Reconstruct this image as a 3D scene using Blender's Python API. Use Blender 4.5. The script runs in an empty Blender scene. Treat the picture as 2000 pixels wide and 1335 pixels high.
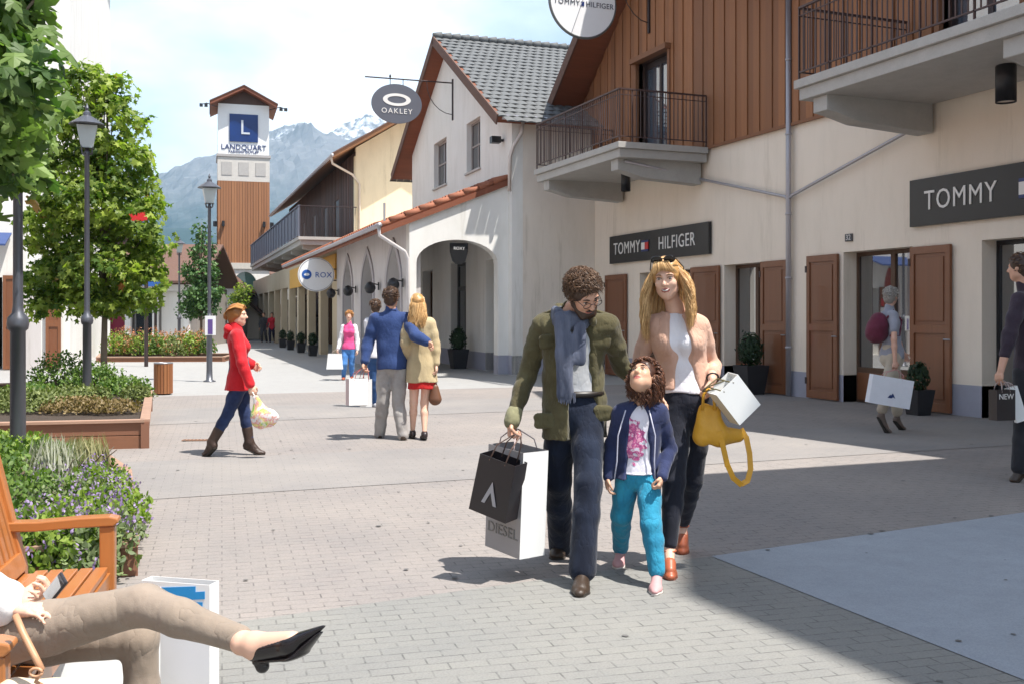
import bpy, math, random
import numpy as np
from mathutils import Vector, Matrix, noise
from mathutils.geometry import tessellate_polygon
random.seed(7)
PI = math.pi
SC = bpy.context.scene
COL = SC.collection
# ---------------------------------------------------------------- materials
MATS = {}
def _nt(name):
    m = bpy.data.materials.new(name); m.use_nodes = True
    nt = m.node_tree; b = nt.nodes['Principled BSDF']
    return m, nt, b
def N(nt, kind, **kw):
    n = nt.nodes.new(kind)
    for k, v in kw.items(): setattr(n, k, v)
    return n
def L(nt, a, b): nt.links.new(a, b)
def mixc(nt, fac, a, b, mode='MIX'):
    n = N(nt, 'ShaderNodeMix', data_type='RGBA', blend_type=mode)
    for i, v in ((0, fac), (6, a), (7, b)):
        if hasattr(v, 'is_output'): L(nt, v, n.inputs[i])
        elif i == 0: n.inputs[0].default_value = v
        else: n.inputs[i].default_value = (*v[:3], 1)
    return n.outputs[2]
def noise_n(nt, scale, detail=4, rough=.6, vec=None, stretch=None, coord='Object'):
    t = N(nt, 'ShaderNodeTexNoise'); t.inputs['Scale'].default_value = scale
    t.inputs['Detail'].default_value = detail; t.inputs['Roughness'].default_value = rough
    c = N(nt, 'ShaderNodeTexCoord')
    mp = N(nt, 'ShaderNodeMapping')
    if stretch: mp.inputs['Scale'].default_value = stretch
    L(nt, c.outputs[coord], mp.inputs[0]); L(nt, mp.outputs[0], t.inputs[0])
    return t.outputs[0]
def ramp(nt, fac, stops):
    r = N(nt, 'ShaderNodeValToRGB'); cr = r.color_ramp
    while len(cr.elements) < len(stops): cr.elements.new(.5)
    for e, (p, c) in zip(cr.elements, stops):
        e.position = p; e.color = (*c[:3], 1) if hasattr(c, '__len__') else (c, c, c, 1)
    L(nt, fac, r.inputs[0]); return r.outputs[0]
def bump(nt, b, h, strength=.3, dist=.01):
    n = N(nt, 'ShaderNodeBump'); n.inputs['Strength'].default_value = strength; n.inputs['Distance'].default_value = dist
    L(nt, h, n.inputs['Height']); L(nt, n.outputs[0], b.inputs['Normal'])
def dark(c, f): return tuple(x*f for x in c)
def plain(name, c, rough=.6, metal=0., var=.12, scale=6, bmp=0., bscale=60, spec=.5, coat=0):
    if name in MATS: return MATS[name]
    m, nt, b = _nt(name)
    n = noise_n(nt, scale)
    col = mixc(nt, n, dark(c, 1-var), dark(c, 1+var))
    L(nt, col, b.inputs['Base Color'])
    b.inputs['Roughness'].default_value = rough; b.inputs['Metallic'].default_value = metal
    b.inputs['Specular IOR Level'].default_value = spec
    b.inputs['Coat Weight'].default_value = coat
    if bmp: bump(nt, b, noise_n(nt, bscale, 3), bmp, .01)
    MATS[name] = m; return m
def stucco(name, c, dirt=.12):
    if name in MATS: return MATS[name]
    m, nt, b = _nt(name)
    n1 = noise_n(nt, .7, 5, .6); n2 = noise_n(nt, 2.5, 6, .7, stretch=(1, 1, .25)); n3 = noise_n(nt, 45, 3)
    a = mixc(nt, n1, dark(c, 1-dirt), dark(c, 1.04))
    st = ramp(nt, n2, [(.45, (1, 1, 1)), (.8, (1-dirt, 1-dirt, 1-dirt*1.2))])
    n4 = noise_n(nt, 1.6, 8, .8, stretch=(1.4, 1.4, .12)); st2 = ramp(nt, n4, [(.56, (1, 1, 1)), (.66, (1-dirt*1.3, 1-dirt*1.4, 1-dirt*1.6))])
    L(nt, mixc(nt, 1, mixc(nt, 1, a, st, 'MULTIPLY'), st2, 'MULTIPLY'), b.inputs['Base Color'])
    b.inputs['Roughness'].default_value = .9; b.inputs['Specular IOR Level'].default_value = .2
    bump(nt, b, n3, .35, .006); MATS[name] = m; return m
def wood(name, c1, c2, axis='z', rough=.65, grain=14, coat=0.):
    """streaky boards; the face attribute 'tint' shifts whole boards"""
    if name in MATS: return MATS[name]
    m, nt, b = _nt(name)
    s = {'z': (1, 1, .06), 'x': (.06, 1, 1), 'y': (1, .06, 1)}[axis]
    g = noise_n(nt, grain, 5, .7, stretch=s); g2 = noise_n(nt, 1.2, 3, .6, stretch=s)
    at = N(nt, 'ShaderNodeAttribute', attribute_name='tint')
    a = mixc(nt, ramp(nt, g, [(.3, 0), (.72, 1)]), dark(c1, .75), c1)
    a2 = mixc(nt, at.outputs['Fac'], a, c2)
    a3 = mixc(nt, ramp(nt, g2, [(.35, 0.), (.7, .55)]), a2, dark(c1, .55))
    L(nt, a3, b.inputs['Base Color']); b.inputs['Roughness'].default_value = rough
    b.inputs['Coat Weight'].default_value = coat
    bump(nt, b, g, .3, .004); MATS[name] = m; return m
def foliage(name, c1, c2, trans=.35, rough=.5):
    if name in MATS: return MATS[name]
    m, nt, b = _nt(name)
    at = N(nt, 'ShaderNodeAttribute', attribute_name='tint')
    col = mixc(nt, at.outputs['Fac'], c1, c2)
    L(nt, col, b.inputs['Base Color']); b.inputs['Roughness'].default_value = rough
    b.inputs['Specular IOR Level'].default_value = .35
    tr = N(nt, 'ShaderNodeBsdfTranslucent')
    L(nt, mixc(nt, 1, col, (1.0, 1.25, .45), 'MULTIPLY'), tr.inputs[0])
    mx = N(nt, 'ShaderNodeMixShader'); mx.inputs[0].default_value = trans
    L(nt, b.outputs[0], mx.inputs[1]); L(nt, tr.outputs[0], mx.inputs[2])
    L(nt, mx.outputs[0], nt.nodes['Material Output'].inputs[0])
    MATS[name] = m; return m
def cloth(name, c1, c2=None, rough=.85, scale=220, fold=.5, mott=5, stretch=None, bs=18):
    if name in MATS: return MATS[name]
    m, nt, b = _nt(name)
    c2 = c2 or dark(c1, .7)
    n = noise_n(nt, mott, 4, .65, stretch=stretch); w = noise_n(nt, scale, 2)
    L(nt, mixc(nt, ramp(nt, n, [(.35, 0), (.68, 1)]), c1, c2), b.inputs['Base Color'])
    b.inputs['Roughness'].default_value = rough; b.inputs['Specular IOR Level'].default_value = .2
    b.inputs['Sheen Weight'].default_value = .15
    f0 = noise_n(nt, bs*.6, 3, .5, stretch=(1, 1, .6))
    a1 = N(nt, 'ShaderNodeMath', operation='SUBTRACT'); L(nt, f0, a1.inputs[0]); a1.inputs[1].default_value = .5
    a2 = N(nt, 'ShaderNodeMath', operation='ABSOLUTE'); L(nt, a1.outputs[0], a2.inputs[0])
    a3 = N(nt, 'ShaderNodeMath', operation='POWER'); L(nt, a2.outputs[0], a3.inputs[0]); a3.inputs[1].default_value = .6
    f = a3.outputs[0]
    bn = N(nt, 'ShaderNodeBump'); bn.inputs['Strength'].default_value = fold; bn.inputs['Distance'].default_value = .014
    b2 = N(nt, 'ShaderNodeBump'); b2.inputs['Strength'].default_value = .25; b2.inputs['Distance'].default_value = .003
    L(nt, f, bn.inputs['Height']); L(nt, bn.outputs[0], b2.inputs['Normal']); L(nt, w, b2.inputs['Height'])
    L(nt, b2.outputs[0], b.inputs['Normal'])
    MATS[name] = m; return m
def skin(name, c):
    if name in MATS: return MATS[name]
    m, nt, b = _nt(name)
    n = noise_n(nt, 12, 4)
    L(nt, mixc(nt, n, dark(c, .88), (c[0]*1.06, c[1]*.98, c[2]*.95)), b.inputs['Base Color'])
    b.inputs['Roughness'].default_value = .5
    b.inputs['Subsurface Weight'].default_value = .08
    b.inputs['Subsurface Radius'].default_value = (.02, .008, .004)
    bump(nt, b, noise_n(nt, 300, 2), .15, .001)
    MATS[name] = m; return m
def hairm(name, c1, c2):
    if name in MATS: return MATS[name]
    m, nt, b = _nt(name)
    at = N(nt, 'ShaderNodeAttribute', attribute_name='tint')
    L(nt, mixc(nt, at.outputs['Fac'], c1, c2), b.inputs['Base Color'])
    b.inputs['Roughness'].default_value = .42; b.inputs['Specular IOR Level'].default_value = .5
    bump(nt, b, noise_n(nt, 160, 3), .3, .003)
    MATS[name] = m; return m
def glass(name, tint=(.03, .035, .04), ior=2.3):
    if name in MATS: return MATS[name]
    m, nt, b = _nt(name)
    b.inputs['Base Color'].default_value = (*tint, 1); b.inputs['Roughness'].default_value = .02
    b.inputs['IOR'].default_value = ior
    bump(nt, b, noise_n(nt, 1.3, 1), .03, .01)
    MATS[name] = m; return m
# ---------------------------------------------------------------- meshes
SPLIT = {'plinth', 'hinge', 'pillar', 'side_wall', 'wall_lamp', 'corbel', 'vent_panel', 'shop_front', 'shop_front_frame', 'balcony_door', 'jamb_lining', 'shutter_pair', 'infill_wall', 'hanger_rod', 'floodlight_arm', 'floodlight_arm'}
class MB:
    def __init__(s): s.v = []; s.f = []; s.t = []; s.m = []; s.g = []
    def add(s, vs, fs, tint=0., mi=0):
        o = len(s.v); s.g.append((o, len(s.f))); s.v += [tuple(v) for v in vs]
        for f in fs: s.f.append(tuple(i+o for i in f)); s.t.append(tint); s.m.append(mi)
        return s
    def box(s, x0, x1, y0, y1, z0, z1, tint=0., mi=0):
        if x0 > x1: x0, x1 = x1, x0
        if y0 > y1: y0, y1 = y1, y0
        if z0 > z1: z0, z1 = z1, z0
        vs = [(x, y, z) for x in (x0, x1) for y in (y0, y1) for z in (z0, z1)]
        return s.add(vs, [(0,1,3,2),(4,6,7,5),(0,4,5,1),(2,3,7,6),(0,2,6,4),(1,5,7,3)], tint, mi)
    def obox(s, a, b, w, h, up=(0,0,1), tint=0., mi=0):
        """bar from a to b, w across, h along up"""
        a, b = Vector(a), Vector(b); d = (b-a).normalized(); up = Vector(up)
        r = d.cross(up); r.normalize(); u = r.cross(d).normalized()
        vs = []
        for p in (a, b):
            for i, j in ((-1,-1),(1,-1),(1,1),(-1,1)): vs.append(p + r*(w/2*i) + u*(h/2*j))
        return s.add(vs, [(0,1,2,3),(7,6,5,4),(0,4,5,1),(1,5,6,2),(2,6,7,3),(3,7,4,0)], tint, mi)
    def tube(s, pts, r, n=8, tint=0., mi=0, cap=True):
        pts = [Vector(p) for p in pts]; k = len(pts)
        rs = r if hasattr(r, '__len__') else [r]*k
        ref = None; vs = []
        for i, p in enumerate(pts):
            d = (pts[min(i+1, k-1)] - pts[max(i-1, 0)])
            if d.length < 1e-9: d = Vector((0, 0, 1))
            d.normalize()
            if ref is None: ref = d.orthogonal().normalized()
            ref = (ref - d*ref.dot(d))
            ref = ref.normalized() if ref.length > 1e-6 else d.orthogonal().normalized()
            q = d.cross(ref)
            for j in range(n):
                a = 2*PI*j/n; vs.append(p + (ref*math.cos(a) + q*math.sin(a))*rs[i])
        fs = []
        for i in range(k-1):
            for j in range(n):
                a = i*n+j; b = i*n+(j+1) % n; fs.append((a, b, b+n, a+n))
        if cap: fs.append(tuple(range(n-1, -1, -1))); fs.append(tuple((k-1)*n+j for j in range(n)))
        return s.add(vs, fs, tint, mi)
    def lathe(s, prof, c=(0,0,0), n=16, tint=0., mi=0):
        vs = []; fs = []; k = len(prof)
        for r, z in prof:
            for j in range(n):
                a = 2*PI*j/n; vs.append((c[0]+r*math.cos(a), c[1]+r*math.sin(a), c[2]+z))
        for i in range(k-1):
            for j in range(n):
                a = i*n+j; b = i*n+(j+1) % n; fs.append((a, b, b+n, a+n))
        fs.append(tuple(range(n-1, -1, -1))); fs.append(tuple((k-1)*n+j for j in range(n)))
        return s.add(vs, fs, tint, mi)
    def panel(s, outer, holes, T, t, tint=0., mi=0):
        """flat polygon with holes, t thick; T(a,b,depth)->xyz"""
        loops = [outer]+list(holes); flat = [p for l in loops for p in l]
        tris = tessellate_polygon([[Vector((p[0], p[1], 0)) for p in l] for l in loops])
        n = len(flat)
        vs = [T(p[0], p[1], 0) for p in flat] + [T(p[0], p[1], t) for p in flat]
        fs = [tuple(q) for q in tris] + [tuple(i+n for i in reversed(q)) for q in tris]
        o = 0
        for l in loops:
            k = len(l)
            for i in range(k):
                a = o+i; b = o+(i+1) % k; fs.append((a, b, b+n, a+n))
            o += k
        return s.add(vs, fs, tint, mi)
    def build(s, name, mat=None, parent=None, smooth=False, bevel=0, loc=None, fix=True):
        if name in SPLIT and len(s.g) > 1:
            o = None
            for (v0, f0), (v1, f1) in zip(s.g, s.g[1:]+[(len(s.v), len(s.f))]):
                q = MB(); q.v = s.v[v0:v1]; q.f = [tuple(i-v0 for i in f) for f in s.f[f0:f1]]; q.t = s.t[f0:f1]; q.m = s.m[f0:f1]; q.g = [(0, 0)]
                w_ = q.build(name, mat, parent, smooth, bevel, loc, fix); o = o or w_
            return o
        me = bpy.data.meshes.new(name); me.from_pydata(s.v, [], s.f); 
        ms = mat if isinstance(mat, (list, tuple)) else [mat]
        for m in ms:
            if m: me.materials.append(m)
        if len(ms) > 1: me.polygons.foreach_set('material_index', s.m)
        if any(s.t):
            at = me.attributes.new('tint', 'FLOAT', 'FACE'); at.data.foreach_set('value', s.t)
        if smooth: me.polygons.foreach_set('use_smooth', [True]*len(s.f))
        if fix:
            import bmesh
            bm = bmesh.new(); bm.from_mesh(me); bmesh.ops.recalc_face_normals(bm, faces=bm.faces[:]); bm.to_mesh(me); bm.free()
        me.update()
        o = bpy.data.objects.new(name, me); COL.objects.link(o)
        if parent: o.parent = parent
        if loc: o.location = loc
        if bevel:
            md = o.modifiers.new('Bevel', 'BEVEL'); md.width = bevel; md.segments = 2; md.limit_method = 'ANGLE'
        return o
def TX(x0, sgn=1): return lambda a, b, t: (x0+sgn*t, a, b)      # plane X=x0, a=y, b=z, thickness along sgn X
def TY(y0, sgn=1): return lambda a, b, t: (a, y0+sgn*t, b)
def TZ(z0): return lambda a, b, t: (a, b, z0+t)
def rect(a0, a1, b0, b1): return [(a0, b0), (a1, b0), (a1, b1), (a0, b1)]
def thing(name, label, cat, loc=(0,0,0), rz=0., group=None):
    o = bpy.data.objects.new(name, None); COL.objects.link(o); o.location = loc; o.rotation_euler = (0, 0, rz)
    o.empty_display_size = .2
    tag(o, label, cat, group); return o
def tag(o, label, cat, group=None, kind=None):
    if label: o['label'] = label
    if cat: o['category'] = cat
    if group: o['group'] = group
    if kind: o['kind'] = kind
    return o
def struct(o): o['kind'] = 'structure'; return o
def dup(o, parent=None, **kw):
    c = o.copy(); COL.objects.link(c)
    if parent: c.parent = parent
    for ch in [x for x in o.children]: dup(ch, c)
    for k, v in kw.items():
        if k == 'loc': c.location = v
        elif k == 'rz': c.rotation_euler[2] = v
        else: c[k] = v
    return c
_FONTC = {}
def text_mesh(txt, size, depth=.004, space=1.0):
    """letters as a mesh in the XZ plane (front towards -Y), centred on the origin"""
    cu = bpy.data.curves.new('t', 'FONT'); cu.body = txt; cu.size = size; cu.extrude = depth/2; cu.resolution_u = 3
    cu.align_x = 'CENTER'; cu.align_y = 'CENTER'; cu.space_character = space
    ob = bpy.data.objects.new('t', cu); COL.objects.link(ob)
    dg = bpy.context.evaluated_depsgraph_get(); me = bpy.data.meshes.new_from_object(ob.evaluated_get(dg))
    bpy.data.objects.remove(ob)
    me.transform(Matrix.Rotation(PI/2, 4, 'X')); return me
def letters(name, txt, size, mat, parent, M, depth=.004, space=1.0, sx=1):
    me = text_mesh(txt, size, depth, space); me.transform(Matrix.Diagonal((sx, 1, 1, 1))); me.transform(M)
    me.materials.clear(); me.materials.append(mat)
    o = bpy.data.objects.new(name, me); COL.objects.link(o); o.parent = parent; return o
# camera geometry measured from the photograph: turns a photo pixel and a distance into a place in the world
CA, SA, FP = math.cos(math.radians(21.5)), math.sin(math.radians(21.5)), 2007.
def at(px, py, d):
    r = (px-1000)/FP*d
    return Vector((SA*d+CA*r, CA*d-SA*r, 1.5+(618-py)/FP*d))
RIGHT = Vector((CA, -SA, 0)); FWD = Vector((SA, CA, 0)); UP = Vector((0, 0, 1))
# ---------------------------------------------------------------- paving materials
def paving(name, c1, c2, mortar, bw=.2, bh=.1, rot=0., msize=.006, contrast=1.):
    m, nt, b = _nt(name)
    c = N(nt, 'ShaderNodeTexCoord'); mp = N(nt, 'ShaderNodeMapping'); mp.inputs['Rotation'].default_value = (0, 0, rot)
    L(nt, c.outputs['Object'], mp.inputs[0])
    br = N(nt, 'ShaderNodeTexBrick'); br.inputs['Scale'].default_value = 1
    br.inputs['Brick Width'].default_value = bw; br.inputs['Row Height'].default_value = bh
    br.inputs['Mortar Size'].default_value = msize; br.inputs['Mortar Smooth'].default_value = .3
    br.inputs['Bias'].default_value = 0
    br.inputs['Color1'].default_value = (*c1, 1); br.inputs['Color2'].default_value = (*c2, 1); br.inputs['Mortar'].default_value = (*mortar, 1)
    L(nt, mp.outputs[0], br.inputs[0])
    n = noise_n(nt, .55, 6, .65); n2 = noise_n(nt, 9, 5, .7); n3 = noise_n(nt, 90, 2)
    # joints worn shut in places
    wear = ramp(nt, n2, [(.38, .0), (.58, .88)])
    mean = tuple((a+b_)/2 for a, b_ in zip(c1, c2))
    base = mixc(nt, wear, br.outputs[0], mean)
    col = mixc(nt, 1, base, ramp(nt, n, [(.3, (.80, .80, .82)), (.7, (1.06, 1.03, 1.0))]), 'MULTIPLY')
    sp = ramp(nt, n3, [(.3, (.86, .86, .86)), (.6, (1.03, 1.03, 1.03))])
    L(nt, mixc(nt, 1, col, sp, 'MULTIPLY'), b.inputs['Base Color'])
    b.inputs['Roughness'].default_value = .8; b.inputs['Specular IOR Level'].default_value = .25
    inv = N(nt, 'ShaderNodeMath', operation='SUBTRACT'); inv.inputs[0].default_value = 1; L(nt, br.outputs[1], inv.inputs[1])
    bump(nt, b, inv.outputs[0], .35, .004)
    MATS[name] = m; return m
def concrete(name, c, stain=.12):
    m, nt, b = _nt(name)
    n = noise_n(nt, .35, 7, .7); n2 = noise_n(nt, 4, 6, .75); n3 = noise_n(nt, 120, 2)
    a = mixc(nt, n, dark(c, 1-stain), dark(c, 1+stain*.6))
    a = mixc(nt, 1, a, ramp(nt, n2, [(.3, (.9, .9, .9)), (.65, (1.03, 1.03, 1.03))]), 'MULTIPLY')
    a = mixc(nt, 1, a, ramp(nt, n3, [(.3, (.85, .85, .85)), (.6, (1.03, 1.03, 1.03))]), 'MULTIPLY')
    L(nt, a, b.inputs['Base Color']); b.inputs['Roughness'].default_value = .75; b.inputs['Specular IOR Level'].default_value = .3
    bump(nt, b, n3, .2, .003); MATS[name] = m; return m
PINK = paving('pink_pavers', (.300, .272, .254), (.268, .250, .236), (.145, .134, .128), .17, .085, rot=.1, msize=.005)
GREY = paving('grey_pavers', (0.254, 0.256, 0.239), (0.233, 0.234, 0.224), (0.125, 0.126, 0.121), .17, .085, rot=.1, msize=.005)
MID = paving('pale_pavers', (.282, .266, .254), (.266, .254, .244), (.19, .18, .175), .17, .085, rot=.1, msize=.004)
SLAB = concrete('smooth_slab', (.33, .36, .40), .22)
PALE = concrete('pale_concrete', (0.336, 0.332, 0.324))
def sheet(name, pts, z, mat):
    b = MB(); b.add([(x, y, z) for x, y in pts], [tuple(range(len(pts)))])
    o = b.build(name, mat); struct(o); 
    return o
g = MB(); g.add([(-6000, -3000, 0), (6000, -3000, 0), (6000, 6500, 0), (-6000, 6500, 0)], [(0, 1, 2, 3)])
struct(g.build('ground', concrete('outer_ground', (.22, .24, .17))))
sheet('square', [(-45, -30), (45, -30), (45, 130), (-45, 130)], .004, PALE)
sheet('brick_paving', [(-30, -25), (12.2, -25), (12.2, 20.2), (-30, 20.9)], .008, PINK)
sheet('grey_paving_band', [(-30, 8.6), (12.2, 9.0), (12.2, 11.3), (-30, 11.0)], .012, MID)
sheet('pale_paving_band', [(-30, 14.8), (12.2, 15.1), (12.2, 17.6), (-30, 17.3)], .012, MID)
sheet('grey_brick_paving', [(-30, -24), (3.49, -24), (3.49, 5.5), (-30, 1.6)], .012, GREY)
sheet('concrete_pavement', [(3.5, -24), (12.1, -24), (12.1, 6.52), (3.5, 5.5)], .012, SLAB)
# ---------------------------------------------------------------- mountains
def mountain(name, x0, x1, y0, y1, ridge, base_h, nx, ny, mat, seed):
    vs = []; 
    for j in range(ny+1):
        t = j/ny
        for i in range(nx+1):
            s = i/nx; x = x0+(x1-x0)*s; y = y0+(y1-y0)*t
            h = ridge(s)
            prof = math.sin(min(1, t/.62)*PI/2)**1.25 if t < .62 else max(0, 1-(t-.62)/.38*1.0)
            p = Vector((x/420+seed, y/420, seed*3))
            r = noise.ridged_multi_fractal(p, 1.0, 2.1, 6, 1.0, 2.0)
            r2 = noise.fractal(Vector((x/90, y/90, seed)), .8, 2.1, 4)
            z = h*prof*(.88+.09*r) + r2*h*.03*min(1, t*5)
            vs.append((x, y, z-3))
    fs = [(j*(nx+1)+i, j*(nx+1)+i+1, (j+1)*(nx+1)+i+1, (j+1)*(nx+1)+i) for j in range(ny) for i in range(nx)]
    b = MB(); b.add(vs, fs); o = b.build(name, mat, smooth=False, fix=False); struct(o); return o
def rock_mat():
    m, nt, b = _nt('alpine_rock')
    g = N(nt, 'ShaderNodeNewGeometry'); sp = N(nt, 'ShaderNodeSeparateXYZ'); L(nt, g.outputs['Position'], sp.inputs[0])
    sn = N(nt, 'ShaderNodeSeparateXYZ'); L(nt, g.outputs['Normal'], sn.inputs[0])
    n = noise_n(nt, .006, 8, .7); n2 = noise_n(nt, .02, 6, .7)
    rock = mixc(nt, n2, (.07, .075, .085), (.20, .20, .205))
    wood_ = mixc(nt, n, (.010, .026, .030), (.03, .055, .05))
    ma = N(nt, 'ShaderNodeMath', operation='MULTIPLY_ADD'); L(nt, n, ma.inputs[0]); ma.inputs[1].default_value = 700; L(nt, sp.outputs[2], ma.inputs[2])
    mr = N(nt, 'ShaderNodeMapRange'); L(nt, ma.outputs[0], mr.inputs[0]); mr.inputs[1].default_value = 650; mr.inputs[2].default_value = 1000
    a = mixc(nt, mr.outputs[0], wood_, rock)
    ms = N(nt, 'ShaderNodeMapRange'); L(nt, ma.outputs[0], ms.inputs[0]); ms.inputs[1].default_value = 1240; ms.inputs[2].default_value = 1330
    mu = N(nt, 'ShaderNodeMath', operation='MULTIPLY'); L(nt, ms.outputs[0], mu.inputs[0])
    st = N(nt, 'ShaderNodeMapRange'); L(nt, n2, st.inputs[0]); st.inputs[1].default_value = .42; st.inputs[2].default_value = .55; L(nt, st.outputs[0], mu.inputs[1])
    a = mixc(nt, mu.outputs[0], a, (.85, .88, .92))
    L(nt, a, b.inputs['Base Color']); b.inputs['Roughness'].default_value = .95; b.inputs['Specular IOR Level'].default_value = .1
    return m
def interp(s, pts):
    for (a, ha), (b, hb) in zip(pts, pts[1:]):
        if s <= b: return ha+(hb-ha)*(s-a)/(b-a)
    return pts[-1][1]
ROCK = rock_mat()
# x across at about 5 km: the pixel (px) maps to x/y; heights in metres above the square
mountain('mountain', -1800, 3600, 3600, 6000, lambda s: interp(s, [(0, 400), (.33, 560), (.37, 620), (.40, 720), (.4265, 770), (.4676, 870), (.49, 920), (.512, 960), (.54, 1005), (.57, 1030), (.62, 1080), (.7, 1000), (1, 700)]), 0, 220, 110, ROCK, 3.1)
mountain('hill', -2200, 1900, 2500, 3600, lambda s: interp(s, [(0, 300), (.5, 290), (.57, 262), (.62, 240), (.66, 200), (.75, 150), (.9, 200), (1, 200)]), 0, 110, 50, ROCK, 8.4)

# small marks of use: gum spots and stains are part of the paving surface
def spots():
    r = random.Random(77); b = MB()
    for i in range(150):
        x, y = r.uniform(-1, 9.5), r.uniform(3, 19); q = r.uniform(.008, .022); n = 7
        b.add([(x+q*math.cos(2*PI*j/n)*r.uniform(.8, 1.2), y+q*math.sin(2*PI*j/n)*r.uniform(.8, 1.2), .0165) for j in range(n)], [tuple(range(n))])
    o = b.build('gum_marks', plain('gum', (.13, .125, .12), .9)); tag(o, None, None, None, 'stuff')
spots()
# ---------------------------------------------------------------- building materials
CREAM = stucco('cream_render', (.84, .735, .615), .085); WHITE = stucco('white_render', (.82, .80, .76)); YELLOW = stucco('yellow_render', (.80, .70, .50))
GREYR = stucco('grey_render', (.62, .585, .575)); PLINTH = plain('plinth_paint', (.34, .34, .40), .8, var=.1, bmp=.3)
CLAD = wood('larch_cladding', (.40, .165, .065), (.21, .09, .042)); CLAD2 = wood('orange_cladding', (.42, .19, .085), (.30, .13, .06))
DCLAD = wood('dark_cladding', (.10, .055, .04), (.17, .085, .06)); SOFF = wood('soffit_boards', (.27, .085, .04), (.2, .06, .03), 'x')
SHUT = wood('shutter_wood', (.25, .092, .036), (.19, .068, .028), 'z', .5, coat=.15); FRAME = wood('window_wood', (.13, .07, .04), (.1, .05, .03))
CONC = concrete('balcony_concrete', (.46, .44, .41), .22); IRON = plain('dark_iron', (.05, .035, .035), .5, .4); STEEL = plain('grey_steel', (.36, .36, .38), .4, .7)
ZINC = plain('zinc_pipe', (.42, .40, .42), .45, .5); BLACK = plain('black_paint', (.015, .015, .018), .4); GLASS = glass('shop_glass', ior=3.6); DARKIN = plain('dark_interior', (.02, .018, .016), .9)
COPPER = plain('painted_pipe', (.60, .52, .47), .5, .2)
TILE = plain('grey_tile', (.12, .125, .127), .75, var=.25, scale=14, bmp=.3, bscale=30)
TERRA = plain('terracotta_tile', (.30, .11, .06), .8, var=.3, scale=9, bmp=.3, bscale=30)
BROWNT = plain('brown_tile', (.13, .07, .05), .8, var=.3, scale=9, bmp=.3, bscale=30)
SIGNB = plain('sign_black', (.012, .012, .013), .35); SIGNW = plain('sign_white', (.80, .80, .80), .5, var=.03); LETW = plain('letter_white', (.75, .73, .70), .4, var=.03)
RED = plain('red_enamel', (.55, .02, .02), .4); BLUE = plain('blue_enamel', (.02, .10, .38), .4); NAVY = plain('navy_enamel', (.01, .03, .14), .35)
def tiles(b, o, e, s, nrm, w, l, nc, nr, r=.022, tint=False):
    """courses of rounded tiles: o corner, e along the eave, s down the slope"""
    o, e, s, nrm = Vector(o), Vector(e).normalized(), Vector(s).normalized(), Vector(nrm).normalized()
    rnd = random.Random(5)
    for j in range(nr):
        for i in range(nc):
            off = (w/2 if j % 2 else 0)
            jit = rnd.uniform(-.006, .006)
            p0 = o+e*(i*w+off)+s*(j*l); k = 5; vs = []
            for q in range(k):
                a = q/(k-1); hh = math.sin(a*PI)*r
                vs.append(p0+e*(a*w*.97)+nrm*(hh+.004)); vs.append(p0+e*(a*w*.97)+s*(l*1.12)+nrm*(hh+.032+jit))
                vs.append(p0+e*(a*w*.97)+s*(l*1.12)+nrm*(hh*.3+.004))
            fs = []
            for q in range(k-1): fs += [(q*3, q*3+1, q*3+4, q*3+3), (q*3+1, q*3+2, q*3+5, q*3+4)]
            b.add(vs, fs, rnd.random() if tint else 0)
def gable_roof(parent, x0, x1, yr, zr, hw, ze, th=.16, tilem=TILE, rake=SOFF, do_tiles=False, hw2=None, ze2=None):
    """ridge along X at y=yr; slopes down to z=ze at yr +- hw. children: roof slopes, rake boards"""
    for sg in (-1, 1):
        if sg == 1 and hw2: hw, ze = hw2, ze2
        b = MB(); dx = Vector((0, sg*hw, ze-zr)); nrm = Vector((0, -dx.z*sg, abs(dx.y))).normalized(); nrm = Vector((0, sg*abs(dx.z), abs(dx.y))).normalized()
        b.panel([(x0, 0), (x1, 0), (x1, 1), (x0, 1)], [], lambda a, c, t, sg=sg, nrm=nrm: (a, yr+sg*hw*c-nrm.y*t, zr+(ze-zr)*c-nrm.z*t), th)
        b.build('roof_deck', rake, parent)
        b = MB(); l = .36; w = .26; Ls = dx.length
        if do_tiles:
            tiles(b, (x0, yr, zr), (1, 0, 0), dx, nrm, w, l, int((x1-x0)/w), int(Ls/l)+1)
        else:
            b.panel([(x0-.03, 0), (x1, 0), (x1, 1.01), (x0-.03, 1.01)], [], lambda a, c, t, sg=sg, nrm=nrm: (a, yr+sg*hw*c+nrm.y*(t+.003), zr+(ze-zr)*c+nrm.z*(t+.003)), .04)
        b.build('roof_tiles', tilem, parent)
        b = MB()   # barge board
        b.panel([(-.03, 0), (.01, 0), (.01, 1), (-.03, 1)], [], lambda a, c, t, sg=sg, nrm=nrm: (x0+a-.002, yr+sg*(hw+.02)*c+nrm.y*(.05-t*1.0), zr+(ze-zr)*c+nrm.z*(.05-t)), .27)
        b.build('barge_board', BROWNT, parent)
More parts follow.
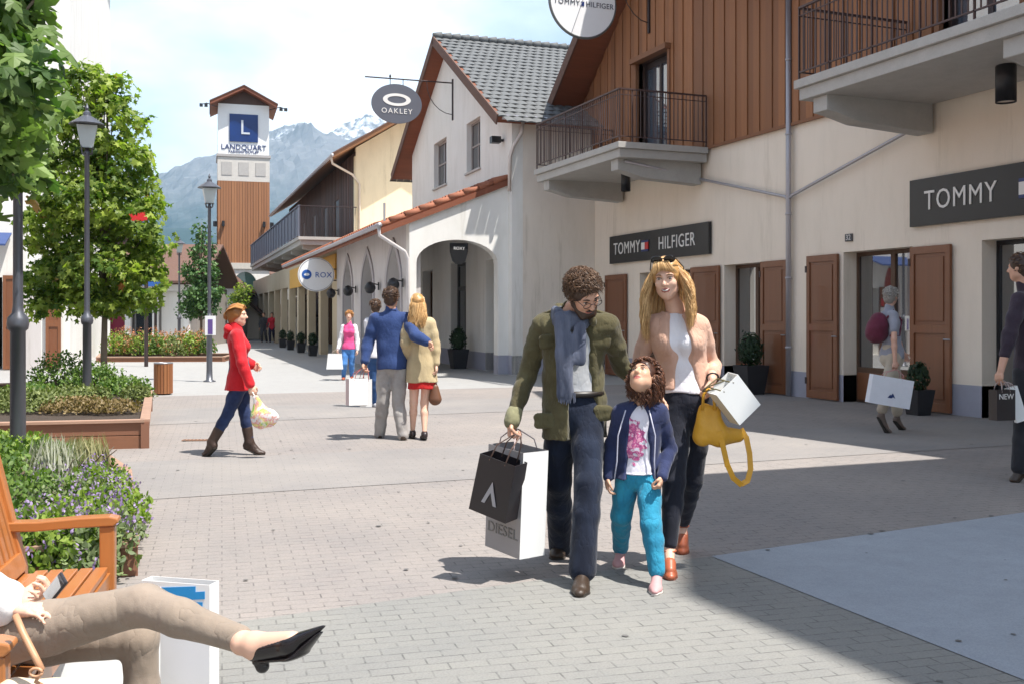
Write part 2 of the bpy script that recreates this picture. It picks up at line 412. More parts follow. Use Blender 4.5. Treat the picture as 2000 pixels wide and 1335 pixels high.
def cladding(b, y0, y1, z0, ztop, x, w=.21, skip=(), proud=.03, seed=1, face=-1):
    """vertical boards on the plane X=x between y0..y1, ztop(y) the top; skip=[(y0,y1,z0,z1)] openings"""
    r = random.Random(seed); n = int((y1-y0)/w); w = (y1-y0)/n
    for i in range(n):
        a, c = y0+i*w+.006, y0+(i+1)*w-.006; p = proud+(.022 if i % 2 else 0)+r.uniform(0, .004)
        zt0, zt1 = ztop(a), ztop(c); t = r.random()**1.5
        segs = [(z0, None)]
        for (s0, s1, q0, q1) in skip:
            if c > s0 and a < s1: segs = [(z0, q0), (q1, None)]
        for lo, hi in segs:
            if hi is not None and hi-lo < .02: continue
            h0, h1 = (zt0, zt1) if hi is None else (hi, hi)
            if min(h0, h1) <= lo: continue
            vs = [(x, a, lo), (x, c, lo), (x, c, h1), (x, a, h0)]; vs += [(x+face*p, y, z) for _, y, z in vs]
            b.add(vs, [(0,1,2,3),(7,6,5,4),(0,4,5,1),(1,5,6,2),(2,6,7,3),(3,7,4,0)], t)
def shutter(parent, y0, y1, z0, z1, x, mat=SHUT, th=.05, label=None):
    b = MB(); fw = .09
    b.panel(rect(y0, y1, z0, z1), [rect(y0+fw, y1-fw, z0+.14, z0+(z1-z0)*.47), rect(y0+fw, y1-fw, z0+(z1-z0)*.52, z1-.12)], TX(x-th), th)
    b.box(x-th+.022, x-.005, y0+.05, y1-.05, z0+.05, z1-.05, .8)
    for (q0, q1) in ((z0+.2, z0+(z1-z0)*.47-.06), (z0+(z1-z0)*.52+.06, z1-.18)): b.box(x-th+.008, x-th+.03, y0+fw+.05, y1-fw-.05, q0, q1, .3)
    o = b.build('shutter', mat, parent, bevel=.004)
    h = MB(); h.tube([(x-th-.01, y0+.05, z0+1.12), (x-th-.07, y0+.05, z0+1.12), (x-th-.07, y0-.07, z0+1.12)], .012, 6); h.build('handle', STEEL, o)
    h = MB(); 
    for zz in (z0+.25, z1-.3): h.box(x-th-.008, x-th+.01, y1-.02, y1+.03, zz, zz+.12)
    h.build('hinge', IRON, o); return o
def shop_window(parent, y0, y1, z1, x, mull=(), sill=.55, mat=FRAME, dep=.28, door=False):
    f = MB(); w = .07; X = x+dep
    holes = []; ys = [y0]+list(mull)+[y1]
    for a, c in zip(ys, ys[1:]): holes.append(rect(a+w*.7, c-w*.7, (sill if not door else .2)+w, z1-w))
    f.panel(rect(y0, y1, .01, z1), holes, TX(X), .08)
    fo = f.build('window_frame', mat, parent, bevel=.004)
    g_ = MB(); g_.box(X+.035, X+.045, y0+.03, y1-.03, (sill if not door else .2), z1-.03); g_.build('pane', GLASS, fo)
    if not door:
        p = MB(); p.box(X-.03, X-.002, y0+.06, y1-.06, .06, sill-.02, .5); p.build('panel', SHUT, fo)
    return fo
# ---------------------------------------------------------------- the big shop with two timber gables
X0 = 12.0
bA = thing('shop_building', 'cream rendered shop with twin larch clad gables, brown shutters and two concrete balconies', 'building', (0, 0, 0))
holes = [rect(16.98+.02, 18.36, .0, 2.57), rect(19.62, 22.02, .0, 2.55), rect(12.96, 14.62, .0, 2.62), rect(9.4, 11.56, .0, 2.62)]
opens = [(17.0, 18.36), (19.62, 22.02), (12.96, 14.62), (9.4, 11.56)]
def zprof(o): return o
outer = [(6.9, 0), (9.4, 0), (9.4, 2.62), (11.56, 2.62), (11.56, 0), (12.96, 0), (12.96, 2.62), (14.62, 2.62), (14.62, 0), (17.0, 0), (17.0, 2.57), (18.36, 2.57), (18.36, 0), (19.62, 0), (19.62, 2.55), (22.02, 2.55), (22.02, 0), (25.2, 0), (25.2, 5.14), (6.9, 5.14)]
b = MB(); b.panel(outer, [], TX(X0), .4); b.build('wall', CREAM, bA)
b = MB()
for a, c in ((6.9, 9.4), (11.56, 12.96), (14.62, 17.0), (18.36, 19.62), (22.02, 24.55)):
    b.box(X0-.006, X0+.38, a, c, .01, .48)
b.build('plinth', PLINTH, bA)
# returns painted
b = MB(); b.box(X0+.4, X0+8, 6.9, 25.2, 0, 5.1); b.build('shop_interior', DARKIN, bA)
PR = [(6.9, 7.3), (12.0, 11.2), (16.2, 7.9), (20.4, 11.3), (25.5, 7.1)]
def ztop(y):
    for (a, za), (c, zc) in zip(PR, PR[1:]):
        if y <= c: return za+(zc-za)*(y-a)/(c-a)
    return 5.8
b = MB(); b.panel([(6.9, 5.14), (25.2, 5.14), (25.4, 6.9), (20.4, 11.0), (16.2, 7.6), (12.0, 10.9), (6.9, 7.0)], [rect(20.55, 22.05, 5.15, 7.62), rect(10.8, 12.3, 5.15, 7.62)], TX(X0-.01), .3); b.build('upper_wall', DCLAD, bA)
b = MB(); cladding(b, 6.9, 25.5, 5.13, lambda y: ztop(y)-.22, X0-.012, .205, [(20.55, 22.05, 5.13, 7.62), (10.8, 12.3, 5.13, 7.62)])
b.build('timber_cladding', CLAD, bA)
b = MB(); b.box(X0-.08, X0-.02, 6.9, 25.4, 5.07, 5.128, .9); b.build('drip_board', CLAD, bA)
gable_roof(bA, 11.1, 22, 20.4, 11.4, 4.2, 8.0, hw2=5.3, ze2=7.05)
gable_roof(bA, 10.2, 22, 12.0, 11.3, 6.1, 6.8, hw2=4.2, ze2=8.0)
for (a, c) in ((20.55, 22.05), (10.8, 12.3)):
    f = MB(); f.panel(rect(a, c, 5.16, 7.6), [rect(a+.1, (a+c)/2-.05, 5.35, 7.45), rect((a+c)/2+.05, c-.1, 5.35, 7.45)], TX(X0+.16), .07)
    fo = f.build('balcony_door', IRON, bA); p = MB(); p.box(X0+.19, X0+.2, a+.05, c-.05, 5.2, 7.55); p.build('pane', glass('bright_glass', (.1, .12, .15), 3.2), fo)
    h = MB(); h.box(X0-.22, X0, a-.12, c+.12, 7.6, 7.72, .9); h.box(X0-.1, X0+.1, c, c+.1, 5.16, 7.6, .9); h.box(X0-.1, X0+.1, a-.1, a, 5.16, 7.6, .9); h.build('door_surround', CLAD, bA)
shop_window(bA, 17.0, 18.36, 2.57, X0, (17.6,)); shop_window(bA, 19.62, 22.02, 2.55, X0, (20.4, 21.2)); shop_window(bA, 12.96, 14.62, 2.62, X0, (13.72,))
dr = shop_window(bA, 9.4, 11.56, 2.62, X0, (10.5,), door=True, mat=BLACK); dr.name = 'shop_door'
for (a, c, z1) in ((22.62, 23.75, 2.55), (18.46, 19.58, 2.57), (16.16, 16.98, 2.57), (14.7, 15.55, 2.6), (12.1, 12.94, 2.6)): shutter(bA, a, c, .03, z1, X0-.03)
# wood jamb linings
b = MB()
for (a, c), zt in zip(opens, (2.57, 2.55, 2.62, 2.62)): b.box(X0+.26, X0+.4, a-.002, a+.03, .01, zt)
b.build('jamb_lining', FRAME, bA)
def balcony(parent, y0, y1, name='balcony'):
    xf = 9.77; xw = X0-.08
    b = MB(); b.box(xf, xw, y0, y1, 4.97, 5.1); b.box(xf+.06, xw, y0+.06, y1-.06, 4.79, 4.967)
    o = b.build(name, CONC, parent, bevel=.008)
    for yc in (y0+.45, y1-.45):
        c = MB(); c.panel([(xf+.14, 4.79), (xw, 4.79), (xw, 4.34), (xf+.75, 4.42), (xf+.32, 4.53), (xf+.14, 4.56)], [], TY(yc-.16), .32); c.build('corbel', CONC, o, bevel=.01)
    r = MB(); zt = 6.2; zb = 5.22
    P = [(xw-.02, y0+.06), (xf+.06, y0+.06), (xf+.06, y1-.06), (xw-.02, y1-.06)]
    for (ax, ay), (bx, by) in zip(P, P[1:]):
        r.obox((ax, ay, zt), (bx, by, zt), .05, .03); r.obox((ax, ay, zb), (bx, by, zb), .03, .02); r.obox((ax, ay, zt-.12), (bx, by, zt-.12), .02, .015)
        n = int(math.hypot(bx-ax, by-ay)/.098)
        for i in range(n+1):
            t = i/n; x, y = ax+(bx-ax)*t, ay+(by-ay)*t; w = .03 if i % 9 == 0 else .011
            r.box(x-w/2, x+w/2, y-.011, y+.011, 5.1 if i % 9 == 0 else zb, zt)
    r.build('railing', plain('brown_iron', (.085, .05, .045), .5, .3), o); 
    # drain pipe under the slab
    return o
bal1 = balcony(bA, 18.84, 23.34); bal2 = balcony(bA, 8.62, 13.05)
pz = 4.72
p = MB()
p.tube([(X0-.09, 16.06, .02), (X0-.09, 16.06, 7.9)], .052, 10); p.tube([(X0-.09, 16.06, 7.9), (11.3, 16.2, 8.05)], .05, 8)
for zz in (.9, 2.2, 3.4, 4.9, 6.3): p.tube([(X0-.09, 16.06, zz), (X0-.09, 16.06, zz+.04)], .063, 10)
p.build('downpipe', ZINC, bA, smooth=True)
p = MB(); p.tube([(10.05, 12.9, 4.74), (X0-.12, 12.87, 4.5), (X0-.1, 12.92, 4.46), (X0-.09, 15.95, 3.76), (X0-.09, 16.05, 3.7)], .03, 8); p.build('drain_pipe', ZINC, bA, smooth=True)
p = MB(); p.tube([(10.05, 19.1, 4.74), (X0-.12, 19.2, 4.5), (X0-.1, 19.15, 4.46), (X0-.09, 16.17, 3.76), (X0-.09, 16.08, 3.7)], .03, 8); p.build('drain_pipe', ZINC, bA, smooth=True)
def can_light(x, y, z0, z1, r, lab):
    t = thing('ceiling_lamp', lab, 'lamp', (x, y, z0), group='black can lamps under the balconies')
    b = MB(); b.lathe([(r*.9, .02), (r, .0), (r, z1-z0-.02), (r*.9, z1-z0)], n=20); b.build('lamp_can', BLACK, t, True)
    b = MB(); b.lathe([(r*.8, .012), (r*.8, .019)], n=20); b.build('lens', GLASS, t)
can_light(10.95, 10.15, 4.3, 4.79, .13, 'large black can lamp hanging under the nearest balcony'); can_light(11, 20.85, 4.35, 4.79, .11, 'small black can lamp under the railed balcony beside the grey pipe')
# sign boards
def board_sign(name, y0, y1, z0, z1, lab, parts, x=X0-.05):
    t = thing(name, lab, 'sign', (x, (y0+y1)/2, z0), group='black shop name boards')
    b = MB(); b.box(-.04, .035, -(y1-y0)/2, (y1-y0)/2, 0, z1-z0); b.build('board', SIGNB, t, bevel=.004)
    for (txt, yy, s) in parts:
        M = Matrix.Translation((-.047, yy-(y0+y1)/2, (z1-z0)/2)) @ Matrix.Rotation(-PI/2, 4, 'Z')
        letters('lettering', txt, s, LETW, t, M, .012, 1.12, .86)
    return t
s2 = board_sign('shop_sign', 8.2, 12.93, 2.92, 3.66, 'long black name board below the nearest balcony, cut by the right edge', [('TOMMY', 11.9, .43), ('HILFIGER', 9.4, .43)])
s1 = board_sign('shop_sign', 18.82, 23.46, 2.83, 3.52, 'black name board with flag emblem over the farther shop window', [('TOMMY', 22.52, .42), ('HILFIGER', 20.15, .42)])
def flag(parent, y, z, w, h, x=-.05):
    for (a, c, m) in ((w/2, w*.3, NAVY), (-w/2, -w*.3, NAVY)): pass
    for (z0, z1, m, nm) in ((h*.32, h*.5, NAVY, 'flag_bar'), (-h*.5, -h*.32, NAVY, 'flag_bar')):
        b = MB(); b.box(x-.012, x, y-w/2, y+w/2, z+z0, z+z1); b.build(nm, m, parent)
    b = MB(); b.box(x-.012, x, y, y+w/2, z-h*.32, z+h*.32); b.build('flag_white', LETW, parent)
    b = MB(); b.box(x-.012, x, y-w/2, y, z-h*.32, z+h*.32); b.build('flag_red', RED, parent)
flag(s1, 21.58-21.14, .345, .34, .26); flag(s2, 10.62-10.565, .37, .36, .28)
# house number plates
t = thing('number_plate', 'small dark number plate reading 32 above the shop window', 'sign', (X0-.02, 14.46, 2.8))
b = MB(); b.box(-.008, .015, -.09, .09, 0, .13); b.build('plate', plain('plate_grey', (.06, .06, .065), .5), t)
letters('digits', '32', .13, LETW, t, Matrix.Translation((-.012, 0, .065)) @ Matrix.Rotation(-PI/2, 4, 'Z'), .004)
# round hanging sign
def bracket(parent, M, reach, h, y=0, r=.03):
    """wall plate at the origin, arm towards -X"""
    b = MB(); b.box(-.04, 0, -.035, .035, -h, .12); b.tube([(0, 0, 0), (-reach, 0, 0)], r*.7, 6)
    b.tube([(-.02, 0, -h*.85)]+[(-.02-reach*.3*math.sin(a*PI/2/6), 0, -h*.85+h*.83*(1-math.cos(a*PI/2/6))) for a in range(1, 7)], r*.4, 6)
    b.lathe([(.0, .1), (.03, .05), (.035, .0), (.0, -.02)], (-reach*.72, 0, .04), 8)
    o = b.build('bracket', IRON, parent); return o
t = thing('hanging_sign', 'round white sign with dark rim hung high beside the timber gable', 'sign', (X0-.05, 21.45, 9.8))
bracket(t, None, 2.7, 1.6)
c = Vector((10.2-X0+.05, 0, 8.75-9.8)); b = MB(); R_ = .83
ring = [(c.x+R_*math.cos(a*PI/24), c.z+R_*math.sin(a*PI/24)) for a in range(48)]
b.panel(ring, [], TY(-.035), .07); b.build('sign_disc', SIGNW, t)
b = MB(); b.tube([(c.x+R_*math.cos(a*PI/24), 0, c.z+R_*math.sin(a*PI/24)) for a in range(49)], .04, 8); b.build('rim', plain('rim_grey', (.16, .17, .17), .4, .4), t, True)
b = MB(); b.tube([(c.x-.3, -.045, c.z-.75), (c.x+.25, -.045, c.z+.75)], .008, 5); b.tube([(c.x-.4, 0, c.z+.7), (c.x-.4, 0, .02)], .012, 6); b.tube([(c.x+.4, 0, c.z+.7), (c.x+.4, 0, .02)], .012, 6); b.build('hanger', STEEL, t)
DG = plain('letter_dark', (.05, .05, .07), .5)
letters('lettering', 'TOMMY', .17, DG, t, Matrix.Translation((c.x-.42, -.042, c.z-.06)), .006, 1.15); letters('lettering', 'HILFIGER', .17, DG, t, Matrix.Translation((c.x+.42, -.042, c.z-.06)), .006, 1.05)
b = MB(); b.box(c.x-.08, c.x-.01, -.045, -.035, c.z-.1, c.z-.02); b.build('flag_white', SIGNW, t); b = MB(); b.box(c.x-.06, c.x+.02, -.046, -.036, c.z-.11, c.z-.01); b.build('flag_emblem', NAVY, t)
# ---------------------------------------------------------------- neighbour just off the right edge: its gable throws the near shadow
bC = thing('shop_building', 'cream rendered shop with a projecting gable next to the nearest balcony', 'building')
b = MB(); b.panel([(-4, 0), (4.7, 0), (4.7, 8.8), (-.63, 15.1), (-4, 13.7)], [rect(.2, 3.2, .02, 2.7)], TX(9.4), .4); b.build('wall', CREAM, bC)
b = MB(); b.box(9.8, 20, 4.4, 4.7, 0, 8.8); b.box(9.8, 20, -4, -3.7, 0, 10.4); b.build('side_wall', CREAM, bC)
gable_roof(bC, 7.45, 21, -.9, 16.2, 4.2, 15.0, hw2=6.2, ze2=8.7)
f = shop_window(bC, .22, 3.18, 2.7, 9.4, (1.2, 2.2))
# ---------------------------------------------------------------- row beyond, turned 2.9 degrees
RZ = -math.radians(2.9); P0 = (9.7, 24.9, 0)
bO = thing('gabled_house', 'white rendered gabled house with grey tiled roof and two small square windows', 'house', P0, RZ)
b = MB(); b.panel([(-.3, 0), (.8, 0), (.8, 3.06), (2.0, 3.06), (2.0, 0), (3.97, 0), (3.97, 3.15), (5.7, 3.15), (5.7, 0), (8.0, 0), (8.0, 3.06), (9.4, 3.06), (9.4, 0), (11.0, 0), (11.0, 7.3), (6.03, 10.05), (-.3, 6.5)], [rect(2.5, 3.9, 5.72, 7.18), rect(6.2, 7.8, 5.72, 7.2)], TX(0), .3); b.build('front_wall', WHITE, bO)
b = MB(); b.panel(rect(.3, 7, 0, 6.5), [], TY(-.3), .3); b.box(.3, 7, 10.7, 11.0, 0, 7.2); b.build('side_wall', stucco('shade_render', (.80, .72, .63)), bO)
gable_roof(bO, -.47, 7.5, 6.03, 10.25, 6.62, 6.56, do_tiles=True, hw2=6.3, ze2=6.74)
b = MB()
for i in range(28): b.tube([(-.48+i*.3, 6.03, 10.31), (-.2+i*.3, 6.03, 10.34)], [.09, .12], 8)
b.build('ridge_tiles', TILE, bO, True)
for (a, c) in ((2.5, 3.9), (6.2, 7.8)):
    f = MB(); f.panel(rect(a, c, 5.72, 7.2), [rect(a+.07, (a+c)/2-.03, 5.8, 6.45), rect((a+c)/2+.03, c-.07, 5.8, 6.45), rect(a+.07, (a+c)/2-.03, 6.5, 7.12), rect((a+c)/2+.03, c-.07, 6.5, 7.12)], TX(.15), .05)
    fo = f.build('window', plain('taupe_paint', (.30, .26, .24), .6), bO); g_ = MB(); g_.box(.175, .185, a+.03, c-.03, 5.75, 7.15); g_.build('pane', GLASS, fo)
    s_ = MB(); s_.box(-.06, .14, a-.06, c+.06, 5.66, 5.715); s_.build('sill', plain('sill_stone', (.5, .48, .45), .8), fo)
for (a, c, zt) in ((.8, 2.0, 3.06), (8.0, 9.4, 3.06)): shop_window(bO, a, c, zt, 0, sill=.35)
d = MB(); d.panel(rect(3.97, 5.7, .01, 3.15), [rect(4.1, 4.8, .2, 2.3), rect(4.88, 5.58, .2, 2.3), rect(4.1, 5.58, 2.42, 3.05)], TX(.22), .07); do = d.build('shop_door', BLACK, bO)
g_ = MB(); g_.box(.25, .26, 4, 5.65, .1, 3.1); g_.build('pane', GLASS, do)
b = MB(); b.box(.35, 6.9, 0, 10.6, .0, 5.5); b.build('interior', DARKIN, bO)
b = MB()
for a, c in ((-.3, .8), (2.0, 3.97), (5.7, 8.0), (9.4, 11.0)): b.box(-.005, .28, a, c, .01, .5)
b.box(.3, 2.3, -.306, -.02, .01, .5); b.build('plinth', PLINTH, bO)
b = MB(); b.tube([(-.35, -.53, 6.56), (6, -.53, 6.54)], .075, 8); b.build('gutter', ZINC, bO, True)
b = MB(); b.tube([(.22, -.53, 6.5), (.2, -.52, 6.2), (.0, -.42, 5.85), (-.08, -.40, 5.6), (-.1, -.40, 4.7)], .05, 8); b.build('downpipe', COPPER, bO, True)
b = MB(); b.box(-.35, -.1, .28, .5, 6.05, 6.22); b.box(-.1, 0, .35, .43, 6.1, 6.16); b.build('floodlight', BLACK, bO)
# oval sign on the gable
t = thing('hanging_sign', 'slate grey oval sign with white ring emblem hung from the white gable', 'sign', (Vector(P0)+Matrix.Rotation(RZ, 3, 'Z') @ Vector((0, 5.4, 8.72))), RZ)
bracket(t, None, 2.75, 1.15)
SLATE = plain('slate_paint', (.10, .105, .13), .5)
cx, cz = -1.78, -.76
b = MB(); b.panel([(cx+.78*math.cos(a*PI/24), cz+.60*math.sin(a*PI/24)) for a in range(48)], [], TY(-.03), .06); b.build('sign_oval', SLATE, t)
b = MB(); b.panel([(cx+.43*math.cos(a*PI/20), cz+.12+.19*math.sin(a*PI/20)) for a in range(40)], [[(cx+.29*math.cos(a*PI/20), cz+.12+.11*math.sin(a*PI/20)) for a in range(40)]], TY(-.04), .009); b.build('ring_emblem', LETW, t)
letters('lettering', 'OAKLEY', .22, LETW, t, Matrix.Translation((cx, -.035, cz-.23)), .01, 1.25)
b = MB(); b.tube([(cx-.2, 0, cz+.57), (cx-.2, 0, 0)], .012, 6); b.tube([(cx+.2, 0, cz+.57), (cx+.2, 0, 0)], .012, 6); b.build('hanger', IRON, t)
# ---- arcade with lean-to roof
bR = thing('arcade', 'low arcade with pointed arches and terracotta lean-to roof in front of the white house', 'arcade', P0, RZ)
zr = lambda u: 5.14+u*.403
def arc(a0, a1, zs, zt, n=16): return [(a0+(a1-a0)*(1-math.cos(PI*i/n))/2, zs+(zt-zs)*math.sin(PI*i/n)) for i in range(n+1)]
def gothic(a0, a1, zs, zt, n=7):
    m = (a0+a1)/2; L_ = [(a0+(m-a0)*(1-math.cos(PI/2*i/n))*1.0, zs+(zt-zs)*math.sin(PI/2*i/n)**.9) for i in range(n+1)]
    L_ = [(a0+(m-a0)*(i/n)**2.1, zs+(zt-zs)*(i/n)) for i in range(n+1)]
    return L_+[(a1-(x-a0), z) for x, z in reversed(L_[:-1])]
b = MB(); ar = arc(-2.44, -.27, 2.86, 3.46)
b.panel([(-2.62, 0), (-2.44, 0)]+ar+[(-.27, 0), (.0, 0), (.0, 5.02), (-2.62, zr(-2.62)-.12)], [], TY(0), .38); b.build('end_wall', WHITE, bR)
gs = [(.95, 2.75), (4.7, 6.6), (8.3, 10.1)]
outer = [(.38, 0)]
for a, c in gs: outer += [(a, 0)]+gothic(a, c, 2.3, 3.42)+[(c, 0)]
outer += [(11.6, 0), (11.6, 3.98), (.38, 3.98)]
b = MB(); b.panel(outer, [], TX(-2.62), .38); b.build('arcade_wall', GREYR, bR)
b = MB()
for a, c in gs:
    o1 = [(a-.17, 0.0)]+gothic(a-.15, c+.15, 2.35, 3.62)+[(c+.17, 0.0), (c, 0.0)]+list(reversed(gothic(a, c, 2.3, 3.42)))+[(a, 0.0)]
    b.panel(o1, [], TX(-2.66), .038)
b.build('arch_moulding', plain('moulding_grey', (.42, .39, .40), .8), bR)
b = MB(); b.box(-2.625, -2.2, -.005, .385, .01, .5); b.box(-.275, .0, -.005, .385, .01, .5)
for a, c in ((.385, .95), (2.75, 4.7), (6.6, 8.3), (10.1, 11.6)): b.box(-2.628, -2.2, a, c, .01, .45)
b.build('plinth', PLINTH, bR)
sl_ = Vector((-3.4, 0, 1.37)).normalized()
b = MB(); b.panel([(-3.4, -.06), (0, -.06), (0, 21.5), (-3.4, 21.5)], [], lambda a, c, t: (a+.37*t, c, zr(a)-.08-.93*t), .1); b.build('roof_deck', SOFF, bR)
b = MB(); nrm = Vector((-.374, 0, .927))
for i in range(74):
    y = .02+i*.297
    for k in range(9):
        u0 = -k*.385; u1 = u0-.42
        b.tube([(u0, y, zr(u0)-.03), (u1, y, zr(u1)-.0)], [.085, .115], 6, cap=False)
b.panel([(-3.4, -.07), (0, -.07), (0, 21.5), (-3.4, 21.5)], [], lambda a, c, t: (a+.37*t, c, zr(a)-.03-.93*t), .03); b.build('roof_tiles', TERRA, bR, True)
b = MB()
for k in range(9):
    u0 = -k*.385; b.tube([(u0, -.0, zr(u0)-.03), (u0-.42, -.0, zr(u0-.42)+.01)], [.075, .10], 8)
b.build('verge_tiles', TERRA, bR, True)
b = MB(); b.panel([(-3.4, 0), (0, 0), (0, 1), (-3.4, 1)], [], lambda a, c, t: (a, -.09+t, zr(a)-.24+.14*c), .028); b.build('verge_board', SOFF, bR)
b = MB(); b.tube([(-3.46, -.4, 3.74), (-3.46, 21.5, 3.72)], .07, 8); b.build('gutter', ZINC, bR, True)
b = MB(); b.tube([(-3.46, -.3, 3.70), (-3.44, -.28, 3.5), (-2.76, -.1, 3.12), (-2.68, -.08, 2.95), (-2.68, -.08, .05)], .045, 8); b.build('downpipe', plain('white_pipe', (.6, .56, .55), .5), bR, True)
b = MB(); b.tube([(-3.3, -.2, zr(-3.3)+.05), (-3.3, -.2, zr(-3.3)+.5)], .03, 6); b.build('vent_pipe', ZINC, bR)
# lanterns on the piers
lan = None
for i, (v, lb) in enumerate(((.55, 'dark round lantern on the corner pier of the arcade'), (3.7, 'dark round lantern on the second pier of the arcade'), (7.45, 'dark round lantern on the third pier of the arcade'), (11.0, 'dark round lantern on the arcade next to the white oval sign'))):
    p = Vector(P0)+Matrix.Rotation(RZ, 3, 'Z') @ Vector((-2.66, v, 2.35))
    if lan is None:
        lan = thing('wall_lantern', lb, 'lamp', p, RZ, 'dark lanterns along the arcade')
        b = MB(); b.box(-.03, 0, -.06, .06, -.1, .12); b.tube([(0, 0, .05), (-.22, 0, .09)], .018, 6); b.build('arm', BLACK, lan)
        b = MB(); b.lathe([(.02, .14), (.10, .1), (.16, .0), (.165, -.06), (.12, -.16), (.05, -.2)], (-.26, 0, 0), 14); b.build('lamp_bowl', BLACK, lan, True)
    else:
        dup(lan, loc=p, label=lb)
# hanging shop sign in the wide arch
t = thing('hanging_sign', 'black shield shaped sign hanging in the wide white arch', 'sign', Vector(P0)+Matrix.Rotation(RZ, 3, 'Z') @ Vector((-1.3, .1, 3.4)), RZ)
b = MB(); b.panel([(-.24, -.02), (.24, -.02), (.235, -.25), (.17, -.48), (.08, -.56), (-.08, -.56), (-.17, -.48), (-.235, -.25)], [], TY(-.03), .06); b.build('shield', SIGNB, t)
letters('lettering', 'ROXY', .11, LETW, t, Matrix.Translation((0, -.035, -.16)), .006)
# ---- ochre fronted shops + upper timber house with long balcony
bB = thing('timber_house', 'yellow rendered house with dark timber front and long balcony down the street', 'house', P0, RZ)
b = MB(); cols = []; outer = [(11.6, 0)]
v = 12.7
while v < 46: outer += [(v, 0), (v, 2.95), (v+3.0, 2.95), (v+3.0, 0)]; cols.append((v, v+3.0)); v += 3.6
outer += [(49, 0), (49, 3.95), (11.6, 3.95)]
b.panel(outer, [], TX(-2.62), .3); b.build('colonnade_wall', stucco('beige_render', (.52, .44, .32)), bB)
b = MB(); b.box(-2.68, -2.622, 11.65, 26, 2.85, 3.75); b.build('fascia_board', plain('ochre_board', (.62, .34, .06), .7), bB)
b = MB()
for a, c in cols: b.box(-.0, .05, a-.3, c+.3, .05, 2.9)
b.build('shop_front', GLASS, bB)
b = MB()
for a, c in cols: b.box(-.06, 0, a-.06, a+.06, .02, 2.9); b.box(-.06, 0, c-.06, c+.06, .02, 2.9); b.box(-.05, 0, a, c, 2.5, 2.6)
b.build('shop_front_frame', FRAME, bB)
b = MB(); b.box(-2.24, .3, 11.7, 49, 3.6, 3.7); b.build('ceiling', plain('ceil', (.4, .36, .3), .9), bB)
b = MB(); b.box(.05, 7, 10.45, 22.9, 0, 4.9); b.build('infill_wall', CREAM, bB)
b = MB(); b.panel([(0, 0), (7, 0), (7, 9.6), (3.3, 11.45), (-.0, 9.4)], [], TY(22.6), .3); b.build('end_wall', YELLOW, bB)
b = MB(); b.box(.05, 7, 22.95, 50, 0, 9.2); b.build('body', CREAM, bB)
b = MB(); cladding(b, 22.7, 50, 5.1, lambda y: 9.2, .0, .25, [(a, a+1.0, 5.1, 7.5) for a in (27.5, 31.5, 36, 41, 46)], seed=4); b.build('timber_cladding', DCLAD, bB)
b = MB()
for a in (27.5, 31.5, 36, 41, 46): b.box(-.01, .04, a, a+1.0, 5.1, 7.5)
b.build('balcony_door', BLACK, bB)
b = MB(); b.box(-.06, .02, 22.62, 22.9, 0, 9.0); b.build('corner_board', YELLOW, bB)
for sg, nm in ((-1, 'l'), (1, 'r')):
    b = MB(); b.panel([(3.3, 21.3), (3.3+sg*4.55, 21.3), (3.3+sg*4.55, 51), (3.3, 51)], [], lambda a, c, t: (a, c, 11.62-abs(a-3.3)*.61-t), .14); b.build('roof_deck', wood('roof_soffit', (.36, .17, .08), (.2, .1, .05), 'y'), bB)
    b = MB(); b.panel([(3.3, 21.25), (3.3+sg*4.6, 21.25), (3.3+sg*4.6, 51), (3.3, 51)], [], lambda a, c, t: (a, c, 11.63-abs(a-3.3)*.61+t), .08); b.build('roof_tiles', BROWNT, bB)
b = MB(); b.tube([(-1.32, 21.2, 8.78), (-1.32, 51, 8.78)], .08, 8); b.build('gutter', ZINC, bB, True)
b = MB(); b.tube([(-1.32, 21.5, 8.7), (-1.25, 21.6, 8.45), (-.2, 22.4, 8.1), (.15, 22.52, 7.7), (.15, 22.52, 3)], .055, 8); b.build('downpipe', plain('cream_pipe', (.6, .52, .44), .5), bB, True)
b = MB(); b.box(-2.75, .0, 21.8, 50, 4.98, 5.12); b.box(-2.65, .0, 21.9, 50, 4.75, 4.977); bo = b.build('balcony', CONC, bB)
b = MB()
for v in (22.4, 26.8, 31.2, 35.6, 40, 44.4): b.panel([(-2.5, 4.75), (0, 4.75), (0, 4.2), (-2.0, 4.5), (-2.5, 4.58)], [], TY(v-.16), .32)
b.build('corbel', CONC, bo)
b = MB(); b.box(-2.72, -2.69, 21.85, 50, 5.2, 6.45); 
for i in range(20): b.box(-2.76, -2.66, 21.85+i*1.45, 21.9+i*1.45, 5.12, 6.55)
b.box(-2.77, -2.65, 21.83, 50, 6.5, 6.55); b.build('railing_panel', plain('panel_bluegrey', (.13, .14, .18), .6), bo)
b = MB(); b.obox((-2.7, 21.85, 6.52), (-.1, 21.85, 6.52), .05, .04)
for i in range(22): b.box(-2.68+i*.12, -2.665+i*.12, 21.845, 21.86, 5.12, 6.5)
b.build('railing', IRON, bo)
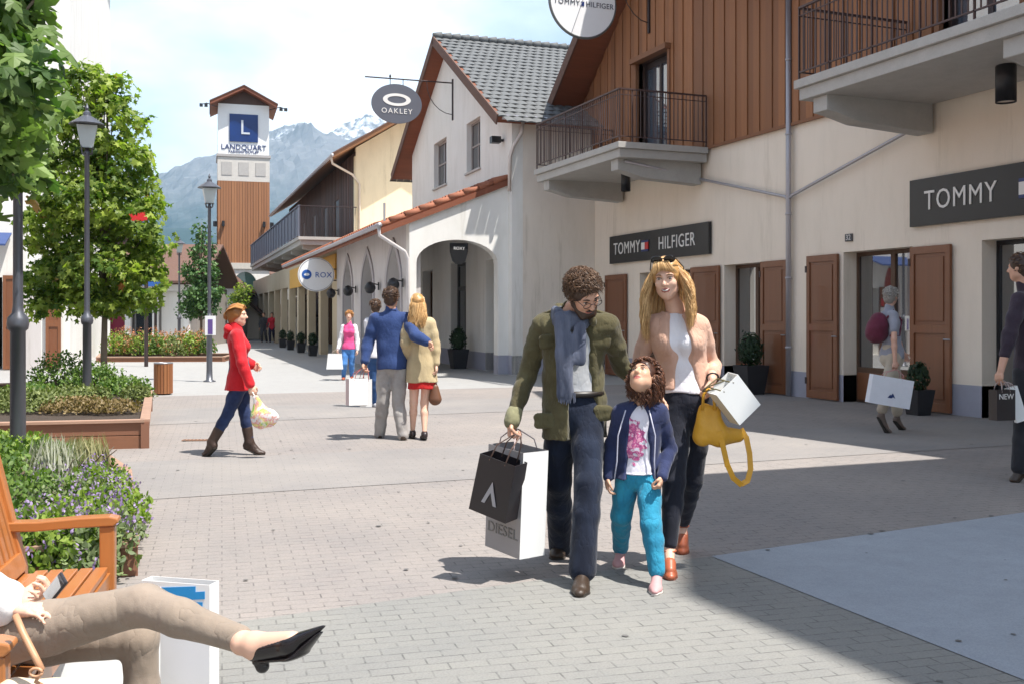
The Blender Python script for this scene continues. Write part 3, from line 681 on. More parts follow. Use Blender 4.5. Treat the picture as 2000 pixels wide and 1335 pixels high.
# projecting oval sign
t = thing('projecting_sign', 'white oval sign with blue lettering on the arcade beside the ochre columns', 'sign', Vector(P0)+Matrix.Rotation(RZ, 3, 'Z') @ Vector((-2.66, 11.45, 2.98)), RZ)
b = MB(); b.panel([(-.72+.64*math.cos(a*PI/24), .60*math.sin(a*PI/24)) for a in range(48)], [], TY(-.06), .12); b.build('sign_oval', SIGNW, t)
b = MB(); b.tube([(0, 0, .2), (-.2, 0, .2)], .02, 6); b.tube([(0, 0, -.2), (-.2, 0, -.2)], .02, 6); b.build('arm', IRON, t)
letters('lettering', 'ROX', .27, BLUE, t, Matrix.Translation((-.47, -.066, -.02)), .01, 1.08)
b = MB(); b.panel([(-1.06+.17*math.cos(a*PI/12), .17*math.sin(a*PI/12)) for a in range(24)], [[(-1.06+.10*math.cos(a*PI/8), .0+.05*math.sin(a*PI/8)) for a in range(16)]], TY(-.069), .008); b.build('round_emblem', BLUE, t)
b = MB(); b.panel([(-.72+.62*math.cos(a*PI/24), .58*math.sin(a*PI/24)) for a in range(48)], [[(-.72+.60*math.cos(a*PI/24), .56*math.sin(a*PI/24)) for a in range(48)]], TY(-.066), .005); b.build('edge_line', STEEL, t)
# ---------------------------------------------------------------- clock-less tower at the end of the street
def W(px, py, d): v = at(px, py, d); return v
tc_ = at(474.5, 618, 80); RT = -math.radians(5)
tw = thing('tower', 'square sign tower clad in orange larch with a white lantern storey and pitched roof', 'tower', (tc_.x, tc_.y, 0), RT)
H_ = 1.9
b = MB(); b.panel([(-H_, 0), (H_, 0), (H_, 5.1), (-H_, 5.1)], [arc(-.95+.1, 1.05, 3.6, 4.9, 14)+[(1.05, 1.6), (-.85, 1.6)][::1]], TY(-H_), .4)
b.box(-H_, -H_+.3, -H_+.4, H_, 0, 5.1); b.box(H_-.3, H_, -H_+.4, H_, 0, 5.1); b.build('base_wall', WHITE, tw)
b = MB(); b.box(-1, 1.2, -H_+.3, -H_+.35, 1.5, 5); b.build('arched_pane', glass('green_glass', (.08, .16, .14), 1.9), tw)
b = MB(); b.box(-H_-.12, H_+.12, -H_-.12, H_+.12, 5.1, 5.55); b.build('ledge', plain('stone_band', (.55, .52, .47), .8), tw)
b = MB(); b.box(-H_+.06, H_-.06, -H_+.06, H_-.06, 5.5, 12); b.build('core', DCLAD, tw)
r = random.Random(3)
b = MB(); n = 19
for i in range(n):
    x = -H_+i*2*H_/n; t = r.random()
    b.box(x+.01, x+2*H_/n-.01, -H_-.02-(i % 2)*.03, -H_+.05, 5.55, 11.75, t); b.box(x+.01, x+2*H_/n-.01, H_-.05, H_+.02, 5.55, 11.75, t)
    b.box(-H_-.02-(i % 2)*.03, -H_+.05, x+.06, x+2*H_/n-.01, 5.55, 11.75, t); b.box(H_-.05, H_+.02, x+.06, x+2*H_/n-.01, 5.55, 11.75, t)
b.build('timber_cladding', CLAD2, tw)
b = MB(); b.box(-H_-.02, H_+.02, -H_-.02, H_+.02, 11.76, 13.6); b.build('louvre_storey', plain('stone_light', (.56, .53, .49), .8), tw)
b = MB()
for i in range(3):
    x = -1.25+i*1.25; b.box(x-.38, x+.38, -H_-.05, -H_-.022, 12.2, 13.2)
b.build('vent_panel', plain('vent_grey', (.42, .40, .38), .8), tw)
b = MB(); b.box(-H_-.1, H_+.1, -H_-.1, H_+.1, 13.6, 13.8); b.build('cornice', plain('cornice_grey', (.4, .38, .37), .8), tw)
b = MB(); b.box(-H_+.02, H_-.02, -H_+.02, H_-.02, 13.8, 17.6); b.build('lantern_wall', plain('tower_white', (.8, .8, .8), .5, var=.04), tw)
b = MB(); b.box(-1.05, 1.05, -H_-.06, -H_+.01, 14.75, 16.85); sp = b.build('logo_square', plain('logo_blue', (.006, .03, .14), .3, var=.6, scale=.6), tw)
letters('logo_letter', 'L', 1.55, plain('logo_silver', (.6, .62, .65), .3, .3), tw, Matrix.Translation((.08, -H_-.08, 15.8)), .03)
letters('lettering', 'LANDQUART', .56, NAVY, tw, Matrix.Translation((0, -H_-.0, 14.33)), .04, 1.0, .98)
letters('small_lettering', 'FASHION OUTLET', .25, NAVY, tw, Matrix.Translation((0, -H_-.0, 13.98)), .04, 1.0, 1.1)
for sg in (-1, 1):
    b = MB(); b.panel([(0, -2.7), (sg*2.45, -2.7), (sg*2.45, 2.7), (0, 2.7)], [], lambda a, c, t: (a, c, 18.85-abs(a)*.52-t), .22); b.build('roof_deck', SOFF, tw)
    b = MB(); b.panel([(0, -2.75), (sg*2.5, -2.75), (sg*2.5, 2.75), (0, 2.75)], [], lambda a, c, t: (a, c, 18.86-abs(a)*.52+t), .08); b.build('roof_tiles', BROWNT, tw)
b = MB(); b.panel([(-1.9, 17.6), (1.9, 17.6), (0, 18.6)], [], TY(-H_+.03), .2); b.build('gable_board', DCLAD, tw)
b = MB()
for sx in (-1, 1):
    b.tube([(sx*1.9, -1.9, 17.3), (sx*2.7, -2.2, 17.5), (sx*3.1, -2.3, 17.35)], .035, 5)
    for q in (2.75, 3.1): b.box(sx*q-.12, sx*q+.12, -2.4, -2.15, 17.2, 17.42)
b.build('floodlight_arm', BLACK, tw)
b = MB()
for sx in (-1, 1): b.box(sx*1.5-.1, sx*1.5+.1, -2.25, -1.96, 8.3, 8.7); b.box(sx*2.1-.14, sx*2.1+.14, -1.7, -1.5, 8.3, 8.7)
b.build('wall_lamp', BLACK, tw)
# ---------------------------------------------------------------- generic small house
def house(label, c, w, dp, he, hr, rz, wallm, roofm, openings, cat='house', soffit=DCLAD):
    """front faces -Y locally; ridge runs away from the viewer (gable to the front)"""
    t = thing('house', label, cat, (c[0], c[1], 0), rz); h = w/2
    b = MB(); b.panel([(-h, 0), (h, 0), (h, he), (0, hr), (-h, he)], [rect(*o) for o in openings if o[2] > .05], TY(0), .25)
    b.box(-h, -h+.25, .25, dp, 0, he); b.box(h-.25, h, .25, dp, 0, he)
    for o in openings:
        if o[2] <= .05: pass
    b.build('wall', wallm, t)
    for o in openings:
        q = MB(); q.box(o[0]-.02, o[1]+.02, (.16 if o[2] > .05 else -.02), .2, o[2], o[3]); q.build('window' if o[2] > .05 else 'door', GLASS if o[2] > .05 else SHUT, t)
    for sg in (-1, 1):
        b = MB(); s_ = (hr-he)/h; e = h+.45
        b.panel([(0, -.6), (sg*e, -.6), (sg*e, dp+.3), (0, dp+.3)], [], lambda a, y, t_: (a, y, hr+.08-abs(a)*s_-t_), .15); b.build('roof_deck', soffit, t)
        b = MB(); b.panel([(0, -.63), (sg*(e+.03), -.63), (sg*(e+.03), dp+.3), (0, dp+.3)], [], lambda a, y, t_: (a, y, hr+.083-abs(a)*s_+t_), .08); b.build('roof_tiles', roofm, t)
    return t
def AX(px, d): v = at(px, 618, d); return (v.x, v.y)
FR = -math.radians(14)
house('small white gabled house with brown roof behind the slim conical tree', AX(395, 62), 4.3, 9, 3.3, 5.0, -math.radians(12), WHITE, BROWNT, [(-1.2, -.2, .9, 2.6), (.4, 1.4, .0, 2.4)])
house('brown roofed white house partly behind the red jacket walker at the street end', AX(452, 68), 3.6, 9, 1.9, 3.4, -math.radians(20), CREAM, BROWNT, [(-.9, .7, .8, 1.7)])
# low shops behind the flower bed
lo = thing('shop_row', 'low shop row with white posts and dark fronts behind the flower bed', 'shop', (*AX(245, 50), 0), -math.radians(17))
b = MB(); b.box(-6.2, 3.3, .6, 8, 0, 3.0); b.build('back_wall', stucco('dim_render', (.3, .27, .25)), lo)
b = MB()
for i, x in enumerate((-5.9, -4.2, -2.6, -1.1, .1, 1.4, 2.9)): b.box(x-.13, x+.13, 0, .26, 0, 2.75)
b.box(-6.2, 3.3, -.02, .3, 2.75, 3.05); b.build('colonnade', WHITE, lo)
b = MB(); b.box(-1.9, -.1, .5, .58, .1, 2.6); b.build('wine_banner', plain('wine', (.22, .01, .04), .6), lo)
b = MB(); b.box(-.1+.3, 1.2, .5, .58, .1, 2.6); b.build('shop_front', GLASS, lo)
b = MB(); b.box(1.6, 2.7, .45, .58, .1, 2.75); b.build('white_door', WHITE, lo)
for sg in (0, 1):
    b = MB(); b.panel([(-6.7, -.6), (3.8, -.6), (3.8, 4.4), (-6.7, 4.4)], [], (lambda a, c, t: (a, c, 3.1+(c+.6)*.42+t)) if sg == 0 else (lambda a, c, t: (a, 8.8-c, 3.1+(c+.6)*.42+t)), .12); b.build('roof_slope', BROWNT, lo)
b = MB(); b.box(-2.0, -1.2, 3.4, 4.2, 4.4, 5.9); b.box(-2.2, -1.0, 3.2, 4.4, 5.9, 6.0); b.build('cupola', DCLAD, lo)
# signs hanging by the low shops
def disc_sign(px, py, d, w, h, lab, mat, word=None):
    p = at(px, py, d); t = thing('hanging_sign', lab, 'sign', p, -math.radians(16)); b = MB()
    b.panel([(w/2*math.cos(a*PI/12), h/2*math.sin(a*PI/12)) for a in range(24)], [], TY(-.04), .08); b.build('sign_face', mat, t)
    b = MB(); z0 = p.z; b.tube([(0, .06, h/2), (0, .06, h/2+.1), (0, .9, h/2+.1)], .03, 6); b.tube([(0, .9, h/2+.3), (0, .9, -z0)], .06, 8); b.build('post', IRON, t); return t
disc_sign(270, 421, 30, .72, .36, 'small red oval sign showing beside the leafy crown', RED)
disc_sign(293, 552, 42, .85, .32, 'small blue oval sign between the two trees', BLUE)
# ---------------------------------------------------------------- big white house on the left side of the square
bL = thing('white_house', 'tall white gabled house on the left with orange brown shutters', 'house', (-1.0, 32.0, 0), -math.radians(4))
b = MB(); b.panel([(-12, 0), (0, 0), (0, 17.5), (-6, 21), (-12, 17.5)], [rect(-2.45, -1.75, .02, 2.6), arc(-3.6, -2.75, 2.4, 3.5)[::-1]+[(-3.6, .02), (-2.75, .02)]], TY(0), .35)
b.box(-.35, 0, .35, 16, 0, 17.5); b.build('wall', WHITE, bL)
b = MB(); b.box(-11.9, -.4, 2.5, 2.6, 0, 9); b.build('interior', DARKIN, bL)
for sg in (-1, 1):
    b = MB(); b.panel([(-6, -1.0), (-6+sg*6.7, -1.0), (-6+sg*6.7, 16), (-6, 16)], [], lambda a, c, t: (a, c, 21.3-abs(a+6)*.6-t), .2); b.build('roof_slope', BROWNT, bL)
def door_leaf(x0, x1, z0, z1, mat, y=-.06, par=None, name='shutter'):
    b = MB(); b.panel(rect(x0, x1, z0, z1), [rect(x0+.08, x1-.08, z0+.1, z0+(z1-z0)*.45), rect(x0+.08, x1-.08, z0+(z1-z0)*.52, z1-.1)], TY(y-.05), .05)
    b.box(x0+.04, x1-.04, y-.025, y-.005, z0+.04, z1-.04, .8); return b.build(name, mat, par)
ORW = wood('orange_shutter', (.42, .13, .03), (.30, .09, .03), 'z', .5)
for (a, c, m) in ((-2.7, -2.46, SHUT), (-1.72, -1.25, SHUT), (-.62, -.22, SHUT), (-4.75, -4.2, ORW), (-5.6, -4.8, ORW)): door_leaf(a, c, .03, 2.65, m, par=bL)
b = MB(); b.box(-3.95, -3.7, -.55, -.28, 0, 4.0); b.box(-1.2, -.75, -.02, .1, .0, 2.6); b.build('pillar', GREYR, bL)
b = MB(); b.panel([(-3.9, 0), (-1.5, 0), (-1.5, 1.1), (-3.9, 1.1)], [], lambda a, c, t: (a, -.05-c, 3.85-c*.35-t), .05); b.build('awning', plain('awning_blue', (.03, .06, .18), .7), bL)
b = MB(); b.box(-3.55, -2.8, .1, .16, .03, 3.4); b.build('red_panel', plain('brick_red', (.35, .05, .03), .6), bL)
t = thing('notice', 'small red and white notice fixed on the brown shutters of the left house', 'notice', (-1.0, 32.0, 0), -math.radians(4))
b = MB(); b.box(-2.62, -2.5, -.135, -.12, 1.9, 2.2); b.build('red_panel', RED, t); b = MB(); b.box(-2.66, -2.47, -.135, -.12, 1.55, 1.85); b.build('white_panel', SIGNW, t)
# buildings along the left of the square, seen in the shop glass
l2 = thing('side_house', 'long white rendered house with terracotta roof along the left of the square', 'house', (-9, 0, 0))
b = MB(); b.panel([(-14, 0), (30, 0), (30, 6.2), (-14, 6.2)], [rect(a, a+1.6, .3, 2.6) for a in range(-12, 29, 4)], TX(-.4), .4); b.build('wall', WHITE, l2)
b = MB()
for a in range(-12, 29, 4): b.box(0.0, .05, a-.8, a-.03, .1, 2.6); b.box(0.0, .05, a+1.63, a+2.4, .1, 2.6)
b.build('shutter_pair', ORW, l2)
b = MB(); b.box(-.35, -.25, -13, 29.5, .1, 3); b.build('panes', GLASS, l2)
b = MB(); b.panel([(.7, 0), (-6, 0), (-6, 1), (.7, 1)], [], lambda a, c, t: (a, -15+c*45, 6.0-(a-.7)*.5+t), .15); b.build('roof_slope', TERRA, l2)
# end of the street
e = thing('end_house', 'pale low building with white piers closing the street end', 'building', (*AX(540, 92), 0), -math.radians(8))
b = MB(); b.panel([(-7, 0), (7, 0), (7, 5.2), (-7, 5.2)], [rect(-1.6, -.4, .05, 3.0), rect(.4, 1.8, .05, 3.0), rect(2.4, 3.8, .05, 3.0), rect(-4.6, -3, .05, 3)], TY(0), .4); b.build('wall', WHITE, e)
b = MB(); b.box(-7, 7, .9, 1, 0, 5); b.build('interior', DARKIN, e)
b = MB(); b.panel([(-7.6, -1), (7.6, -1), (7.6, 5), (-7.6, 5)], [], lambda a, c, t: (a, c, 5.1+(c+1)*.45+t), .15); b.build('roof_slope', BROWNT, e)
# far left and right fill so that the street does not end in open ground
for i, (px, d, wd, he, lab) in enumerate(((120, 75, 12, 6.5, 'broad pale house with brown roof behind the leafy tree'), (330, 95, 11, 3.2, 'low far house with brown roof behind the white gable'), (-60, 60, 14, 7, 'wide pale house beyond the left square'))):
    house(lab, AX(px, d), wd, 10, he, he+2.6, -math.radians(10), stucco('far_render', (.6, .56, .5)), BROWNT, [(-wd/4-.5, -wd/4+.5, 1, 2.6), (wd/4-.5, wd/4+.5, 1, 2.6)])
# ---------------------------------------------------------------- vegetation
LEAFM = foliage('plane_leaf', (.06, .12, .035), (.32, .44, .14), .48); LEAF2 = foliage('maple_leaf', (.075, .14, .025), (.40, .48, .09), .5)
CONL = foliage('conical_leaf', (.03, .085, .03), (.10, .19, .05), .25); BARK = plain('bark', (.20, .15, .11), .9, var=.3, bmp=.5)
REDL = foliage('reddish_leaf', (.30, .10, .03), (.38, .22, .06), .35)
def leaf(b, p, n, u, s, kind, t, mi=0):
    n = n.normalized(); u = (u-n*u.dot(n)); u = u.normalized() if u.length > 1e-4 else n.orthogonal().normalized(); r = u.cross(n)
    if kind == 'maple':   # five points, slightly folded
        h_ = [(.20, -.03), (.48, -.12), (.66, .10), (.44, .24), (.80, .44), (.70, .70), (.34, .56), (.26, .90)]; pr = [(0, 0)]+h_+[(0, 1.15)]+[(-x, y) for x, y in reversed(h_)]
        vs = [p+r*(x*s)+u*(y*s)+n*(abs(x)*-.25*s-.12*s*y*y) for x, y in pr]+[p+u*(.42*s)+n*(.05*s)]
        b.add(vs, [(18, i, (i+1) % 18) for i in range(18)], t, mi)
    elif kind == 'oval':
        pr = [(0, 0), (.3, .35), (.26, .7), (0, 1), (-.26, .7), (-.3, .35)]
        b.add([p+r*(x*s)+u*(y*s)+n*(-abs(x)*.3*s-.15*s*y*y) for x, y in pr], [(0, 1, 2, 3), (0, 3, 4, 5)], t, mi)
    elif kind == 'star':
        pr = [(0, 0), (.5, .08), (.3, .38), (.62, .78), (.2, .7), (0, 1.1), (-.2, .7), (-.62, .78), (-.3, .38), (-.5, .08)]
        b.add([p+r*(x*s)+u*(y*s)+n*(-abs(x)*.3*s-.15*s*y*y) for x, y in pr], [(0, 1, 2, 3, 4, 5), (0, 5, 6, 7, 8, 9)], t, mi)
    elif kind == 'blade':
        w = s*.03; b.add([p-r*w, p+r*w, p+u*(s*.6)+n*(s*.12)+r*w*.7, p+u*(s*.6)+n*(s*.12)-r*w*.7, p+u*(s)+n*(s*.35)], [(0, 1, 2, 3), (3, 2, 4)], t, mi)
def rv(r): return Vector((r.gauss(0, 1), r.gauss(0, 1), r.gauss(0, 1))).normalized()
def tree(name, label, base, lobes, nleaf, ls, kind, mat, trunk_r, fork, seed, gap=None, group=None, clumps=None, top=None, cat='tree', extra=None, red=0.):
    """lobes: (x,y,z,rx,ry,rz) relative to the base. Leaves sit in clumps near the shell of the lobes."""
    r = random.Random(seed); t = thing(name, label, cat, base, 0, group); b = MB()
    tot = sum(l[3]*l[4]+l[3]*l[5] for l in lobes)
    for l in lobes:
        c = Vector(l[:3]); R = Vector(l[3:6]); k = int(nleaf*(l[3]*l[4]+l[3]*l[5])/tot); per = 14
        for _ in range(max(1, k//per)):
            d = rv(r); d.z *= .9; rad = r.uniform(.5, 1.12)**.6; cc = c+Vector((d.x*R.x, d.y*R.y, d.z*R.z))*rad
            ct = min(1, max(0, r.gauss(.45, .28))); cs = ls*r.uniform(1.3, 2.3)
            for _ in range(per):
                o = rv(r)*cs*r.random()**.5; o.z *= .75; p = cc+o
                if gap and gap(Vector(base)+p): continue
                n = (d*.6+rv(r)*.9+Vector((0, 0, .5))); u = rv(r)+Vector((0, 0, -.9))+d*.4
                leaf(b, p, n, u, ls*r.uniform(.6, 1.15), kind, min(1, max(0, ct+r.gauss(0, .18))), 1 if r.random() < red else 0)
    b.build('crown', [mat, REDL], t, fix=False)
    b = MB(); f = Vector(fork); b.tube([(0, 0, -.1), (r.uniform(-.04, .04), 0, f.z*.5), f], [trunk_r*1.15, trunk_r, trunk_r*.8], 9)
    for l in lobes:
        c = Vector(l[:3])
        for q in range(4):
            e_ = c+Vector((r.uniform(-.6, .6)*l[3], r.uniform(-.6, .6)*l[4], r.uniform(-.3, .7)*l[5])); m_ = f.lerp(e_, .5)+rv(r)*.12*l[3]
            st = f.lerp(Vector((c.x*.2, c.y*.2, max(f.z, c.z-l[5]*.6))), .8)
            b.tube([f, st, m_.lerp(st, .3), e_], [trunk_r*.7, trunk_r*.5, trunk_r*.32, trunk_r*.1], 6)
    b.build('trunk', BARK, t, True); return t
# near tree: big lobed leaves hang into the top left corner
tb = at(-170, 618, 7.6)
def rel(px, py, d, rx, rz, ry=None): v = at(px, py, d)-Vector((tb.x, tb.y, 0)); return (v.x, v.y, v.z, rx, ry or rx, rz)
tree('broadleaf_tree', 'near tree with large drooping lobed leaves in the top left corner', (tb.x, tb.y, 0),
     [rel(-60, 60, 7.4, .46, .55), rel(45, 30, 7.6, .22, .32), rel(-5, 170, 7.2, .34, .36), rel(-85, 300, 7.5, .42, .5), rel(40, 225, 7.6, .24, .28), rel(5, 320, 7.3, .18, .25), rel(-100, 150, 8.2, .7, .9), rel(-250, 100, 7.6, .9, 1.0), rel(-170, -120, 7.6, 1.0, .8)],
     3300, .145, 'maple', LEAFM, .09, (0, 0, 2.4), 11, red=.006)
# middle tree with a red sign showing through
t2 = at(205, 618, 17.4)
def rel2(px, py, rx, rz, d=17.4): v = at(px, py, d)-Vector((t2.x, t2.y, 0)); return (v.x, v.y, v.z, rx, rx*.95, rz)
def inpx(p, x0, x1, y0, y1):
    d = p.x*SA+p.y*CA; r_ = p.x*CA-p.y*SA; px = 1000+FP*r_/d; py = 618-(p.z-1.5)*FP/d
    return x0 < px < x1 and y0 < py < y1
gap2 = lambda p: inpx(p, 250, 288, 410, 430) or inpx(p, 276, 312, 543, 560)
tree('maple_tree', 'full bushy maple with thin trunk rising from the second wooden planter', (t2.x, t2.y, 0),
     [rel2(175, 175, .42, .42), rel2(200, 250, .68, .55), rel2(240, 330, .52, .5), rel2(150, 330, .62, .5), rel2(195, 400, .95, .55), rel2(120, 440, .60, .5), rel2(265, 470, .50, .42), rel2(110, 540, .50, .42), rel2(205, 520, .85, .5), rel2(275, 560, .42, .36), rel2(180, 590, .6, .22), rel2(90, 590, .28, .2), rel2(215, 180, .3, .3)],
     11500, .115, 'star', LEAF2, .055, (0, 0, 1.7), 12, gap2, red=.004)
t3 = at(393, 618, 40)
def rel3(py, rx, rz, px=393): v = at(px, py, 40)-Vector((t3.x, t3.y, 0)); return (v.x, v.y, v.z, rx, rx, rz)
tree('conical_tree', 'slim conical dark green tree behind the lamp post', (t3.x, t3.y, 0),
     [rel3(450, .22, .5), rel3(490, .42, .5, 396), rel3(530, .62, .5, 390), rel3(570, .75, .5, 398), rel3(600, .70, .35, 388)], 4200, .15, 'oval', CONL, .07, (0, 0, .8), 13)
t4 = at(470, 618, 58)
tree('young_tree', 'small light green tree before the tower arch', (t4.x, t4.y, 0), [(0, 0, 2.6, .55, .55, .6), (.2, 0, 3.0, .45, .45, .4), (-.25, 0, 2.3, .45, .4, .4)], 900, .16, 'oval', LEAF2, .06, (0, 0, 1.8), 14)
for i, (px, d, h) in enumerate(((235, 70, 5.5), (325, 78, 5))):
    q = at(px, 618, d); tree('background_tree', ['round green tree far behind the low shops', 'dark round tree beyond the small white house'][i], (q.x, q.y, 0), [(0, 0, h*.65, 1.6, 1.6, 1.5), (.5, 0, h*.85, 1.1, 1.1, 1)], 900, .28, 'oval', CONL, .12, (0, 0, 1.8), 20+i)
# trees on the left side for the reflections in the shop glass
tree('broadleaf_tree', 'round street tree on the far left of the square', (-6.2, 21, 0), [(0, 0, 3.9, 1.5, 1.5, 1.3), (.3, .3, 5.0, 1.0, 1.0, .9)], 1800, .2, 'star', LEAF2, .1, (0, 0, 2.3), 31)
# ---------------------------------------------------------------- planters
PW = wood('planter_wood', (.28, .12, .06), (.22, .10, .06), 'x', .7); PTOP = wood('planter_cap', (.44, .27, .19), (.38, .24, .18), 'x', .7); SOIL = plain('soil', (.05, .035, .025), .95, var=.4, bmp=.6)
def planter(label, pts, h, group):
    """pts: outline; boards along each side"""
    c = Vector((sum(p[0] for p in pts)/len(pts), sum(p[1] for p in pts)/len(pts), 0)); t = thing('planter', label, 'planter', c, 0, group)
    P = [Vector((p[0], p[1], 0))-c for p in pts]; k = len(P)
    for i in range(k):
        a, d_ = P[i], P[(i+1) % k]; b = MB(); 
        b.obox(a+UP*(h*.26), d_+UP*(h*.26), .05, h*.5, tint=.2); b.obox(a+UP*(h*.77), d_+UP*(h*.77), .05, h*.47, tint=.6)
        b.build('side_board', PW, t, bevel=.004)
        b = MB(); b.obox(a+UP*(h+.02), d_+UP*(h+.02), .11, .035); b.build('cap_rail', PTOP, t, bevel=.004)
        b = MB(); v = (d_-a); b.box(a.x-.045, a.x+.045, a.y-.045, a.y+.045, 0, h, .9); b.build('corner_post', PW, t)
    b = MB(); b.add([p*.985+UP*(h-.05) for p in P], [tuple(range(k))]); b.build('soil', SOIL, t); return t
pl1 = [(.12, 6.35), (.14, 9.3), (-.15, 11.2), (-3.4, 10.6), (-3.2, 6.9)]
pl2 = [(.40, 12.42), (.62, 17.2), (-.2, 20.3), (-5.2, 19.6), (-5.5, 13.3)]
planter('wooden planter with lavender and grasses behind the bench', pl1, .17, 'wooden planters'); planter('wooden planter with low shrubs in front of the maple trunk', pl2, .30, 'wooden planters')
SH = [foliage('shrub_green', (.055, .12, .025), (.22, .32, .07), .35), foliage('shrub_olive', (.10, .13, .04), (.26, .30, .10), .25), foliage('grass_straw', (.16, .17, .07), (.42, .38, .2), .3), foliage('shrub_bright', (.11, .19, .03), (.36, .46, .08), .4), foliage('catmint', (.11, .15, .07), (.28, .34, .15), .3), foliage('rust_shrub', (.16, .11, .04), (.30, .22, .10), .25)]
LILAC = foliage('lilac_flower', (.22, .14, .34), (.42, .32, .52), .3); ORF = foliage('orange_flower', (.5, .15, .05), (.55, .3, .2), .3)
def inside(x, y, P):
    c = False; k = len(P)
    for i in range(k):
        (x1, y1), (x2, y2) = P[i], P[(i+1) % k]
        if (y1 > y) != (y2 > y) and x < (x2-x1)*(y-y1)/(y2-y1)+x1: c = not c
    return c
def shrub(label, x, y, z, rx, h, n, ls, mat, seed, fl=None, fn=0, kind='oval', name='shrub', group=None, cat='shrub', ry=None):
    r = random.Random(seed); t = thing(name, label, cat, (x, y, z), 0, group); b = MB(); ry = ry or rx
    if kind == 'blade':
        for _ in range(n):
            a = r.uniform(0, 2*PI); q = r.random()**.5; p = Vector((math.cos(a)*rx*.45*q, math.sin(a)*ry*.45*q, 0)); out = Vector((math.cos(a), math.sin(a), 0))*q*.9
            leaf(b, p, -out+rv(r)*.2+Vector((0, 0, .01)), UP+out*.55+rv(r)*.15, h*r.uniform(.6, 1.15), 'blade', r.random())
    else:
        for _ in range(n):
            d = rv(r); d.z = abs(d.z); q = r.uniform(.5, 1.05)**.5; bumpy = 1+.22*math.sin(d.x*7+seed)*math.cos(d.y*6+seed*2)
            p = Vector((d.x*rx*q*bumpy, d.y*ry*q*bumpy, .03+d.z*h*q*bumpy))
            leaf(b, p, d*.7+rv(r)*.8, d*.5+UP*.8+rv(r)*.6, ls*r.uniform(.6, 1.2), kind, min(1, max(0, r.gauss(.4, .28))))
    b.build('leaves', mat, t, fix=False)
    if fl:
        b = MB()
        for _ in range(fn):
            d = rv(r); d.z = abs(d.z)+.15; p = Vector((d.x*rx*1.05, d.y*ry*1.05, d.z*h*1.08))
            for q in range(7): leaf(b, p+rv(r)*ls*.5+UP*(q*.012), rv(r), UP+rv(r)*.7, ls*.55, 'oval', r.random())
        tag(b.build('flowers', fl, t, fix=False), None, None, None, 'stuff')
    b = MB()
    for _ in range(7):
        d = rv(r); b.tube([(0, 0, -.02), (d.x*rx*.3, d.y*ry*.3, h*.35), (d.x*rx*.7, d.y*ry*.7, h*.75)], [.012, .009, .004], 5)
    b.build('stems', BARK, t); return t
Z1 = .12
k = 0
def S1(px, py, d, *a, **kw):
    """plant whose middle is seen at px; stands on the planter soil"""
    global k; k += 1; v = at(px, 618, d); return shrub(a[0], v.x, v.y, Z1, *a[1:], seed=100+k, **kw)
# planter 1 (behind the bench)
S1(0, 0, 9.9, 'yellow green shrub at the left edge before the near lamp post', .5, .22, 1300, .06, SH[3])
S1(70, 0, 8.7, 'mid green shrub at the foot of the near lamp post', .42, .27, 1300, .05, SH[0])
S1(130, 0, 9.6, 'straw coloured grass clump right of the near lamp post', .55, .20, 900, .05, SH[2], kind='blade', name='grass_clump', cat='grass')
S1(165, 0, 8.9, 'olive grass clump near the planter corner', .5, .32, 900, .05, SH[2], kind='blade', name='grass_clump', cat='grass')
S1(105, 0, 7.6, 'silvery feathery grass in the middle of the near planter', .42, .45, 800, .05, foliage('silver_grass', (.25, .26, .18), (.5, .5, .42), .3), kind='blade', name='grass_clump', cat='grass')
S1(190, 0, 8.0, 'low green shrub at the kerb side of the near planter', .26, .20, 900, .045, SH[0])
S1(120, 0, 6.95, 'catmint with lilac flowers behind the bench arm', .40, .26, 1100, .035, SH[4], fl=LILAC, fn=36)
S1(188, 0, 7.4, 'bright leafy clump with lilac flowers at the planter edge', .28, .24, 1000, .045, SH[3], fl=LILAC, fn=26)
S1(200, 0, 6.75, 'yellow green clump beside the bench arm post', .30, .20, 900, .05, SH[3])
S1(150, 0, 6.55, 'green clump with lilac spikes between bench arm and seat', .34, .18, 1000, .04, SH[3], fl=LILAC, fn=40)
S1(40, 0, 6.9, 'dark green shrub behind the bench backrest', .42, .34, 1200, .045, SH[0])
S1(-10, 0, 7.8, 'green shrub behind the bench at the left edge', .5, .40, 1200, .05, SH[0])
S1(70, 0, 6.6, 'low green clump under the bench arm', .3, .12, 800, .04, SH[0])
S1(212, 0, 7.0, 'lilac flowering clump at the outer planter corner', .14, .22, 450, .035, SH[4], fl=LILAC, fn=40)
S1(10, 0, 8.6, 'bushy green shrub left of the silvery grass', .45, .32, 1200, .05, SH[3])
for i, (px, d, lb, m, fl) in enumerate(((70, 6.25, 'green clump spilling over the planter front under the bench arm', 3, None), (125, 6.2, 'clump with lilac flowers spilling over the planter front', 4, 1), (178, 6.15, 'yellow green clump spilling over the planter front beside the arm post', 3, None), (212, 6.15, 'lilac flowering clump hanging over the planter corner', 4, 1), (20, 6.3, 'dark green clump over the planter front at the bench back', 0, None), (225, 6.6, 'green clump hanging over the kerb side of the planter', 3, 1))):
    S1(px, 0, d, lb, .20, .17, 900, .045, SH[m], fl=LILAC if fl else None, fn=22)
Z1 = .02
for i, (px, d, lb, m, fl) in enumerate(((45, 5.95, 'green clump growing at the foot of the planter behind the bench seat', 0, None), (95, 5.95, 'green leaves with lilac flowers at the planter foot under the arm', 3, 1), (145, 5.9, 'yellow green leaves at the planter foot under the arm', 3, None), (190, 5.9, 'lilac flowering leaves at the planter foot beside the arm post', 4, 1), (5, 6.0, 'dark leaves at the planter foot by the bench back', 0, None))):
    S1(px, 0, d, lb, .22, .30, 800, .05, SH[m], fl=LILAC if fl else None, fn=24)
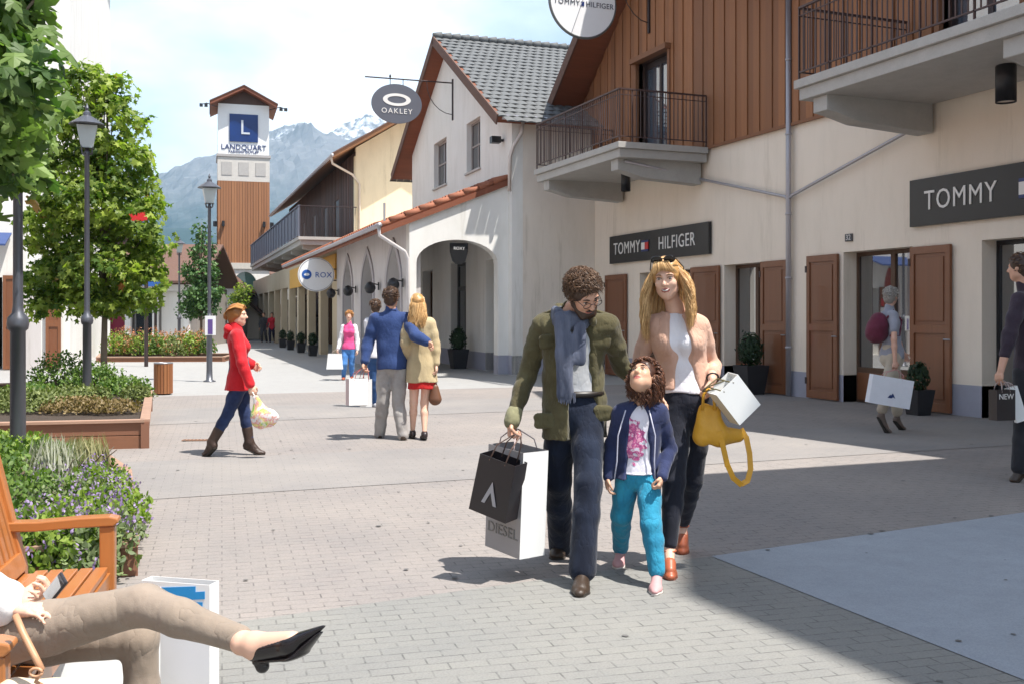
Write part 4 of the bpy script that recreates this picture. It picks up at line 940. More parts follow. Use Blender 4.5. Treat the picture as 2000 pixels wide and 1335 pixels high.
# planter 2
Z1 = .25
S1(120, 0, 17.2, 'rounded dark green bush at the back of the second planter', .56, .60, 1700, .06, SH[0])
S1(190, 0, 16.8, 'round green bush around the second lamp post', .46, .44, 1500, .06, SH[0])
S1(245, 0, 16.4, 'low dark green mound at the right end of the second planter', .42, .26, 1300, .055, SH[0])
S1(268, 0, 15.0, 'yellowish low shrub on the right edge of the second planter', .22, .22, 800, .05, SH[1])
S1(70, 0, 13.6, 'pale yellow green shrub at the front of the second planter', .50, .24, 1700, .055, SH[1])
S1(10, 0, 13.8, 'pale green shrub at the left front of the second planter', .50, .24, 1500, .055, SH[1])
S1(150, 0, 13.4, 'reddish olive shrub at the front middle of the second planter', .42, .17, 1500, .045, SH[5])
S1(215, 0, 13.3, 'reddish olive shrub at the front right of the second planter', .38, .14, 1300, .045, SH[5])
S1(150, 0, 15.0, 'olive shrub between the lamp post and the planter front', .5, .2, 1400, .055, SH[1])
S1(60, 0, 15.6, 'mid green shrub left of the rounded bush', .5, .2, 1400, .055, SH[0])
# bed in the middle of the square
pb = [(-.3, 36.6), (3.6, 35.4), (4.4, 38.6), (-.2, 40.2)]
planter('low timber edged bed of orange and green shrubs beyond the litter bin', pb, .14, 'wooden planters')
r = random.Random(5)
for i in range(15):
    px = 222+i*12.8+r.uniform(-4, 4); d = 36.0+r.uniform(0, 1.6)+(i % 3)*.7; v = at(px, 618, d)
    m = [SH[3], SH[1], SH[0], SH[5]][i % 4]
    shrub('leafy bush with orange tips in the bed beyond the litter bin', v.x, v.y, .1, .42, .62+r.uniform(0, .18), 520, .10, m, 300+i, fl=ORF, fn=20, group='bushes massed in the flower bed', name='bed_shrub')
# ---------------------------------------------------------------- lamp posts
POST = plain('post_grey', (.115, .12, .14), .4, .5)
def lamp(label, px, d):
    v = at(px, 618, d); t = thing('street_lamp', label, 'street lamp', (v.x, v.y, 0), 0, 'grey street lamps with lantern heads')
    b = MB(); b.lathe([(.14, 0), (.14, .025), (.075, .05), (.066, .3), (.064, 1.37), (.085, 1.39), (.092, 1.43), (.085, 1.49), (.05, 1.53), (.042, 1.6), (.036, 4.0), (.05, 4.02), (.03, 4.06), (.03, 4.1)], n=20); b.build('pole', POST, t, True)
    b = MB()
    for i in range(4):
        a = PI/4+i*PI/2; c, s = math.cos(a), math.sin(a); b.tube([(0, 0, 3.98), (c*.1, s*.1, 4.02), (c*.11, s*.11, 4.1), (c*.17, s*.17, 4.45)], .011, 5)
    b.add([(sx*.11, sy*.11, 4.09) for sx, sy in ((-1,-1),(1,-1),(1,1),(-1,1))], [(0, 1, 2, 3)])
    b.lathe([(.255, 4.45), (.27, 4.465), (.1, 4.58), (.06, 4.6), (.055, 4.65), (.02, 4.68), (.03, 4.72), (.0, 4.8)], n=4 if False else 16); hd = b.build('lantern_head', POST, t)
    g_ = MB(); vs = [(sx*.085, sy*.085, 4.1) for sx, sy in ((-1,-1),(1,-1),(1,1),(-1,1))]+[(sx*.15, sy*.15, 4.44) for sx, sy in ((-1,-1),(1,-1),(1,1),(-1,1))]
    g_.add(vs, [(0, 1, 5, 4), (1, 2, 6, 5), (2, 3, 7, 6), (3, 0, 4, 7)]); g_.build('lantern_glass', plain('milk_glass', (.5, .55, .55), .25), hd); return t
lamp('nearest grey lamp post standing in the first wooden planter', 35, 9.1); lamp('grey lamp post standing among shrubs of the second planter', 170, 15.9)
l3 = lamp('grey lamp post with a small white notice beside the red jacket walker', 409, 23.7); lamp('far lamp post between the bushy maple and the conical tree', 350, 42)
lamp('grey lamp post on the near left of the square, outside the plants', -700, 9.0)
v = at(411, 634, 23.55); t = thing('notice', 'small white and violet notice strapped to the lamp post', 'notice', v, -math.radians(21.5))
b = MB(); b.box(-.12, .12, -.012, .012, -.24, .2); b.build('plate', SIGNW, t); b = MB(); b.box(-.055, .055, -.018, -.013, -.22, .12); b.build('violet_panel', plain('violet', (.12, .07, .25), .5), t)
# ---------------------------------------------------------------- litter bin
v = at(319, 618, 19.8); t = thing('litter_bin', 'round litter bin clad in orange brown wooden slats', 'litter bin', (v.x, v.y, 0))
b = MB()
for i in range(18):
    a = 2*PI*i/18; c, s = math.cos(a), math.sin(a); b.obox((c*.165, s*.165, .03), (c*.165, s*.165, .60), .05, .02, (c, s, 0), r.random() if False else (i*.37) % 1)
b.build('slats', wood('bin_wood', (.42, .17, .06), (.28, .10, .04)), t)
b = MB(); b.lathe([(.15, .02), (.15, .57), (.12, .57), (.12, .1)], n=18); b.build('liner', BLACK, t, True)
b = MB(); b.tube([(.17*math.cos(a*PI/12), .17*math.sin(a*PI/12), .61) for a in range(25)], .014, 6); b.build('rim', STEEL, t, True)
# drain grate
v = at(383, 618, 12.4); t = thing('drain_grate', 'small rusty slotted drain grate in the paving', 'grate', (v.x, v.y, .014), -.3)
b = MB(); b.panel(rect(-.16, .16, -.06, .06), [rect(-.15+i*.043, -.125+i*.043, -.045, .045) for i in range(7)], TZ(0), .006); b.build('grate_plate', plain('rust', (.28, .15, .09), .8, var=.3), t)
b = MB(); b.box(-.155, .155, -.055, .055, -.001, .001); b.build('sump', BLACK, t)
# ---------------------------------------------------------------- dark pots by the shop doors
def pot(label, p, s=1., gr=True, rz=0):
    t = thing('potted_plant', label, 'potted plant', (p[0], p[1], .01), rz, 'dark pots beside the shop fronts'); b = MB()
    vs = [(sx*.2*s, sy*.2*s, 0) for sx, sy in ((-1,-1),(1,-1),(1,1),(-1,1))]+[(sx*.28*s, sy*.28*s, .62*s) for sx, sy in ((-1,-1),(1,-1),(1,1),(-1,1))]+[(sx*.25*s, sy*.25*s, .62*s) for sx, sy in ((-1,-1),(1,-1),(1,1),(-1,1))]+[(sx*.24*s, sy*.24*s, .55*s) for sx, sy in ((-1,-1),(1,-1),(1,1),(-1,1))]
    fs = [(3, 2, 1, 0), (12, 13, 14, 15)]
    for o in (0, 4, 8): fs += [(o+i, o+(i+1) % 4, o+4+(i+1) % 4, o+4+i) for i in range(4)]
    b.add(vs, fs); b.build('pot', plain('pot_black', (.02, .02, .024), .6), t, bevel=.006)
    rr = random.Random(int(p[1]*10)); b = MB()
    for _ in range(700):
        d = rv(rr); p_ = Vector((d.x*.23*s, d.y*.23*s, (.62+.33*s*0+.0)*s+.3*s+d.z*.32*s)); p_ = p_+Vector((rr.gauss(0, .03), rr.gauss(0, .03), rr.gauss(0, .05)))*s; leaf(b, p_, d+rv(rr)*.6, UP+rv(rr)*.8, .085*s, 'oval', rr.random()*.6)
    b.build('foliage', foliage('box_leaf', (.012, .03, .012), (.04, .08, .03), .15), t, fix=False); return t
pot('dark pot with clipped dark bush between the shutters and the grey pipe', (11.55, 16.75), .9); pot('black pot with a dark plant next to the shop doorway under the board', (11.5, 12.3), .62)
Rr = Matrix.Rotation(RZ, 3, 'Z')
for (u, v_, lb) in ((-.45, 3.2, 'dark pot with tall dark bush inside the wide arch'), (-3.15, 14.1, 'dark potted bush before the first ochre column'), (-3.15, 17.7, 'dark potted bush before the second ochre column'), (-3.15, 21.5, 'dark potted bush before the third ochre column'), (-3.1, 25.2, 'dark potted bush before the fourth ochre column')):
    q = Vector(P0)+Rr @ Vector((u, v_, 0)); pot(lb, q, (.66 if u < -1 else .9))
# ---------------------------------------------------------------- bench
bo_ = Vector((-.28, 4.0, 0)); BR = -math.atan2(.16, .98)
BW = wood('bench_wood', (.50, .185, .05), (.42, .15, .045), 'y', .4, grain=22, coat=.3); BWz = wood('bench_wood_post', (.50, .185, .05), (.42, .15, .045), 'z', .4, grain=22, coat=.3); BWx = wood('bench_wood_arm', (.50, .185, .05), (.42, .15, .045), 'x', .4, grain=22, coat=.3)
# local: x forward (towards the street), y along the bench
bn = thing('park_bench', 'orange stained slatted wooden park bench with curved arms', 'bench', (-.365, 3.95, 0), BR)
HL = .87
b = MB()
for i in range(7):
    x = -.145+i*.0595; b.box(x-.025, x+.025, -HL+.04, HL-.04, .405-(.012 if i < 2 else 0), .43-(.012 if i < 2 else 0), (i*.31) % 1)
b.build('seat', BW, bn, bevel=.004)
b = MB()
for i in range(23):
    y = -HL+.09+i*.0736; b.obox((-.125, y, .47), (-.255, y, .98), .042, .018, (1, 0, .3), tint=(i*.43) % 1)
b.obox((-.115, -HL+.03, .465), (-.115, HL-.03, .465), .03, .08, (-.3, 0, 1)); b.obox((-.265, -HL+.03, 1.01), (-.265, HL-.03, 1.01), .035, .10, (-.3, 0, 1))
b.build('backrest', BWz, bn, bevel=.004)
for sy in (-1, 1):
    y = sy*(HL); b = MB(); b.box(.20, .262, y-.03, y+.03, .013, .60); b.build('leg', BWz, bn, bevel=.005)
    b = MB(); b.panel([(-.16, .013), (-.095, .013), (-.095, .44), (-.24, 1.06), (-.31, 1.04), (-.16, .42)], [], TY(y-.03), .06); b.build('leg', BWz, bn, bevel=.005)
    b = MB(); ap = [(-.23, .605), (-.20, .635), (-.05, .632), (.12, .642), (.24, .644), (.275, .635), (.28, .62), (.26, .602), (.1, .60), (-.05, .592), (-.2, .595)]
    b.panel(ap, [], TY(y-.04), .08); b.build('armrest', BWx, bn, bevel=.006)
    b = MB(); b.box(-.16, .22, y-.02, y+.02, .35, .404); b.box(-.16, .22, y-.015, y+.015, .13, .17); b.build('side_rail', BWx, bn)
b = MB(); b.box(.215, .245, -HL+.03, HL-.03, .335, .40); b.build('front_rail', BW, bn)
# ---------------------------------------------------------------- bags
PAPW = plain('paper_white', (.80, .80, .78), .55, var=.03); PAPG = plain('paper_grey', (.33, .31, .31), .6, var=.04); PAPK = plain('paper_black', (.022, .018, .02), .28, var=.1); CORD = plain('cord', (.5, .4, .38), .8)
PAPC = plain('paper_cream', (.66, .60, .46), .6, var=.05); PAPL = plain('paper_lilac', (.50, .46, .58), .6, var=.05)
def pbag(name, label, top, w, h, dp, rz, tilt=(0, 0), mats=None, handle=.14, cord=CORD, grip=None, group=None, cat='shopping bag', taper=1.):
    """paper bag: origin at the middle of the top edge; w across local x, dp deep along local y, hangs down h"""
    t = thing(name, label, cat, top, rz, group); t.rotation_euler = (tilt[1], tilt[0], rz)
    b = MB(); th = .003; W_, D_ = w/2, dp/2
    def ring(k, z, s=1.): return [(-W_*s+k, -D_*s+k, z), (W_*s-k, -D_*s+k, z), (W_*s-k, D_*s-k, z), (-W_*s+k, D_*s-k, z)]
    vs = ring(0, -h, taper)+ring(0, -h*.5, (1+taper)/2)+ring(0, 0)+ring(th, 0)+ring(th, -h+th, taper)
    # crease of the gussets
    fs = [(3, 2, 1, 0)]
    mi = [0]
    for o in (0, 4): 
        for i in range(4): fs.append((o+i, o+(i+1) % 4, o+4+(i+1) % 4, o+4+i)); mi.append(i)
    for i in range(4): fs.append((8+i, 8+(i+1) % 4, 12+(i+1) % 4, 12+i)); mi.append(0)
    for i in range(4): fs.append((12+i, 12+(i+1) % 4, 16+(i+1) % 4, 16+i)); mi.append(0)
    fs.append((16, 17, 18, 19)); mi.append(0)
    M = mats or [PAPW]; M = [M[i % len(M)] for i in range(4)]
    for f, m in zip(fs, mi): b.add([vs[i] for i in f], [tuple(range(4))], 0, m)
    o = b.build('bag_body', M, t, fix=False)
    for sy in (-1, 1):
        hb = MB(); y = sy*D_*.97; g_ = grip or (0, 0, handle)
        hb.tube([(-w*.22, y, -.02), (-w*.2+g_[0]*.3, y*.8+g_[1]*.3, g_[2]*.5), (g_[0]-.02, y*.1+g_[1], g_[2]), (g_[0]+.02, y*.1+g_[1], g_[2]), (w*.2+g_[0]*.3, y*.8+g_[1]*.3, g_[2]*.5), (w*.22, y, -.02)], .004, 6)
        hb.build('handle', cord, t, True)
    return t
R21 = -math.radians(21.5)
# white bag with blue stripes on the ground behind the seated woman
v = at(352, 618, 4.05)
gb = pbag('shopping_bag', 'large white paper bag with two blue stripes standing behind the seated legs', (v.x, v.y, .462), .30, .445, .07, R21-.25, mats=[PAPW], handle=-.12, cord=PAPL)
b = MB(); b.panel([(-.06, -.022), (.09, -.008), (.09, -.03), (.13, -.025), (.13, -.055), (.03, -.066)], [], TY(-.0375), .002); b.panel([(-.03, -.075), (.12, -.068), (.12, -.10), (.04, -.11)], [], TY(-.0375), .002); b.build('blue_stripe', plain('sky_blue', (.02, .27, .60), .5), gb)
v = at(205, 618, 3.75)
pbag('shopping_bag', 'white and lilac paper bag standing half hidden under the bench side', (v.x, v.y, .32), .36, .30, .16, R21+.5, mats=[PAPW, PAPL, PAPW, PAPL], handle=-.1, cord=PAPL)
# ---------------------------------------------------------------- implicit surfaces for people
class SDF:
    """signed distance grid; primitives blend smoothly; meshed with surface nets"""
    def __init__(s, h=.007): s.h = h; s.ops = []
    def _n(s, v): return np.array([v[0], v[1], v[2]], dtype=np.float32)
    def cap(s, a, b, ra, rb, k=.02, flat=None, f=1., mode='u'):
        s.ops.append(('cap', s._n(a), s._n(b), ra, rb, k, None if flat is None else s._n(flat), f, mode)); return s
    def ell(s, c, r, ax=None, k=.02, mode='u'):
        ax = ax or (Vector((1,0,0)), Vector((0,1,0)), Vector((0,0,1)))
        s.ops.append(('ell', s._n(c), np.array([s._n(a) for a in ax]), np.array(r, dtype=np.float32), k, mode)); return s
    def half(s, p, n, k=.005):     # keep the side opposite to n
        s.ops.append(('half', s._n(p), s._n(Vector(n).normalized()), k)); return s
    def noise(s, amp, freq, seed=0, stretch=(1, 1, 1)): s.ops.append(('noise', amp, freq, seed, stretch)); return s
    def mesh(s):
        lo = np.full(3, 1e9); hi = -lo
        for o in s.ops:
            if o[0] == 'cap' and o[8] == 'u':
                r = max(o[3], o[4])*max(1, o[7]); lo = np.minimum(lo, np.minimum(o[1], o[2])-r); hi = np.maximum(hi, np.maximum(o[1], o[2])+r)
            if o[0] == 'ell' and o[5] == 'u': r = o[3].max(); lo = np.minimum(lo, o[1]-r); hi = np.maximum(hi, o[1]+r)
        h = s.h; lo = lo-4*h-.01; hi = hi+4*h+.01; n = np.ceil((hi-lo)/h).astype(int)+1
        X = (lo[0]+h*np.arange(n[0])).astype(np.float32); Y = (lo[1]+h*np.arange(n[1])).astype(np.float32); Z = (lo[2]+h*np.arange(n[2])).astype(np.float32)
        G = np.full(n, .08, dtype=np.float32)
        def box(bl, bh):
            i0 = np.clip(np.floor((bl-lo)/h).astype(int), 0, n); i1 = np.clip(np.ceil((bh-lo)/h).astype(int)+1, 0, n)
            sl = tuple(slice(a, b) for a, b in zip(i0, i1))
            return sl, X[sl[0]][:, None, None], Y[sl[1]][None, :, None], Z[sl[2]][None, None, :]
        def comb(sl, d, k, mode):
            g = G[sl]
            if g.size == 0: return
            if mode == 'u':
                hh = np.maximum(k-np.abs(g-d), 0)/max(k, 1e-5); G[sl] = np.minimum(g, d)-hh*hh*k*.25
            else:
                d = -d; hh = np.maximum(k-np.abs(g-d), 0)/max(k, 1e-5); G[sl] = np.maximum(g, d)+hh*hh*k*.25
        for o in s.ops:
            if o[0] == 'cap':
                _, a, b, ra, rb, k, fl, f, mode = o; pad = max(ra, rb)*max(1, f)+k+3*h
                sl, x, y, z = box(np.minimum(a, b)-pad, np.maximum(a, b)+pad)
                px, py, pz = x-a[0], y-a[1], z-a[2]; ba = b-a
                if fl is not None:
                    q = (px*fl[0]+py*fl[1]+pz*fl[2]); t_ = q*(1/f-1); px = px+fl[0]*t_; py = py+fl[1]*t_; pz = pz+fl[2]*t_
                    bq = float(ba@fl)*(1/f-1); ba = ba+fl*bq
                L2 = float(ba@ba)+1e-9; t = np.clip((px*ba[0]+py*ba[1]+pz*ba[2])/L2, 0, 1)
                d = np.sqrt((px-ba[0]*t)**2+(py-ba[1]*t)**2+(pz-ba[2]*t)**2)-(ra+(rb-ra)*t)
                if fl is not None and f < 1: d = d*((f+1)/2)
                comb(sl, d, k, mode)
            elif o[0] == 'ell':
                _, c, A, r, k, mode = o; pad = r.max()+k+3*h
                sl, x, y, z = box(c-pad, c+pad); px, py, pz = x-c[0], y-c[1], z-c[2]
                u = [(px*A[i][0]+py*A[i][1]+pz*A[i][2])/r[i] for i in range(3)]
                k0 = np.sqrt(u[0]**2+u[1]**2+u[2]**2)+1e-6; k1 = np.sqrt((u[0]/r[0])**2+(u[1]/r[1])**2+(u[2]/r[2])**2)+1e-6
                comb(sl, k0*(k0-1)/k1, k, mode)
            elif o[0] == 'half':
                _, p, nn, k = o; d = (X[:, None, None]-p[0])*nn[0]+(Y[None, :, None]-p[1])*nn[1]+(Z[None, None, :]-p[2])*nn[2]
                G = np.maximum(G, d).astype(np.float32)
            elif o[0] == 'noise':
                _, amp, fr, sd, st = o; rr = np.random.RandomState(sd+1)
                x, y, z = X[:, None, None]*st[0], Y[None, :, None]*st[1], Z[None, None, :]*st[2]
                for j in range(5):
                    w = rr.normal(size=3); w = w/np.linalg.norm(w)*fr*(1+.5*j); w2 = rr.normal(size=3)*fr*.5
                    G += (amp*.5/(1+.4*j))*np.sin(w[0]*x+w[1]*y+w[2]*z+rr.uniform(0, 6)+1.5*np.sin(w2[0]*x+w2[1]*y+w2[2]*z)).astype(np.float32)
        # surface nets
        ins = G < 0; c = np.zeros(np.array(n)-1, dtype=np.int8)
        for i in (0, 1):
            for j in (0, 1):
                for l in (0, 1): c += ins[i:n[0]-1+i, j:n[1]-1+j, l:n[2]-1+l]
        act = (c > 0) & (c < 8); idx = -np.ones(c.shape, dtype=np.int64); P = np.argwhere(act); idx[act] = np.arange(len(P))
        acc = np.zeros((len(P), 3)); cnt = np.zeros(len(P))
        cor = [(i, j, l) for i in (0, 1) for j in (0, 1) for l in (0, 1)]
        V = [G[P[:, 0]+a, P[:, 1]+b, P[:, 2]+d] for a, b, d in cor]
        for ia in range(8):
            for ib in range(ia+1, 8):
                A, B = cor[ia], cor[ib]
                if sum(abs(A[q]-B[q]) for q in range(3)) != 1: continue
                m = (V[ia] < 0) != (V[ib] < 0); t = V[ia][m]/(V[ia][m]-V[ib][m]+1e-12)
                acc[m] += np.array(A)+(np.array(B)-np.array(A))*t[:, None]; cnt[m] += 1
        pts = lo+(P+acc/np.maximum(cnt, 1)[:, None])*h
        faces = []
        for ax in range(3):
            o1, o2 = [(1, 2), (2, 0), (0, 1)][ax]
            s0 = [slice(1, n[q]-1) for q in range(3)]; s0[ax] = slice(0, n[ax]-1); s1 = list(s0); s1[ax] = slice(1, n[ax])
            a_, b_ = ins[tuple(s0)], ins[tuple(s1)]; e = np.argwhere(a_ != b_); fl = a_[tuple(e.T)]
            base = e.copy(); base[:, o1] += 1; base[:, o2] += 1
            d1 = np.zeros(3, int); d1[o1] = 1; d2 = np.zeros(3, int); d2[o2] = 1
            q = np.stack([idx[tuple(w_.T)] for w_ in (base-d1-d2, base-d2, base, base-d1)], 1)
            q[~fl] = q[~fl][:, ::-1]; faces.append(q)
        F = np.concatenate(faces); F = F[(F >= 0).all(1)]
        return pts, F
    def build(s, name, mat, parent, org, smooth_it=1, face_mat=None):
        pts, F = s.mesh(); pts = pts-np.array(org)
        me = bpy.data.meshes.new(name); me.vertices.add(len(pts)); me.vertices.foreach_set('co', pts.astype(np.float32).ravel())
        me.loops.add(F.size); me.loops.foreach_set('vertex_index', F.astype(np.int32).ravel())
        me.polygons.add(len(F)); me.polygons.foreach_set('loop_start', np.arange(0, F.size, 4, dtype=np.int32))
        me.polygons.foreach_set('use_smooth', np.ones(len(F), dtype=bool))
        ms = mat if isinstance(mat, (list, tuple)) else [mat]
        for m in ms: me.materials.append(m)
        if face_mat:
            C = pts[F].mean(1)+np.array(org); me.polygons.foreach_set('material_index', np.array([int(x) for x in face_mat(C)], dtype=np.int32))
        me.update(calc_edges=True); me.validate()
        o = bpy.data.objects.new(name, me); COL.objects.link(o); o.parent = parent
        md = o.modifiers.new('Smooth', 'SMOOTH'); md.factor = .5; md.iterations = smooth_it
        return o
def hand(S, w, d, n, th, curl=.5, sc=1., k=.006, grip=0, fing=None):
    """w wrist, d direction of the fingers, n palm normal (the way fingers curl), th side of the thumb; five separate fingers"""
    d = d.normalized(); n = (n-d*n.dot(d)).normalized(); t = d.cross(n); t = t if t.dot(th) > 0 else -t
    P = lambda a, b, c: w+d*(a*sc)+t*(b*sc)+n*(c*sc)
    S.cap(P(-.01, 0, 0), P(.045, 0, 0), .024*sc, .034*sc, .015, flat=n, f=.6); S.cap(P(.05, .022, 0), P(.085, .030, .002), .019*sc, .013*sc, .012); S.cap(P(.05, -.022, 0), P(.075, -.032, .002), .018*sc, .012*sc, .012)
    S.cap(P(.085, .028, 0), P(.078, -.03, 0), .012*sc, .011*sc, .012)
    L0 = [.040, .045, .042, .032]; off = [.030, .010, -.011, -.031]; st = [.085, .089, .085, .076]; rr = [.0098, .0102, .0096, .0083]
    for i in range(4):
        c = curl if fing is None else fing[i]; p = P(st[i], off[i], .001); ang = 0.; r0 = rr[i]*sc
        for j, (ln, bend) in enumerate(((L0[i], .75), (L0[i]*.62, .95), (L0[i]*.5, .7))):
            ang += c*bend*1.55; v = (d*math.cos(ang)+n*math.sin(ang)+t*(off[i]*1.2)).normalized(); q = p+v*(ln*sc)
            S.cap(p, q, r0, r0*.9, .003); p = q; r0 *= .88
    c = curl; p = P(.02, .028, .006); v = (d*.75+t*.75+n*.25).normalized(); q = p+v*(.042*sc); S.cap(p, q, .0145*sc, .011*sc, .008)
    v2 = (d*.95+t*(.35-.9*c)+n*(.15+.8*c)).normalized(); q2 = q+v2*(.032*sc); S.cap(q, q2, .0105*sc, .0095*sc, .003); v3 = (v2+n*.3*c-t*.3*c).normalized(); S.cap(q2, q2+v3*(.024*sc), .0095*sc, .008*sc, .003)
def head(S, c, f, u, sc=1., male=True, beard=0, child=False):
    """c centre of the skull, f the way the face looks, u up through the crown"""
    f = f.normalized(); u = (u-f*u.dot(f)).normalized(); r = f.cross(u)
    P = lambda a, b, h: c+r*(a*sc)+f*(b*sc)+u*(h*sc); ax = (r, f, u); w = 1. if male else .94
    jw = (1. if male else .85)
    S.ell(P(0, -.012, .03), (.074*sc*w, .092*sc, .085*sc), ax, .01); S.ell(P(0, .028, -.02), (.062*sc*w, .062*sc, .085*sc), ax, .02)
    S.ell(P(0, .045, -.078), (.036*sc*jw, .038*sc, .032*sc), ax, .03)          # chin
    S.ell(P(.040*jw, .015, -.055), (.026*sc, .045*sc, .03*sc), ax, .02); S.ell(P(-.040*jw, .015, -.055), (.026*sc, .045*sc, .03*sc), ax, .02)
    for s_ in (-1, 1):
        S.ell(P(s_*.034, .062, -.018), (.024*sc, .02*sc, .022*sc), ax, .018)         # cheek
        S.ell(P(s_*.030, .092, .014), (.018*sc, .018*sc, .012*sc), ax, .012, 's')    # socket
        S.cap(P(s_*.012, .084, .032), P(s_*.045, .072, .030), .008*sc, .007*sc, .012)  # brow
        S.ell(P(s_*.031, .070, .013), (.0145*sc, .0125*sc, .0125*sc), ax, .004)        # lid over the ball
        S.ell(P(s_*.073*w, -.004, .002), (.009*sc, .020*sc, .030*sc), ax, .006)        # ear
    S.cap(P(0, .083, .018), P(0, .105, -.018), .008*sc, .0125*sc, .012); S.ell(P(.010, .094, -.022), (.008*sc, .010*sc, .007*sc), ax, .005); S.ell(P(-.010, .094, -.022), (.008*sc, .010*sc, .007*sc), ax, .005)
    S.ell(P(0, .082, -.047), (.024*sc, .012*sc, .006*sc), ax, .006); S.ell(P(0, .080, -.058), (.020*sc, .012*sc, .007*sc), ax, .006); S.cap(P(-.022, .088, -.0525), P(.022, .088, -.0525), .0022*sc, .0022*sc, .002, mode='s')
    return P, (r, f, u)
def lips_of(P, ax, sc):
    r, f, u = [np.array(a) for a in ax]; c = np.array(P(0, .086, -.052))
    def fn(C):
        d = C-c; a = d@r; b = d@f; h = d@u; return ((a/(.025*sc))**2+(b/(.02*sc))**2+(h/(.0125*sc))**2 < 1)
    return fn
EYEW = plain('eye_white', (.50, .46, .43), .5, var=.02); IRIS = plain('iris', (.03, .02, .014), .5, spec=.2)
LASH = plain('lash', (.02, .012, .008), .8)
def eyes(P, ax, sc, par, org, look=(0, 0), brow=None, closed=False):
    r, f, u = ax
    for s_ in (-1, 1):
        if not closed:
            b = MB(); c = P(s_*.031, .0735, .012)-Vector(org)
            for (cc, rad, mi, st) in ((c, .0112*sc, 0, 1), (c+f*(.0075*sc)+r*(.003*sc*look[0])+u*(.003*sc*look[1]), .0058*sc, 1, 1)):
                vs = []; n1, n2 = 10, 7
                for i in range(n2+1):
                    for j in range(n1):
                        a, e = 2*PI*j/n1, PI*i/n2; vs.append(cc+r*(rad*math.sin(e)*math.cos(a)*1.05)+u*(rad*math.sin(e)*math.sin(a)*.8)+f*(rad*math.cos(e)))
                b.add(vs, [(i*n1+j, i*n1+(j+1) % n1, (i+1)*n1+(j+1) % n1, (i+1)*n1+j) for i in range(n2) for j in range(n1)], 0, mi)
            b.build('eye', [EYEW, IRIS], par, True)
            b = MB(); b.tube([P(s_*.016, .084, .013)-Vector(org), P(s_*.024, .0885, .0205)-Vector(org), P(s_*.034, .087, .0215)-Vector(org), P(s_*.046, .078, .0155)-Vector(org)], [.001*sc, .0019*sc, .0019*sc, .001*sc], 4); b.build('lashes', LASH, par, True)
        if brow:
            b = MB(); b.tube([P(s_*.014, .090, .032)-Vector(org), P(s_*.03, .088, .037)-Vector(org), P(s_*.048, .076, .032)-Vector(org)], [.0035*sc, .0042*sc, .002*sc], 5); b.build('eyebrow', brow, par, True)
def strands(name, lines, r0, mat, par, org, seed=1):
    r = random.Random(seed); b = MB()
    for ln in lines:
        k = len(ln); rr = r0*r.uniform(.7, 1.3); b.tube([Vector(p)-Vector(org) for p in ln], [rr*(.55+.45*math.sin(PI*min(1, (i+.6)/k)))*(1 if i < k-1 else .3) for i in range(k)], 3, min(1, max(0, r.gauss(.5, .3))), cap=False)
    return b.build(name, mat, par, True, fix=False)
def limb(S, pts, rs, k=.02, add=0.):
    for (a, b), (ra, rb) in zip(zip(pts, pts[1:]), zip(rs, rs[1:])): S.cap(a, b, ra+add, rb+add, k)
def mid(a, b, t=.5): return a.lerp(b, t)
# ---------------------------------------------------------------- people
SKIN = skin('skin_warm', (.62, .36, .25)); SKINF = skin('skin_fair', (.72, .46, .34)); SKINC = skin('skin_child', (.60, .36, .24)); LIPS = plain('lips', (.42, .13, .11), .4, var=.05)
class Fig:
    def __init__(self_, name, label, root, **J):
        self_.root = Vector((root.x, root.y, 0)); self_.t = thing(name, label, 'person', self_.root); self_.__dict__.update(J)
        for q in ('toeA', 'toeB'):
            if not J.get('free'): v = getattr(self_, q).copy(); v.z = .032; setattr(self_, q, v)
def torso(S, g, add=0., k=.03, low=None, lowr=None, s=None):
    s = s or g.s; fem = g.fem; fr = g.fr; up = (g.neck-g.hip).normalized(); ax_ = (g.shB-g.shA).normalized()
    a, b = g.shA.lerp(g.shB, .12), g.shB.lerp(g.shA, .12); m = mid(g.shA, g.shB)
    cr, wr, hr = ((.125, .108, .15) if fem else (.150, .135, .148))
    wa = g.waist
    S.cap(a-up*.01, b-up*.01, .056*s+add, .056*s+add, k); S.cap(m-up*.02*s, g.neck+up*.02, .07*s+add, .05*s+add*.5, k)
    S.cap(m.lerp(wa, .28)-ax_*.035*s, wa-ax_*.01*s, cr*s*.88+add, wr*s*.95+add, k, flat=fr, f=.70); S.cap(m.lerp(wa, .28)+ax_*.035*s, wa+ax_*.01*s, cr*s*.88+add, wr*s*.95+add, k, flat=fr, f=.70)
    S.cap(wa, g.hip, wr*s+add, hr*s+add, k, flat=fr, f=.74)
    if fem:
        for q in (-1, 1): S.ell(m.lerp(wa, .42)+ax_*(q*.062*s)+fr*.064*s, (.056*s+add, .052*s+add, .056*s+add), k=.05)
    if low is not None: S.cap(g.hip, low, hr*s+add, (lowr or hr*s)+add, k, flat=fr, f=.8)
def arms(S, g, add=0., k=.02, tA=1., tB=1., rs=(.052, .043, .030), cuff=0.):
    s = g.s
    for sh, el, wr, t in ((g.shA, g.elA, g.wrA, tA), (g.shB, g.elB, g.wrB, tB)):
        if t <= 0: continue
        e = el.lerp(wr, t) if t < 1 else wr
        limb(S, [sh, mid(sh, el), el], [rs[0]*s, rs[0]*.93*s, rs[1]*s], k, add); S.cap(el, mid(el, e, .35), rs[1]*s+add, rs[1]*.98*s+add, k); S.cap(mid(el, e, .35), e, rs[1]*.98*s+add, rs[2]*s+add+(1-t)*.01+cuff, k)
